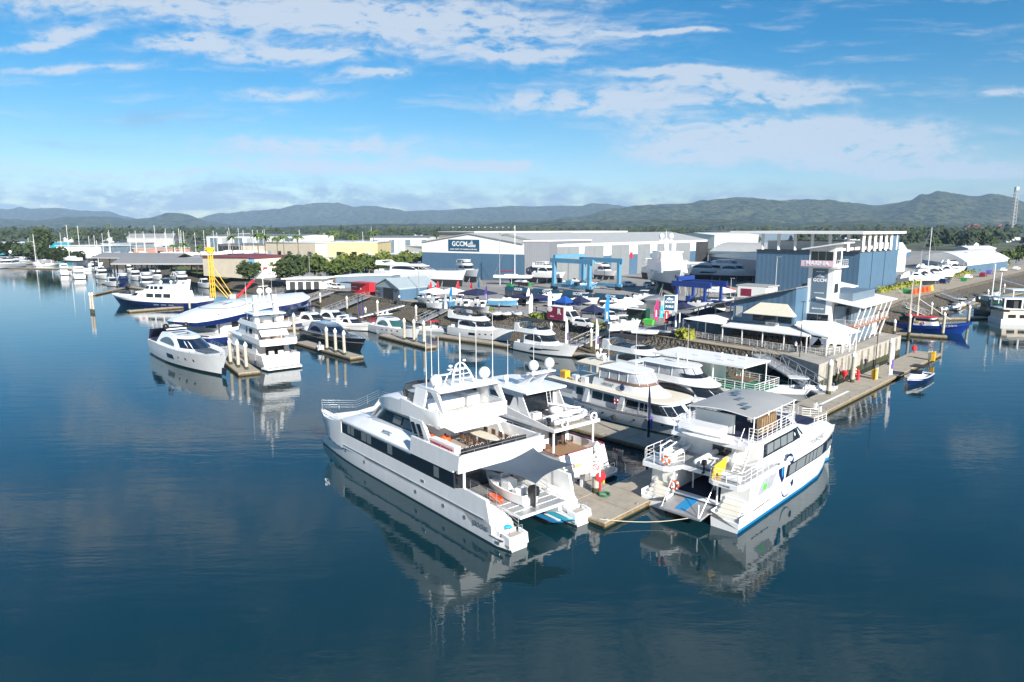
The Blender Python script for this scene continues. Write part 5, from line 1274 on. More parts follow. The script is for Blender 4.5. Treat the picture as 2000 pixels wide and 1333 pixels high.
for k, (x, y, a) in enumerate([(4.5, -1.7, 60), (5.2, -1.2, 120), (4.3, 1.2, -60)]):
    c = c0.copy(); COL.objects.link(c); c.location = on(YB, (x, y, 1.6)); c.rotation_euler = (0, 0, YB.rotation_euler.z + R(a)); tag(c, 'brown chair on the lower teak aft deck of the raised aft-deck yacht', 'chair', 'chairs on the teak aft deck')

def classic_yacht():
    hd = -51.3
    t = thing('classic_motor_yacht', 'long pale grey-hulled classic motor yacht with cream boat deck and dark blue stripe', 'motor yacht', (7.2, 85.35, 0), hd)
    L, B = 24.0, 6.3
    rows = [(-.3, 'boot'), (0, 'boot'), (.06, 'boot'), (.5, 'gel_grey'), (.86, 'gel_grey'), (.90, 'navy'), (.95, 'gel_grey'), (.975, 'navy'), (1, 'gel_grey')]
    h = hull_mesh(L, B, (1.9, 1.75, 3.0), 2.4, .72, rows, tm=.42, ts=-.6, pw=2.0); h.build('hull', t, ang=35); deck_mesh(h, .25, 'deck_cream', .12, cap='teak').build('deck', t)
    # deckhouse nearly full width aft, walk-around forward
    m = M(); a = House((1.6, 3.45), (-.2, .1), (16.3, 15.2), (19.6, 17.6), (2.75, 2.65), 3.4); a.body(m, 'gel_grey', [1.5, 2.4, 3.45]); m.build('deckhouse', t, ang=40)
    g = M(); a.win(g, .3, 3.6, 2.1, 3.1, 'clear', slant=(.25, .3)); g.split('aft_window', t)
    g = M()
    for (x0, x1) in ((4.3, 5.4), (7.0, 8.6), (8.8, 10.4), (12.2, 14.0), (14.25, 14.8), (14.95, 15.5)): a.win(g, x0, x1, 2.25, 3.12, 'glass')
    g.split('side_window', t)
    g = M()
    for (t0, t1) in ((-89, -58), (-55, -27), (-24, -1.5), (1.5, 24), (27, 55), (58, 89)): a.wind(g, t0, t1, 2.3, 3.2, 'glass', .04)
    g.split('wheelhouse_window', t)
    m = M()
    for x in (5.5, 11.0): m.xz([(x, 1.6), (x + .8, 1.6), (x + 1.3, 3.45), (x + .7, 3.45)], -3.0, -2.75, 'gel_grey'); m.xz([(x, 1.6), (x + .8, 1.6), (x + 1.3, 3.45), (x + .7, 3.45)], 2.75, 3.0, 'gel_grey')
    m.split('side_buttress', t)
    m = M(); a.slab(m, 3.42, .16, .42, 'gel_warm', xa=-.5); a2 = House((3.58, 3.6), (-.3, -.3), (15.2, 15.2), (17.6, 17.6), (2.85, 2.85), 3.4); a2.slab(m, 3.58, .02, .1, 'deck_cream', xa=-.3); m.build('boat_deck', t, ang=50)
    m = M(); m.loft([[(16.0, -2.0, 1.6), (16.0, 2.0, 1.6), (16.0, 1.8, 2.35), (16.0, -1.8, 2.35)], [(19.2, -1.6, 1.95), (19.2, 1.6, 1.95), (19.2, 1.4, 2.55), (19.2, -1.4, 2.55)], [(20.6, -1.2, 2.1), (20.6, 1.2, 2.1), (20.2, 1.0, 2.5), (20.2, -1.0, 2.5)]], 'gel'); m.build('trunk_cabin', t)
    f = House((3.6, 4.55), (6.2, 6.4), (12.5, 11.6), (16.0, 13.6), (2.0, 1.9), 2.2); m = M(); f.body(m, 'gel'); m.build('flybridge', t, ang=50)
    g = M(); f2 = House((4.5, 6.0), (7.2, 7.2), (11.8, 11.2), (13.8, 12.8), (1.9, 1.75), 2.6); f2.body(g, 'clear', [4.75, 5.85]); g.build('clear_screens', t)
    m = M(); f2.wind(m, -90, 90, 4.5, 4.78, 'seat_brown', .06); f2.win(m, 8.2, 11.8, 4.5, 4.78, 'seat_brown', off=.06); m.build('brown_lee_cloth', t)
    m = M(); f2.slab(m, 5.85, .14, .22, 'roof_white', xa=7.0); m.build('hardtop', t)
    m = M()
    for s in (1, -1):
        for x in (7.3, 8.8, 10.3, 11.6): m.tube(f2.side(x, 4.6, s, .03), f2.side(x, 5.9, s, .03), .035, 'gel', 4)
    for th in (-50, -18, 18, 50): m.tube(f2.nose(th, 4.6, .05), f2.nose(th, 5.9, .05), .03, 'gel', 4)
    m.build('screen_frame', t)
    m = M(); rg = []
    for i in range(6):
        f_ = i / 5; rg.append([(lerp(3.4, 6.8, f_), lerp(-1.9, 1.9, j / 6), 5.95 + .22 * math.sin(math.pi * j / 6)) for j in range(7)])
    m.loft(rg, 'sand_cloth', close=False); m.loft([[(p[0], p[1], p[2] - .04) for p in r] for r in rg], 'sand_cloth', close=False); m.build('aft_bimini', t)
    m = M()
    for x in (3.6, 6.6):
        for y in (-1.8, 1.8): m.tube((x, y, 3.6), (x, y, 5.95), .03, 'steel', 4)
    m.build('bimini_frame', t)
    m = M(); m.box(3.1, 3.9, -2.35, -1.85, 3.62, 4.35, 'gel'); m.box(4.7, 5.5, -2.35, -1.85, 3.62, 4.35, 'gel')
    m.torus((3.5, -2.37, 3.98), .25, .02, 'alu', 'y', 12, 4); m.build('air_conditioner', t)
    m = M(); m.box(.9, 1.9, -2.3, -1.5, 3.62, 4.5, 'yellow')
    for i in range(5): m.box(.95 + i * .2, 1.0 + i * .2, -2.34, -2.3, 3.7, 4.4, 'wood')
    m.build('yellow_raft_case', t)
    m = M(); m.box(6.0, 7.0, -.6, .4, 3.62, 4.3, 'wood'); m.build('wooden_bench', t)
    text('name_lettering', 'MAYFAIR', .42, 'curtain', frame3((8.9, -2.04, 4.12), (1, 0, 0), (0, .1, 1)), t, ext=.015)
    m = M(); m.torus((11.0, -2.05, 4.1), .3, .08, 'navy', 'y', 14, 5); m.ball((11.0, -2.05, 4.1), .14, .03, .14, 'navy'); m.build('ring_emblem', t)
    life_ring((11.0, -2.95, 2.6), t, 'y', 'red', .3)
    m = M(); 
    L_ = [hull_side(h, lerp(11, 25.6, i / 12), 1, -1, -.1) for i in range(13)]; rail(L_, .7, 2, .02, post=1.3, m=m, build=False); rail([Vector((p.x, -p.y, p.z)) for p in L_], .7, 2, .02, post=1.3, m=m, build=False); m.build('side_rail', t)
    m = M()
    for x in (5.6, 6.9, 9.0, 13.5, 17.0, 19.5):
        p = hull_side(h, x, .55, -1, .02); m.ball(tuple(p), .2, .03, .12, 'glass', 8, 5)
    m.split('porthole', t)
    m = M(); p = hull_side(h, 10.8, .3, -1, .25); m.ball((p.x, p.y, .75), .32, k='black_cloth'); m.tube((p.x, p.y, .9), (p.x, p.y + .2, 1.8), .02, 'black', 4); m.build('ball_fender', t)
    radome((6.2, 0, 6.4), .3, t, ped=.3); antenna((6.0, 1.0, 6.0), 4.0, t); antenna((12, -1, 5.9), 5.5, t)
    m = M(); m.tube((5.6, 0, 3.6), (5.6, 0, 7.4), .06, 'gel'); m.box(5.4, 5.8, -.8, .8, 6.9, 6.98, 'gel'); m.ball((5.6, 0, 7.5), .2, k='gel'); m.build('mast', t)
    return t
YD = classic_yacht()
def offD(al, pp): return (7.2 + al * .6252 + pp * .7804, 85.35 - al * .7804 + pp * .6252)
YE = motor_yacht('pilothouse_yacht', 'white flybridge yacht with clear screens and dark wraparound windscreen beside the classic yacht', 'motor yacht', offD(5.5, 6.3), -50, 21, 5.3, (2.3, 2.45, 3.1), 'pilot', ports='none')
antenna((7.5, .6, 6.2), 4.5, YE); radome((6.6, 0, 6.7), .32, YE)
YG = motor_yacht('sport_flybridge_boat', 'white sport flybridge boat with swept black top below the restaurant bank', 'motor yacht', offD(-11.5, 19.5), -50, 17, 4.8, (1.7, 1.7, 2.3), 'fly', ports='panel')
YK = motor_yacht('flybridge_yacht', 'white flybridge yacht with black folded sun top and two arched side windows', 'motor yacht', (-12.3, 141.8), -43, 17.5, 4.8, (1.9, 2.0, 2.6), 'fly', ports='panel')
YJ = motor_yacht('sport_cruiser', 'white sport cruiser with black slash windows in its hull sides', 'motor yacht', (1.4, 124.0), -46, 14.2, 4.4, (1.6, 1.8, 2.3), 'fly', ports='slash')
YC = motor_yacht('coupe_yacht', 'large sleek white coupe yacht with huge dark windscreen, leftmost of the near boats', 'motor yacht', (-62.2, 120.6), -47.5, 30, 6.6, (2.7, 2.9, 3.3), 'coupe', glass='glass_blue', boot='black', deckk='deck_white', ports='panel', rake=2.6, roofk='gel')
m = M(); h = t_h[YC.name]
for sg in (1, -1): hull_patch(m, h, 8.0, 9.0, .38, .66, 'gel', sg, 2, -.5); hull_patch(m, h, 16.2, 17.4, .38, .7, 'gel', sg, 2, -.5); hull_patch(m, h, 27.6, 29.2, .08, .42, 'black', sg, 4, .5)
m.split('hull_window', YC)
m = M(); m.ball((7.2, 1.6, 5.5), .5, .5, .5, 'black'); m.ball((7.2, -1.6, 5.5), .5, .5, .5, 'black'); m.box(7.0, 7.4, -1.6, 1.6, 4.9, 5.1, 'gel'); m.build('black_domes', YC)
m = M(); m.box(1.0, 5.0, -2.6, 2.6, 3.0, 3.1, 'navy_cloth'); m.xz([(.6, 2.8), (.9, 2.8), (4.2, 4.9), (1.6, 4.6)], -2.7, 2.7, 'navy_cloth'); m.build('aft_awning', YC)
YR = motor_yacht('grey_cruiser', 'dark grey and black sleek motor cruiser beside the three piles', 'motor yacht', (-41.2, 137.2), -49.3, 23.5, 5.4, (2.1, 2.2, 2.6), 'coupe', hk='hull_dark', roofk='grey_paint', stripe='grey_light', glass='glass_blue', deckk='grey_light', boot='black', rake=2.2, ports='none')
YX = motor_yacht('express_cruiser', 'white express cruiser with green tinted windscreen right of the dark grey cruiser', 'motor boat', (-29.5, 146.0), -47, 16.5, 4.6, (1.7, 1.8, 2.2), 'coupe', glass='glass_green', rake=1.4, ports='oval')
m = M(); m.box(3.4, 4.4, -1.6, 1.6, 3.9, 4.0, 'gel'); m.ball((3.8, .6, 4.2), .3, k='gel'); m.ball((3.8, -.5, 4.2), .25, k='gel'); m.build('radar_wing', YX)

def tri_deck():
    t = thing('tri_deck_yacht', 'tall white three-deck yacht with twin square funnels seen from its stern', 'motor yacht', (-36.2, 105.6, 0), 128.5)
    L, B = 25, 6.4
    h = hull_mesh(L, B, (2.3, 2.3, 3.4), 1.8, .95, [(-.3, 'boot'), (0, 'boot'), (.08, 'boot'), (.6, 'gel'), (1, 'gel')], ts=.4); h.build('hull', t, ang=35); deck_mesh(h, .7, 'teak', .14).build('deck', t)
    m = M(); m.prism([(-1.2, -2.7), (.8, -3.1), (.8, 3.1), (-1.2, 2.7)], .22, .45, 'gel'); m.prism([(-1.1, -2.5), (.3, -2.8), (.3, 2.8), (-1.1, 2.5)], .45, .465, 'teak_grey'); m.build('swim_platform', t)
    m = M()
    for y in (-1.7, 0, 1.7): rail([(-1.0, y - .4, .46), (-1.0, y + .4, .46)], .8, 0, .02, m=m, build=False)
    m.build('platform_rail', t)
    a = House((1.6, 4.0), (4.0, 4.0), (17, 15.5), (21, 18), (2.7, 2.6), 2.8); m = M(); a.body(m, 'gel'); m.build('main_cabin', t, ang=50)
    m = M(); m.box(3.9, 3.96, -1.8, 1.2, 1.7, 3.6, 'glass'); m.build('saloon_door', t); g = M(); a.win(g, 6, 9, 2.6, 3.4); a.win(g, 10, 13, 2.6, 3.4); g.split('side_window', t)
    m = M(); m.box(2.6, 3.0, -1.2, -.4, 1.7, 2.5, 'white_cloth'); m.box(2.6, 3.0, .3, 1.1, 1.7, 2.5, 'white_cloth'); m.box(1.2, 1.7, -2.0, 2.0, 1.6, 2.1, 'sand_cloth'); m.build('deck_seats', t)
    m = M(); m.prism([(1.2, -2.9), (1.2, 2.9), (18, 2.8), (19.5, 0), (18, -2.8)], 4.0, 4.2, 'gel'); m.prism([(1.2, -2.95), (1.1, -2.6), (1.1, 2.6), (1.2, 2.95), (.7, 2.7), (.6, 0), (.7, -2.7)], 3.7, 4.75, 'gel')
    for s in (1, -1): m.xz([(1.1, 3.8), (10, 3.95), (10, 4.75), (1.1, 4.75)], s * 2.9 - .06, s * 2.9 + .06, 'gel')
    m.build('upper_deck', t)
    m = M(); rail([(8, 2.9, 4.7), (1.1, 2.85, 4.7), (1.1, -2.85, 4.7), (8, -2.9, 4.7)], .5, 1, .02, m=m, build=False); m.build('upper_rail', t)
    m = M(); m.tube((3.2, -.6, 4.2), (3.2, -.6, 5.0), .75, 'wood', 14); m.box(2.6, 3.4, .8, 1.6, 4.2, 5.0, 'seat_brown'); m.build('deck_table', t)
    b = House((4.2, 6.3), (5.2, 5.2), (13, 12), (16.5, 14), (2.35, 2.25), 2.6); m = M(); b.body(m, 'gel'); m.build('upper_cabin', t, ang=50)
    g = M(); b.win(g, 6.6, 8.0, 4.95, 5.8); b.win(g, 9.0, 9.7, 4.9, 5.9); b.wind(g, -80, 80, 5.0, 6.0); g.split('upper_window', t); m = M(); m.box(5.1, 5.16, -1.6, 1.6, 4.3, 6.0, 'glass'); m.build('upper_door', t)
    m = M(); m.xz([(2.4, 4.95), (2.6, 4.95), (4.2, 6.25), (4.1, 6.3)], -2.2, 2.2, 'gel_grey'); m.build('roller_awning', t)
    f = House((6.3, 7.1), (2.8, 3.0), (11.5, 11), (15, 13), (2.7, 2.6), 2.4); m = M(); f.slab(m, 6.25, .2, 0, 'gel', xa=2.8); r0, r1 = f.ring(6.3), f.ring(7.0); m.loft([r0, r1, [(p[0] * .98 + .15, p[1] * .93, p[2]) for p in r1], [(p[0] * .98 + .15, p[1] * .93, 6.5) for p in r0]], 'gel', caps=False); m.build('sun_deck', t)
    m = M()
    for s in (1, -1): m.loft([[(5.4, s * 1.75 - .35, 6.4), (6.6, s * 1.75 - .35, 6.4), (6.6, s * 1.75 + .35, 6.4), (5.4, s * 1.75 + .35, 6.4)], [(6.5, s * 1.55 - .28, 11.2), (7.3, s * 1.55 - .28, 11.2), (7.3, s * 1.55 + .28, 11.2), (6.5, s * 1.55 + .28, 11.2)]], 'gel')
    m.split('funnel', t)
    m = M(); m.prism([(4.4, -2.6), (9.6, -2.5), (10.2, 0), (9.6, 2.5), (4.4, 2.6)], 8.2, 8.38, 'gel'); m.box(5.8, 7.6, -2.4, 2.4, 9.9, 10.0, 'gel'); m.build('hardtop', t)
    radome((6.6, .72, 11.4), .5, t, ped=1.2); radome((6.6, -.72, 11.4), .5, t, ped=1.2)
    m = M(); m.tube((6.9, 0, 9.9), (6.9, 0, 15.5), .06, 'gel'); m.ball((6.9, 0, 14.0), .32, k='gel'); m.tube((6.9, -.8, 12.6), (6.9, .8, 12.6), .05, 'gel'); m.build('mast', t)
    m = M(); m.box(4.2, 5.2, -2.0, -1.0, 6.5, 7.1, 'sand_cloth'); m.ball((4.6, .4, 7.0), .9, .8, .35, 'sand_cloth'); m.box(8.0, 9.6, -1.6, 1.6, 6.5, 7.3, 'gel'); m.build('sun_deck_seats', t)
    for (x, y, hh) in ((8.6, 2.3, 6), (9.5, 2.0, 5.2), (9.3, -2.2, 6.4), (7.8, -2.35, 5)): antenna((x, y, 7.2), hh, t)
    m = M(); m.tube((1.2, -.4, 4.2), (.6, -.4, 6.4), .05, 'gel'); m.build('flagstaff', t)
    g = M(); hull_patch(g, h, 7, 8.4, .45, .7, 'glass', 1); hull_patch(g, h, 10, 11.4, .45, .7, 'glass', 1); g.split('hull_window', t)
    fenders(h, (3, 8, 13), t, 1)
    return t
tri_deck()
def helipad_boat():
    t = thing('curved_roof_houseboat', 'large houseboat under a huge curved white wing roof marked with an H', 'houseboat', (-57.2, 145.5, 0), 67)
    m = M(); m.prism([(-15, -5), (-12, -6.5), (13, -6.5), (16, -5), (16, 5), (13, 6.5), (-12, 6.5), (-15, 5)], -.4, .9, 'navy'); m.prism([(-14.6, -4.9), (-11.9, -6.4), (12.9, -6.4), (15.8, -4.9), (15.8, 4.9), (12.9, 6.4), (-11.9, 6.4), (-14.6, 4.9)], .9, 1.5, 'gel'); m.build('hull', t)
    m = M(); m.prism([(-15.2, -5.1), (-12, -6.6), (13, -6.6), (16.2, -5.1), (16.2, 5.1), (13, 6.6), (-12, 6.6), (-15.2, 5.1)], 1.5, 1.56, 'gel'); m.build('deck', t)
    m = M(); m.box(-11, 6, -5, 5, 1.56, 4.2, 'wall_white'); m.build('cabin', t); g = M()
    for x in (-9, -6, -3, 0, 3): g.box(x, x + 1.8, -5.06, -5.0, 2.3, 3.6, 'glass')
    for y in (-3, 0.5): g.box(6.0, 6.06, y, y + 2.4, 1.8, 3.9, 'glass')
    for x in (-9, -5): g.box(-11.06, -11.0, x / 3, x / 3 + 1.5, 2.2, 3.6, 'glass')
    g.split('window', t)
    n1, n2 = 20, 10; top = []
    for i in range(n1 + 1):
        f = i / n1; u = 2 * f - 1; row = []
        w_ = 7.6 * (1 - abs(u) ** 2.6) ** .5 + .05
        zc = 6.3 - 2.6 * abs(min(0, u)) ** 1.8 - .2 * max(0, u) ** 2
        for j in range(n2 + 1):
            v = 2 * j / n2 - 1; row.append((u * 18.5, v * w_, zc + .7 - 1.5 * abs(v) ** 2.2 * (w_ / 7.6)))
        top.append(row)
    m = M(); m.loft(top, 'gel', close=False); m.build('wing_roof', t, ang=80, fix=False); m = M(); bot = [[(p[0] * .985, p[1] * .97, p[2] - .5 - .6 * abs(p[1]) / 7.6) for p in r] for r in top]; m.loft(bot, 'navy', close=False)
    for k in (0, -1): m.loft([[r[k] for r in top], [r[k] for r in bot]], 'navy', close=False)
    m.build('roof_underside', t, ang=80, fix=False)
    m = M(); z = lambda x, y: 6.3 - 2.6 * abs(min(0, x / 18.5)) ** 1.8 + .74 - 1.5 * abs(y / 7.6) ** 2.2
    def line(a, b, w_=.28):
        n = 8; d = Vector((b[0] - a[0], b[1] - a[1])).normalized(); nx, ny = -d.y * w_ / 2, d.x * w_ / 2; vs = []
        for i in range(n + 1):
            x, y = lerp(a[0], b[0], i / n), lerp(a[1], b[1], i / n); vs += [(x + nx, y + ny, z(x + nx, y + ny) + .02), (x - nx, y - ny, z(x - nx, y - ny) + .02)]
        m.add(vs, [(2 * i, 2 * i + 1, 2 * i + 3, 2 * i + 2) for i in range(n)], 'curtain')
    cx = -6
    for i in range(28):
        a, b = R(i * 360 / 28), R((i + 1) * 360 / 28); line((cx + 4.6 * math.cos(a), 4.6 * math.sin(a)), (cx + 4.6 * math.cos(b), 4.6 * math.sin(b)), .16)
    line((cx - 1.3, 1.3), (cx + 1.3, 1.3)); line((cx - 1.3, -1.3), (cx + 1.3, -1.3)); line((cx, -1.3), (cx, 1.3)); m.build('helipad_marking', t, fix=False)
    m = M()
    for (x, y) in ((-12, -4.8), (-12, 4.8), (14, -5.5), (14, 5.5), (8, -5.8), (8, 5.8)): m.tube((x, y, 1.5), (x, y, 5.3), .12, 'navy', 6)
    m.split('roof_post', t)
    m = M(); m.prism([(6, -6.3), (15.5, -5), (15.5, 5), (6, 6.3)], 4.0, 4.2, 'navy'); m.build('mezzanine', t)
    m = M(); rail([(6, -6.3, 1.56), (13, -6.3, 1.56), (15.8, -5, 1.56), (15.8, 5, 1.56)], 1.0, 3, .03, 'white', m=m, build=False); rail([(6, -6.1, 4.2), (15.3, -4.9, 4.2), (15.3, 4.9, 4.2)], .9, 2, .03, 'white', m=m, build=False); m.build('terrace_rail', t)
    m = M(); m.tube((9, -3, 1.56), (9, -3, 2.3), .7, 'seat_brown', 10)
    for x in (10.5, 12.0, 13.2): m.box(x, x + .5, -4, -3.5, 1.56, 2.4, 'dark_int')
    m.build('terrace_furniture', t)
    m = M(); m.box(8, 10, 1, 3.5, 4.2, 5.2, 'green_deck'); m.ball((12, 3.5, 4.9), .7, .7, .8, 'leaf', 8, 6); m.build('planter', t)
helipad_boat()
def blue_cat():
    t = thing('navy_catamaran', 'white and navy expedition catamaran with square saloon windows and a raked mast fin', 'catamaran', (-85.5, 189.5, 0), 167)
    L, B = 25, 7.5
    h = hull_mesh(L - 1.5, B, (2.2, 2.1, 3.3), 2.2, .95, [(-.3, 'boot'), (0, 'algae'), (.05, 'navy'), (.76, 'navy'), (.78, 'gel'), (1, 'gel')], tm=.55, pw=3.2); h.build('hull', t, ang=35); deck_mesh(h, .15, 'deck_white').build('deck', t)
    a = House((2.0, 4.4), (5, 5.4), (15.5, 14.5), (20.5, 17.2), (3.2, 3.0), 3); m = M(); a.body(m, 'gel'); m.build('saloon', t, ang=50)
    g = M()
    for x in (7.0, 9.3, 11.6): a.win(g, x, x + 1.9, 2.8, 3.9, 'glass')
    for (t0, t1) in ((50, 80), (18, 46), (-14, 14), (-46, -18), (-80, -50)): a.wind(g, t0, t1, 3.2, 4.0)
    g.split('saloon_window', t)
    b = House((4.4, 6.2), (6.5, 7), (13.0, 12.6), (16.0, 14.2), (2.5, 2.2), 2.8); m = M(); b.body(m, 'gel'); m.build('wheelhouse', t, ang=50); g = M(); b.wind(g, -85, 85, 5.1, 5.9); b.win(g, 9.4, 10.4, 5.0, 5.9); b.win(g, 10.8, 11.8, 5.0, 5.9); b.win(g, 12.0, 12.8, 5.0, 5.9); g.split('wheelhouse_window', t)
    m = M()
    for s in (1, -1): m.xz([(5.2, 4.4), (8.0, 4.4), (5.4, 7.6), (4.6, 7.6)], s * 1.6 - .1, s * 1.6 + .1, 'gel')
    m.split('raked_fin', t); radome((11, .8, 6.6), .4, t); radome((9.5, -.9, 6.6), .35, t)
    hull_rail(h, 16, 25, .9, 8, t); m = M(); m.box(.5, 3.5, -2.4, 2.4, 2.1, 2.9, 'gel'); m.build('cockpit_locker', t); life_ring((14.5, 3.35, 3.3), t, 'y', 'orange', .35)
    g = M()
    for x in (6, 8, 10): hull_patch(g, h, x, x + 1.4, .35, .5, 'curtain', 1, 2)
    g.split('hull_window', t); t.scale = (1.2, 1.08, 1.0)
blue_cat()
def houseboat():
    L, W = 12.4, 6.0; o = (17.9, 84.6); 
    cx, cy = 24.3, 81.9
    t = thing('flat_roof_houseboat', 'white houseboat with long flat roof, green upper deck and white railings', 'houseboat', (cx, cy, 0), -48)
    for s in (1, -1):
        m = M(); m.xz([(-8, .1), (-7.6, -.4), (7.4, -.4), (8.3, .9), (-8, .9)], s * 2.1 - .7, s * 2.1 + .7, 'gel'); m.build('pontoon', t)
    m = M(); m.box(-7.9, 7.8, -2.9, 2.9, .9, 1.1, 'gel'); m.box(-6.5, 4.2, -2.4, 2.4, 1.1, 3.3, 'wall_white'); m.build('lower_cabin', t)
    g = M()
    for x in (-5.5, -3.2, -.9, 1.4): g.box(x, x + 1.6, -2.45, -2.4, 1.8, 2.9, 'glass')
    g.box(4.2, 4.26, -1.5, 1.5, 1.3, 3.0, 'glass'); g.split('window', t)
    m = M(); m.box(-7.6, 7.6, -2.95, 2.95, 3.3, 3.6, 'gel'); m.box(-7.4, 7.4, -2.8, 2.8, 3.6, 3.615, 'green_deck'); m.build('upper_deck', t)
    m = M(); rail([(-7.4, -2.8, 3.6), (7.4, -2.8, 3.6), (7.4, 2.8, 3.6), (-7.4, 2.8, 3.6)], 1.05, 3, .035, 'white', 1.2, m=m, build=False); m.build('upper_rail', t)
    m = M(); m.box(-4.5, 1.0, -1.5, 2.0, 3.6, 6.2, 'wall_white'); m.build('upper_cabin', t); m = M(); m.box(2.8, 5.6, -.9, .9, 4.35, 4.45, 'seat_brown'); m.tube((4.2, 0, 3.6), (4.2, 0, 4.4), .1, 'white'); m.build('table', t)
    m = M(); m.prism([(-6.6, -3.0), (6.1, -3.0), (6.1, 3.0), (-6.6, 3.0)], 6.3, 6.5, 'roof_white'); m.build('flat_roof', t)
    m = M()
    for x in (-6.3, -2, 2, 5.8):
        for y in (-2.7, 2.7): m.tube((x, y, 3.6), (x, y, 6.3), .07, 'white', 6)
    m.split('roof_post', t)
    m = M()
    for (x, y) in ((-1, -1), (1.2, .5), (2.6, -1.3), (3.6, -.6), (4.0, 1.2)): m.tube((x, y, 6.5), (x, y, 7.0), .08, 'white'); m.ball((x, y, 7.05), .14, .14, .08, 'white', 8, 4)
    m.split('roof_vent', t)
houseboat()
m = M()
def open_boat(name, label, loc, rz, L=6.5, B=2.3, hk='gel', top=None, ob=1, group=None, cat='motor boat', screen=True, cons=True, drop=.35, ds=None):
    t = thing(name, label, cat, loc if len(loc) == 3 else (*loc, 0), rz, group)
    h = hull_mesh(L * .92, B, (.75, .8, 1.15), L * .08, .9, [(-(ds or .25), 'boot' if not ds else hk), (0, hk), (.3, hk), (.8, hk), (1, 'gel')]); h.build('hull', t); deck_mesh(h, drop, 'deck_white', .16, cap='gel').build('deck', t)
    if ds:
        k = M(); k.loft([[(c[1][0], -c[1][1], 0), (c[1][0], 0, -ds * (1 if i < 15 else .5)), (c[1][0], c[1][1], 0)] for i, c in enumerate(h.grid)], hk, close=False); k.build('keel', t)
    if cons:
        m = M(); m.box(L * .38, L * .52, -B * .2, B * .2, .45, 1.35, 'gel'); m.box(L * .2, L * .28, -B * .25, B * .25, .45, .95, 'white_cloth'); m.build('console', t)
        m = M(); m.xz([(L * .5, 1.3), (L * .53, 1.3), (L * .47, 1.85), (L * .45, 1.85)], -B * .22, B * .22, 'glass' if screen else 'clear'); m.build('windscreen', t)
    else:
        m = M(); a = House((.8, 1.35), (L * .45, L * .5), (L * .6, L * .58), (L * .85, L * .72), (B * .36, B * .28), 2); a.body(m, 'gel'); m.build('cuddy', t); g = M(); a2 = House((1.3, 1.85), (L * .4, L * .38), (L * .56, L * .5), (L * .72, L * .6), (B * .33, B * .28), 2); a2.wind(g, -80, 80, 1.3, 1.8, 'glass', 0); g.build('windscreen', t)
    if top:
        m = M(); m.prism([(L * .25, -B * .35), (L * .25, B * .35), (L * .55, B * .35), (L * .55, -B * .35)], [2.1] * 4, [2.16, 2.16, 2.22, 2.22], top); m.build('sun_top', t)
        m = M()
        for x in (.28, .52):
            for s in (1, -1): m.tube((L * x, s * B * .33, .7), (L * x, s * B * .33, 2.12), .025, 'steel', 4)
        m.build('top_frame', t)
    for i in range(ob): outboard((-.3, (i - (ob - 1) / 2) * .5, .1), t, 'black' if hk != 'navy' else 'gel', .85)
    return t
open_boat('cabin_boat', 'small white cabin boat at the end of the houseboat, bow to the right', at(1505, 765), -12, 8.5, 2.9, top='gel', cons=False, ob=0)
open_boat('runabout', 'black and white runabout with dark folding canopy beside the long main walkway', (61.8, 99.8), 224, 8.6, 2.7, hk='navy', top='black_cloth', cons=False, ob=0)
# the wider middle marina: small boats along the back walkway
MB = [('open_fishing_boat', 'small white fishing boat between the three right hand piles', (742, 651), -42, 7.5, 'gel', 'gel', 2), ('open_fishing_boat', 'grey open boat with red people cover beside the left gangway', (818, 645), -20, 9, 'gel_grey', 'red', 1),
      ('open_fishing_boat', 'low white open boat moored against the back walkway near the mud', (745, 634), -50, 6, 'gel', None, 1)]
for n_, lb, p, rz, L_, hk, tp, ob in MB: open_boat(n_, lb, at(*p), rz, L_, L_ * .3, hk=hk, top=tp, ob=ob, group='small boats by the back walkway')
motor_yacht('sport_cruiser_row', 'white sport cruiser with red canopy, left of the row behind the grey cruiser', 'motor boat', at(583, 634), -35, 13, 3.9, (1.4, 1.5, 1.9), 'coupe', 'sport cruisers behind the grey cruiser', ports='none')
motor_yacht('sport_cruiser_row', 'white sport cruiser with long side window, right of the row behind the grey cruiser', 'motor boat', at(622, 630), -35, 13.5, 4.0, (1.4, 1.6, 2.0), 'coupe', 'sport cruisers behind the grey cruiser', ports='slash')
motor_yacht('sport_cruiser_row', 'black hulled open cruiser behind the white express cruiser', 'motor boat', at(655, 640), -33, 12.5, 3.6, (1.3, 1.4, 1.8), 'express', 'sport cruisers behind the grey cruiser', hk='gel', stripe='hull_dark', ports='none')
motor_yacht('sport_cruiser_row', 'white flybridge boat farthest back behind the curved roof houseboat', 'motor boat', at(560, 622), -35, 13, 4.0, (1.5, 1.6, 2.0), 'fly', 'sport cruisers behind the grey cruiser', ports='none')
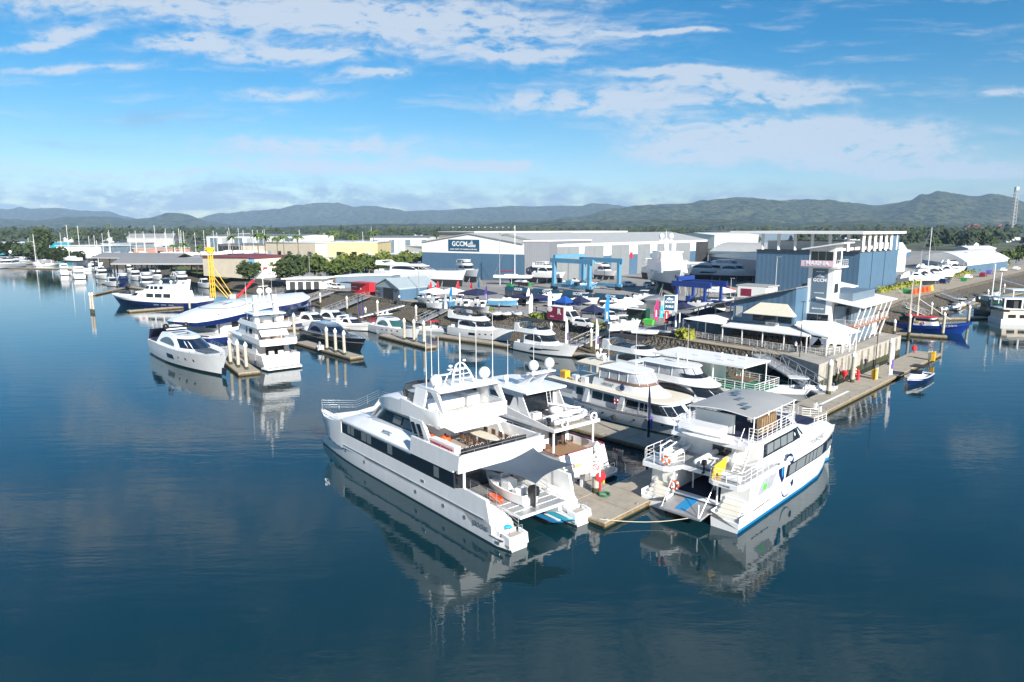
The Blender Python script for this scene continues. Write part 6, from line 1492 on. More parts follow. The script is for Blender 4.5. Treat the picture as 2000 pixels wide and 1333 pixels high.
# ================================================================ buildings
def along(A, B, px):
    """where the wall line A-B crosses the sight line of this photo column (ground position)"""
    k = (px - 1000) / FOC / math.cos(TH) ; # x/y on the horizon line
    dx, dy = B[0] - A[0], B[1] - A[1]; t = (k * A[1] - A[0]) / (dx - k * dy); return (A[0] + dx * t, A[1] + dy * t)
G0 = 3.0
def building(name, label, cat, c, z1, key, roof='roof_grey', rise=0.0, ridge=0, top=None, topz=None, ov=.4, group=None, roofname='roof', arch=False):
    """four ground corners c (near-left, near-right, far-right, far-left); ridge=0 runs from the left edge to the right edge, 1 from front to back"""
    t = thing(name, label, cat, (c[0][0], c[0][1], G0), 0, group); o = c[0]; q = [(p[0] - o[0], p[1] - o[1]) for p in c]; h = z1 - G0
    m = M(); tz = (topz - G0) if topz else h
    m.prism(q, 0, tz, key)
    if topz: m.prism(q, tz, h, top)
    mid = lambda a, b: ((a[0] + b[0]) / 2, (a[1] + b[1]) / 2)
    if rise and not arch:
        A, B_ = (mid(q[0], q[3]), mid(q[1], q[2])) if ridge == 0 else (mid(q[0], q[1]), mid(q[3], q[2]))
        gk = top or key
        if ridge == 0: m.add([(*q[0], h), (*q[3], h), (*A, h + rise), (*q[1], h), (*q[2], h), (*B_, h + rise)], [(0, 1, 2), (3, 5, 4)], gk)
        else: m.add([(*q[0], h), (*q[1], h), (*A, h + rise), (*q[3], h), (*q[2], h), (*B_, h + rise)], [(0, 1, 2), (3, 5, 4)], gk)
    m.build('wall', t, smooth=False)
    cx = sum(p[0] for p in q) / 4; cy = sum(p[1] for p in q) / 4
    ex = lambda p: (p[0] + ov * (1 if p[0] > cx else -1), p[1] + ov * (1 if p[1] > cy else -1))
    e = [ex(p) for p in q]; m = M(); th = .25
    if arch:
        n = 10; rg = []
        for i in range(n + 1):
            f = i / n; zz = h + .05 + rise * math.sin(math.pi * f) ** .9
            a, b = ((lerp(e[0][0], e[3][0], f), lerp(e[0][1], e[3][1], f)), (lerp(e[1][0], e[2][0], f), lerp(e[1][1], e[2][1], f))) if ridge == 0 else ((lerp(e[0][0], e[1][0], f), lerp(e[0][1], e[1][1], f)), (lerp(e[3][0], e[2][0], f), lerp(e[3][1], e[2][1], f)))
            rg.append([(*a, zz), (*b, zz), (*b, zz - th), (*a, zz - th)])
            if 0 < i < n: pass
        m.loft(rg, roof)
        m.add([p for r in rg for p in (r[0], (r[0][0], r[0][1], h - .1))], [(2 * i, 2 * i + 2, 2 * i + 3, 2 * i + 1) for i in range(n)], top or key)
        m.add([p for r in rg for p in (r[1], (r[1][0], r[1][1], h - .1))], [(2 * i, 2 * i + 2, 2 * i + 3, 2 * i + 1) for i in range(n)], top or key)
    elif rise:
        A, B_ = (mid(e[0], e[3]), mid(e[1], e[2])) if ridge == 0 else (mid(e[0], e[1]), mid(e[3], e[2]))
        z0 = h + .03; zr = h + rise + .08
        S = [(e[0], e[1], B_, A), (A, B_, e[2], e[3])] if ridge == 0 else [(e[0], A, B_, e[3]), (A, e[1], e[2], B_)]
        Z = [(z0, z0, zr, zr), (zr, zr, z0, z0)] if ridge == 0 else [(z0, zr, zr, z0), (zr, z0, z0, zr)]
        for s_, z_ in zip(S, Z): m.prism(list(s_), list(z_), [v + th for v in z_], roof)
    else: m.prism(e, h + .02, h + th + .1, roof)
    m.build(roofname, t, smooth=False); t['hh'] = 0; del t['hh']
    return t, q
def face(m, a, b, x0, x1, z0, z1, k, off=.06):
    """panel on the wall from corner a to corner b, x in metres along it, standing proud on the right-hand side"""
    d = Vector((b[0] - a[0], b[1] - a[1])).normalized(); n = Vector((d.y, -d.x)) * off
    P = [(a[0] + d.x * x + n.x * s, a[1] + d.y * x + n.y * s) for x, s in ((x0, 1), (x1, 1), (x1, -.2), (x0, -.2))]
    m.prism(P, z0, z1, k)
def face_frame(a, b, x, z, off, o3=(0, 0, 0)):
    d = Vector((b[0] - a[0], b[1] - a[1])).normalized(); return frame3((a[0] + d.x * x + d.y * off, a[1] + d.y * x - d.x * off, z), (d.x, d.y, 0), (0, 0, 1))
def wave_logo(m, a, b, x, z, s, k='white', off=.16):
    for i, (x0, x1) in enumerate(((-1.5, 1.4), (-1.7, 1.5), (-1.2, .5), (-.6, .4), (-.2, .2))): face(m, a, b, x + x0 * s, x + x1 * s, z + i * .42 * s - .8 * s, z + i * .42 * s - .58 * s, k, off)
# main shed
A_, B_ = (-35.1, 268.0), (4.2, 242.4); u_ = (.66, .75)
t, q = building('boat_shed', 'large white over blue gabled shed with dark blue name board', 'shed', [A_, B_, (B_[0] + 62 * u_[0], B_[1] + 62 * u_[1]), (A_[0] + 62 * u_[0], A_[1] + 62 * u_[1])], 16.3, 'blue_clad', 'roof_rib', 3.4, 1, 'wall_white', 12.6)
m = M(); face(m, q[0], q[1], 13.2, 27.6, 10.3, 14.6, 'banner', .12); m.build('name_board', t, smooth=False)
text('board_lettering', 'GCCM', 2.5, 'white', face_frame(q[0], q[1], 18.6, 12.95, .2), t, bold=.05); text('board_lettering', 'GOLD COAST CITY MARINA & SHIPYARD', .68, 'white', face_frame(q[0], q[1], 20.4, 11.0, .2), t, bold=.01)
m = M(); wave_logo(m, q[0], q[1], 24.2, 12.9, 1.2); m.build('wave_emblem', t, smooth=False)
m = M()
for i in range(11): m.tube((12 + i * 2.4, 2 + i * 2.6, 17 + 2.0), (12 + i * 2.4, 2 + i * 2.6, 19.3), .32, 'alu', 8)
m.split('roof_vent', t)
t, q = building('door_tower', 'tall grey sliding shed door bay right of the gabled shed', 'shed', [(4.4, 242.3), (13.1, 242.6), (30, 262), (21, 268)], 17.2, 'grey_clad', 'roof_white')
# long shed with bays
LA, LB = (13.4, 243.0), (94.8, 334.8)
t, q = building('long_shed', 'long white shed with a row of tall grey doors behind the travel lift', 'shed', [LA, LB, (LB[0] - 30, LB[1] + 27), (LA[0] - 30, LA[1] + 27)], 16.0, 'blue_clad', 'roof_rib', 3.6, 0, 'wall_white', 11.2)
dm = []
for (a, b) in ((1086, 1128), (1138, 1175), (1190, 1224), (1240, 1264), (1277, 1305), (1313, 1340)):
    pa, pb = along(LA, LB, a), along(LA, LB, b); xa, xb = math.dist(LA, pa), math.dist(LA, pb); m = M(); face(m, q[0], q[1], xa, xb, 0, 12.2, 'door_rib', .1); face(m, q[0], q[1], (xa + xb) / 2 - .1, (xa + xb) / 2 + .1, 0, 12.2, 'steel', .14); m.build('shed_door', t, smooth=False)
pa, pb = along(LA, LB, 1351), along(LA, LB, 1374); m = M(); face(m, q[0], q[1], math.dist(LA, pa), math.dist(LA, pb), 0, 12.4, 'dark_int', .1); m.build('open_bay', t, smooth=False)
for px in (1133, 1228): p = along(LA, LB, px); m = M(); face(m, q[0], q[1], math.dist(LA, p) - 1, math.dist(LA, p) + 1, 6.5, 9, 'red', .12); m.build('red_sign', t, smooth=False)
building('upper_roof_building', 'pale building with a long roof rising behind the long shed', 'building', [(-16, 300), (62, 372), (45, 395), (-34, 322)], 19.9, 'wall_cream', 'roof_white')
building('curved_roof_shed', 'blue shed with a ribbed pale curved roof right of the long shed', 'shed', [(96, 332), (150, 300), (176, 332), (122, 362)], 10.8, 'blue_clad', 'roof_rib', 4.0, 0, arch=True)
Ca, Cb = at(1383, 521, 3), at(1479, 553, 3)
t = thing('wedge_shed', 'blue shed with white sloping top band behind the moored grey yard yacht', 'shed', (*Ca, 3)); q1 = (Cb[0] - Ca[0], Cb[1] - Ca[1]); q2 = (q1[0] + 18, q1[1] + 18); q3 = (18, 18)
m = M(); m.prism([(0, 0), q1, q2, q3], 0, [5.0, 7.8, 7.8, 5.0], 'blue_clad'); m.build('wall', t, smooth=False); m = M(); m.prism([(0, 0), q1, q2, q3], [5.0, 7.8, 7.8, 5.0], [6.0, 10.6, 10.6, 6.0], 'wall_white'); m.build('top_band', t, smooth=False); m = M(); m.prism([(-.5, -.5), (q1[0] + .5, q1[1] - .5), q2, q3], [6.02, 10.62, 10.62, 6.02], [6.3, 10.9, 10.9, 6.3], 'roof_grey'); m.build('roof', t, smooth=False)
m = M(); face(m, (0, 0), q1, 60, 63, 0, 4, 'dark_int', .1); m.build('doorway', t, smooth=False)
# blue dry-stack building
W, N_, E_, K_ = (76.0, 213.5), (97.3, 192.2), (121.0, 215.5), (99.7, 237)
t, q = building('dry_stack_building', 'tall dark blue dry storage building with open top storey and flat white roof', 'building', [W, N_, E_, K_], 15.0, 'blue_clad', 'dark_int', roofname='floor')
m = M(); m.prism([(q[0][0] - 7, q[0][1] + 5), (q[1][0] - .5, q[1][1] - 2), (q[2][0] + 2, q[2][1]), (q[3][0], q[3][1] + 3), (q[3][0] - 7, q[3][1] + 6)], 17.2, 17.9, 'roof_white'); m.build('flat_roof', t, smooth=False)
m = M()
for (a, b, n) in ((q[0], q[1], 6), (q[1], q[2], 7)):
    for i in range(n):
        f = (i + .3) / n; x, y = lerp(a[0], b[0], f), lerp(a[1], b[1], f); s = .35; m.box(x - s + .5, x + s + .5, y - s + .8, y + s + .8, 12.2, 17.2, 'roof_white')
m.split('column', t); m = M(); face(m, q[1], q[2], 27, 33, 12, 17.2, 'blue_clad', .05); m.prism([(4, 2), (20, -13), (38, 3), (24, 18)], 12.3, 15, 'wall_white'); m.build('inner_block', t, smooth=False)
m = M()
for i in (10, 21): face(m, q[1], q[2], i, i + .2, 0, 12, 'black', .06)
m.split('joint', t, smooth=False)
# arched sheds to the right
A1, B1, C1 = at(1888, 536, 3), at(1967, 524, 3), at(1800, 521, 3)
t, q = building('arched_shed', 'white and teal-blue shed with two low arched white roofs beside the quay road', 'shed', [C1, A1, B1, (B1[0] + C1[0] - A1[0], B1[1] + C1[1] - A1[1])], 7.6, 'blue_clad', 'roof_rib_w', 3.4, 1, 'wall_white', 6.4, arch=True)
building('arched_shed', 'second low arched white roof shed farther back on the right', 'shed', [(150, 390), (205, 378), (262, 452), (205, 466)], 7.5, 'blue_clad', 'roof_rib_w', 2.4, 1, 'wall_white', 6.4, arch=True)
building('peaked_hall', 'white peaked roof hall just right of the dry storage building', 'hall', [(142, 292), (172, 300), (190, 340), (160, 330)], 12, 'wall_white', 'roof_white', 3, 0)
# left industrial estate
FB = [((487, 545), (588, 538), 30, 10.6, 'wall_cream', 'roof_red', 0, 'cream factory with white lower wall and blue panel behind the yellow rig'), ((360, 522), (470, 538), 20, 7.2, 'brick_red', 'roof_grey', 1.2, 'low brown canopy building left of the cream factory'),
      ((520, 500), (617, 504), 50, 12.2, 'wall_cream', 'roof_white', 0, 'plain cream block behind the palms'), ((621, 503), (738, 503), 50, 12.4, 'wall_yellow', 'roof_white', 0, 'yellow ochre block right of the plain cream one'),
      ((425, 497), (520, 500), 40, 10.0, 'wall_cream', 'roof_dark', .6, 'cream block with dark open front under a grey roof'), ((405, 489), (575, 491), 60, 15.0, 'wall_white', 'roof_dark', 1.2, 'long row of white warehouses with navy roof on the left'), ((724, 494), (835, 494), 60, 14.4, 'wall_white', 'roof_dark', 1.0, 'white warehouse row with navy roof right of the ochre block'),
      ((250, 490), (340, 489), 60, 13.5, 'roof_grey', 'roof_grey', 3.0, 'wide pale grey gabled warehouse far left'), ((200, 500), (258, 500), 30, 11, 'shed_roof', 'roof_grey', 0, 'grey-green box building behind the covered berths'), ((262, 502), (372, 500), 30, 8.2, 'brick_red', 'roof_grey', 0, 'low salmon coloured building behind the covered berths'),
      ((112, 502), (172, 503), 24, 10, 'wall_white', 'roof_white', 0, 'white flat roofed boat works far left'), ((-60, 497), (48, 498), 40, 11, 'cyan', 'roof_white', 0, 'turquoise fronted building at the left frame edge'), ((172, 501), (208, 502), 20, 9.5, 'slate', 'roof_dark', 0, 'dark slate building between the white and green ones'),
      ((740, 515), (820, 518), 30, 8.0, 'wall_cream', 'roof_white', 0, 'low cream building behind the mangrove row'), ((640, 520), (735, 518), 20, 6.5, 'wall_cream', 'sand_cloth', 0, 'low cream building with tan pergola roof'), ((838, 500), (900, 498), 30, 9, 'wall_white', 'roof_white', 0, 'white roofed building left of the big gabled shed'),
      ((1395, 486), (1480, 484), 50, 15, 'wall_white', 'roof_white', 2, 'white gabled building behind the curved roof shed'), ((1440, 478), (1560, 476), 60, 17.5, 'slate', 'roof_white', 0, 'slate building with pale roof behind the dry storage block')]
for (a, b, dp, z1, k, rf, rs, lb) in FB:
    a_, b_ = at(*a, 3), at(*b, 3); d = Vector((b_[0] - a_[0], b_[1] - a_[1])).normalized(); n = (-d.y * dp, d.x * dp)
    t, q = building('industrial_building', lb, 'building', [a_, b_, (b_[0] + n[0], b_[1] + n[1]), (a_[0] + n[0], a_[1] + n[1])], z1, k, rf, rs, 0, ov=.6)
    L_ = math.dist(a_, b_); h_ = z1 - 3; m = M()
    if 'warehouse row' in lb or 'warehouses' in lb:
        nn = 7
        for i in range(nn): m = M(); face(m, q[0], q[1], L_ * (i + .3) / nn, L_ * (i + .95) / nn, .2, h_ - 1.5, 'door_grey' if i % 2 else 'slate', .3); m.build('bay_door', t, smooth=False)
    elif 'blue panel' in lb: face(m, q[0], q[1], .1, 2.6, 0, h_ - .3, 'lift_blue', .15); m.build('blue_panel', t, smooth=False); m = M(); face(m, q[0], q[1], 2.8, L_ - .1, 0, 3.4, 'wall_white', .1); m.build('white_base', t, smooth=False)
    elif 'open front' in lb: face(m, q[0], q[1], 1, L_ * .5, 0, h_ - .8, 'dark_int', .2); m.build('open_front', t, smooth=False)
    elif 'canopy' in lb:
        for i in range(7): m = M(); face(m, q[0], q[1], L_ * (i + .2) / 7, L_ * (i + .8) / 7, .9, 2.9, 'dark_int', .15); m.build('window', t, smooth=False)
        m = M(); face(m, q[0], q[1], -1, L_ + 1, h_ - .1, h_ + .5, 'roof_red', 1.2); m.build('fascia', t, smooth=False)
    else:
        n2 = max(2, int(L_ / 9))
        for i in range(n2): m = M(); face(m, q[0], q[1], L_ * (i + .25) / n2, L_ * (i + .6) / n2, 1.0, min(h_ - 1, 3.6), 'glass' if i % 3 else 'door_grey', .12); m.build('window', t, smooth=False)
for i in range(46):   # far rooftops on the flat, each a house or shed
    x = random.uniform(-1.0, 1.35); Y = random.uniform(560, 1900) if x < .62 else random.uniform(430, 1100); s = random.uniform(9, 26); h_ = random.uniform(4, 9)
    if x < -.3: Y = max(Y, 900)
    cx, cy = x * Y * .75, Y; a = random.uniform(-.3, .3); c, sn = math.cos(a) * s, math.sin(a) * s
    k = random.choice(['wall_white', 'wall_white', 'wall_cream', 'roof_grey']); t, q = building('distant_building', 'small pale roofed building far off among the trees on the plain', 'building', [(cx, cy), (cx + c, cy + sn), (cx + c - sn * .5, cy + sn + c * .5), (cx - sn * .5, cy + c * .5)], 3 + h_, k, random.choice(['roof_white', 'roof_grey', 'roof_white']), random.choice([0, 1.5, 2]), 0, group='far pale buildings on the plain')
# small waterfront sheds
a_, b_ = at(733, 580, 3), at(781, 588, 3); n = (13 * .70, 13 * .714)
t, q = building('gabled_shed', 'small grey gabled shed with an open dark doorway on the bank', 'shed', [a_, b_, (b_[0] + n[0], b_[1] + n[1]), (a_[0] + n[0], a_[1] + n[1])], 6.0, 'slate', 'shed_roof', 2.2, 1, 'shed_roof', 5.9, ov=.3)
L_ = math.dist(a_, b_); m = M(); face(m, q[0], q[1], L_ * .36, L_ * .76, 0, 3.0, 'dark_int', .08); m.build('doorway', t, smooth=False); m = M(); face(m, q[0], q[1], L_ * .05, L_ * .22, .4, 2.4, 'glass', .08); m.build('window', t, smooth=False); m = M(); face(m, q[1], q[2], .2, 12.8, 0, 2.9, 'blue_clad_y', .05); m.build('side_cladding', t, smooth=False)
a_, b_ = at(686, 573, 3), at(722, 577, 3); n = (3.2 * .7, 3.2 * .714)
t, q = building('red_kiosk', 'bright red container kiosk with black awning above the mud bank', 'kiosk', [a_, b_, (b_[0] + n[0], b_[1] + n[1]), (a_[0] + n[0], a_[1] + n[1])], 6.0, 'red', 'red', ov=.05)
m = M(); face(m, q[0], q[1], -2.5, 7.5, 3.1, 3.25, 'black_cloth', 2.2); m.build('awning', t, smooth=False); m = M(); face(m, q[0], q[1], .6, 3.2, 1.9, 2.1, 'white', .08); face(m, q[0], q[1], .8, 2.6, .8, .95, 'white', .08); face(m, q[0], q[1], 4.6, 5.0, 1.4, 2.0, 'white', .08); m.build('lettering', t, smooth=False)
a_, b_ = at(560, 566, 3), at(628, 565, 3); t, q = building('white_pavilion', 'white flat roofed pavilion with columns left of the parked cars', 'pavilion', [a_, b_, (b_[0] + 2, b_[1] + 7), (a_[0] + 2, a_[1] + 7)], 6.2, 'wall_white', 'roof_white', ov=1.2)
m = M()
for i in range(4): m = M(); face(m, q[0], q[1], 1 + i * 2.4, 2.6 + i * 2.4, 0, 2.4, 'dark_int', .08); m.build('opening', t, smooth=False)
a_, b_ = at(657, 563, 3), at(765, 560, 3); building('low_blue_shed', 'long low blue shed with white roof line behind the red kiosk', 'shed', [a_, b_, (b_[0] + 4, b_[1] + 10), (a_[0] + 4, a_[1] + 10)], 6.6, 'slate', 'roof_white', ov=.3)
a_, b_ = at(1440, 580, 3), at(1495, 584, 3); t, q = building('yard_office', 'pale yard container office with red opening behind the blue marina roof', 'office', [a_, b_, (b_[0] + 5, b_[1] + 5), (a_[0] + 5, a_[1] + 5)], 6, 'wall_white', 'roof_grey'); m = M(); face(m, q[0], q[1], 1, 4, .4, 2.4, 'maroon', .08); m.build('counter', t, smooth=False)
a_, b_ = at(1262, 612, 3), at(1290, 616, 3); building('site_hut', 'small grey site hut left of the fuels sign', 'hut', [a_, b_, (b_[0] + 4, b_[1] + 4), (a_[0] + 4, a_[1] + 4)], 5.8, 'roof_grey', 'roof_grey', ov=.1)

# ================================================================ marina building with its tower
T0 = thing('marina_building', 'blue and white marina restaurant building with pink MARINA sign on its tower', 'building', (48.6, 111.8, 3.3), -43)
# local axes: x along the front towards the right, y inland
def rt(x, y): 
    a = R(-43); c, s = math.cos(a), math.sin(a); return (48.6 + x * c - y * s, 111.8 + x * s + y * c)
def inv(p):
    a = R(43); dx, dy = p[0] - 48.6, p[1] - 111.8; c, s = math.cos(a), math.sin(a); return (dx * c - dy * s, dx * s + dy * c)
m = M(); m.prism([(-10.3, -5.2), (0, -5.2), (0, 14), (-10.3, 14)], 0, [6.4, 9.1, 9.1, 6.4], 'blue_clad'); m.box(0, 6, 3, 15, 0, 8.2, 'slate'); m.build('main_wall', T0, smooth=False)
m = M(); m.prism([(-20.5, -6.2), (.3, -6.2), (.3, -1.2), (-.15, -1.2), (-.15, 15), (-20.5, 15)], [3.85, 9.22, 9.22, 9.15, 9.15, 3.85], [4.05, 9.42, 9.42, 9.35, 9.35, 4.05], 'roof_rib_d'); m.build('main_roof', T0, smooth=False)
m = M()
for y in (-5.8, 1, 8, 14.5): m.tube((-20.0, y, 0), (-20.0, y, 3.9), .12, 'white')
m.split('roof_strut', T0)
m = M(); m.loft([[(-7.6, -7.3, 4.9), (-5.6, -5.3, 6.6), (-1.2, -5.3, 6.6), (.6, -7.3, 4.9)], [(-7.6, -7.3, 4.8), (-7.4, -5.3, 4.8), (.4, -5.3, 4.8), (.6, -7.3, 4.8)]], 'sand_cloth'); m.build('cream_awning', T0, fix=False)
m = M(); m.box(-6.8, -3.0, -5.28, -5.2, 3.5, 4.7, 'glass'); m.box(-2.6, -.4, -5.28, -5.2, 3.5, 4.7, 'glass'); m.split('upper_window', T0, smooth=False)
m = M(); m.box(-9.8, -8.7, -5.27, -5.2, 3.9, 5.7, 'door_grey'); m.box(-4.6, -2.4, -5.3, -5.2, 2.95, 3.45, 'white'); m.split('wall_sign', T0, smooth=False); text('sign_lettering', 'GALLEY', .34, 'navy', frame3((-3.5, -5.32, 3.2), (1, 0, 0), (0, 0, 1)), T0)
m = M(); m.box(.1, .9, -4.6, -3.8, 3.3, 3.9, 'gel'); m.build('air_conditioner', T0)
# veranda
e1, e2, e3 = inv(at(1425, 669, 3.3)), inv(at(1572, 690, 3.3)), inv(at(1613, 694, 3.3))
yv = (e1[1] + e2[1]) / 2
m = M(); m.prism([(-10.4, -9.3), (4.2, -10.9), (4.2, -5.25), (-10.4, -5.25)], [2.5, 2.5, 2.85, 2.85], [2.62, 2.62, 2.97, 2.97], 'roof_white'); m.build('veranda_roof', T0, smooth=False)
m = M()
for i in range(5): x = -10.2 + i * 3.55; m.box(x, x + .13, -9.2 - i * .38, -9.07 - i * .38, 0, 2.5, 'white')
m.split('veranda_post', T0, smooth=False)
m = M(); m.box(-10.2, -.1, -5.32, -5.22, 0, 2.7, 'glass'); m.box(0, 3.4, -2.3, -2.2, 0, 2.7, 'glass')
for i in range(7): m.box(-10.1 + i * 2.0, -10.0 + i * 2.0, -5.4, -5.33, 0, 2.6, 'seat_brown')
m.build('glass_front', T0, smooth=False)
m = M(); TR_ = [(-22, -6.4), (-10.3, -9.3), (4.1, -10.9), (6.9, -11.0), (8.6, -3.6)]; rail([(a, b, 0) for a, b in TR_], 1.0, 1, .03, 'white', 1.3, m=m, build=False)
for (a, b), (c, d) in zip(TR_, TR_[1:]):
    for i in range(int(math.dist((a, b), (c, d)) / .22)): f = i * .22 / math.dist((a, b), (c, d)); x, y = lerp(a, c, f), lerp(b, d, f); m.box(x, x + .025, y, y + .025, .1, 1.0, 'white')
m.build('terrace_rail', T0)
m = M(); m.prism([(4.4, -9.6), (7.4, -11.4), (9.4, -3.2), (4.4, -.3), (.2, -2.3), (.2, -5.6)], [2.7, 2.7, 3.0, 3.7, 3.7, 3.3], [2.84, 2.84, 3.15, 3.85, 3.85, 3.45], 'roof_white'); m.build('terrace_roof', T0, smooth=False)
m = M()
for (x, y) in ((4.3, -9.8), (7.1, -11), (7.6, -9), (8.1, -7), (8.5, -5), (8.9, -3.4)): m.box(x - .07, x + .07, y - .07, y + .07, 0, 2.6, 'white')
m.split('terrace_post', T0, smooth=False)
m = M()
for (x, y, x2, y2) in ((4.3, -9.8, 7.1, -11), (7.1, -11, 7.6, -9), (7.6, -9, 8.1, -7), (8.1, -7, 8.5, -5)):
    for s in (0, 1):
        xa, ya = (x, y) if s == 0 else (x2, y2); xm, ym = (x + x2) / 2, (y + y2) / 2; m.add([(xa, ya, 2.5), (xm, ym, 2.5), (lerp(xa, xm, .3), lerp(ya, ym, .3), 1.3), (xa, ya, 1.1)], [(0, 1, 2, 3)], 'white_cloth')
m.split('curtain', T0, fix=False)
# tower (own axes: near corner)
tp = inv((51.3, 109.0)); tx, ty = tp
def TB(m, x0, x1, y0, y1, z0, z1, k): m.box(tx + x0, tx + x1, ty + y0, ty + y1, z0, z1, k)
m = M(); TB(m, -4.0, 0, 0, 3.4, 0, 12.6, 'wall_white'); TB(m, -4.0, 0, 0, 3.4, 12.6, 15.2, 'wall_white'); m.xz([(tx - 4.0, 15.2), (tx, 15.2), (tx, 16.0), (tx - 4.0, 15.35)], ty, ty + 3.4, 'wall_white'); m.build('tower', T0, smooth=False)
m = M(); m.xz([(tx - 5.0, 15.15), (tx + 1.4, 16.25), (tx + 1.4, 16.45), (tx - 5.0, 15.35)], ty - .9, ty + 4.4, 'roof_white'); m.build('tower_roof', T0, smooth=False)
m = M(); TB(m, -4.9, .8, -1.1, 4.2, 12.35, 12.6, 'roof_white'); m.build('tower_balcony', T0, smooth=False)
m = M(); rail([(tx + .7, ty - 1.0, 12.6), (tx + .7, ty + 4.1, 12.6)], 1.0, 2, .03, 'white', 1.0, m=m, build=False); m.build('balcony_rail', T0)
for (x0, x1) in ((-3.7, -2.65), (-2.55, -1.45), (-1.35, -.3)): m = M(); TB(m, x0, x1, -.05, 0, 13.5, 14.9, 'glass'); m.build('lookout_window', T0, smooth=False)
m = M(); m.box(tx, tx + .05, ty + .5, ty + 2.6, 13.0, 15.0, 'glass'); m.build('lookout_door', T0, smooth=False)
m = M(); TB(m, -4.8, .2, -1.3, -1.15, 12.6, 13.5, 'pink'); m.build('pink_sign', T0, smooth=False); text('sign_lettering', 'MARINA', .82, 'white', frame3((tx - 2.3, ty - 1.33, 13.05), (1, 0, 0), (0, 0, 1)), T0, ext=.03, bold=.03, sx=1.15)
m = M(); TB(m, -3.3, -.9, -.06, 0, 5.0, 12.2, 'slate'); m.build('banner', T0, smooth=False)
F_ = lambda z, x=-2.1: frame3((tx + x, ty - .09, z), (1, 0, 0), (0, 0, 1))
text('banner_lettering', 'GCCM', .72, 'white', F_(10.3), T0, ext=.02, bold=.025); text('banner_lettering', 'WELCOME TO', .2, 'white', F_(11.7), T0, bold=.01); text('banner_lettering', 'gccm.com.au', .3, 'white', F_(8.3), T0, bold=.01); text('banner_lettering', 'VHF 73', .2, 'white', F_(7.1), T0, bold=.01); text('banner_lettering', 'BERTHS & YARD', .26, 'white', F_(5.7), T0, bold=.01)
m = M(); m.add([(tx - 2.9, ty - .1, 10.8), (tx - 1.3, ty - .1, 10.8), (tx - 2.1, ty - .1, 11.3)], [(0, 1, 2)], 'white'); m.build('banner_emblem', T0, fix=False)
for (x0, x1) in ((-3.7, -2.1), (-2.0, -.4)): m = M(); TB(m, x0, x1, -.06, 0, 2.9, 4.8, 'glass'); m.build('tower_window', T0, smooth=False)
m = M(); m.box(tx, tx + .05, ty + .6, ty + 2.4, 8.3, 9.8, 'glass'); m.build('side_window', T0, smooth=False)
# wing along the quay: ends at the near corner of the balcony
wa, wb = inv((54.3, 107.0)), inv((66.6, 120.0))
wx, wy = wa; WL = wb[1] - wa[1]
m = M(); m.box(wx - 5.5, wx - 1.6, wy + .5, wy + WL, 0, 3.0, 'wall_white'); m.box(wx - 5.5, wx - 1.9, wy + .5, wy + WL - 1, 3.1, 6.2, 'slate'); m.build('wing_wall', T0, smooth=False)
for i in range(5): m = M(); m.box(wx - 1.9, wx - 1.84, wy + 1.5 + i * 3.2, wy + 4.0 + i * 3.2, 3.4, 5.8, 'glass'); m.build('wing_window', T0, smooth=False)
m = M(); m.box(wx - 1.6, wx - 1.54, wy + 6, wy + 8.4, 0, 2.8, 'slate'); m.box(wx - 1.6, wx - 1.54, wy + 12, wy + 13.5, 0, 2.6, 'slate'); m.split('wing_door', T0, smooth=False)
m = M(); m.box(wx - 5.5, wx + .2, wy - .2, wy + WL + .4, 2.95, 3.15, 'brick_red'); m.build('balcony_floor', T0, smooth=False)
m = M(); rail([(wx - 3.0, wy - .1, 3.15), (wx + .1, wy - .1, 3.15), (wx + .1, wy + WL, 3.15)], 1.0, 4, .03, 'white', 1.4, m=m, build=False); m.build('balcony_rail', T0)
m = M()
for i in range(7):
    y = wy + .2 + i * (WL - .4) / 6; m.tube((wx - 1.0, y, -.1), (wx + .6, y, 6.3), .13, 'white', 6)
m.split('raked_column', T0)
m = M(); m.prism([(wx - 6, wy - 1), (wx + 1.3, wy - 1), (wx + 1.3, wy + WL + .5), (wx - 6, wy + WL + .5)], [7.4, 6.3, 6.3, 7.4], [7.6, 6.45, 6.45, 7.6], 'roof_white'); m.prism([(wx - 11, wy + 8), (wx - 6, wy + 8), (wx - 6, wy + WL + 3), (wx - 11, wy + WL + 3)], [8.8, 7.9, 7.9, 8.8], [9.0, 8.1, 8.1, 9.0], 'roof_white'); m.build('wing_roof', T0, smooth=False)
m = M(); m.box(wx - 11, wx - 6.2, wy + 8.4, wy + WL + 2.6, 0, 7.7, 'slate'); m.box(wx - 9, wx - 5.4, wy + 1, wy + 8, 6, 9.5, 'slate'); m.build('rear_block', T0, smooth=False)
m = M(); m.prism([(-18.5, -7.4), (-10.6, -7.6), (-11.5, -.5)], [2.9, 2.6, 4.4], [2.94, 2.64, 4.44], 'white_cloth'); sail = m.build('terrace_sail', T0)
m = M(); m.tube((-18.4, -7.4, 0), (-18.4, -7.4, 2.95), .08, 'steel'); m.tube((-14, -7.6, 0), (-14, -7.6, 2.8), .08, 'steel'); m.split('sail_post', T0)
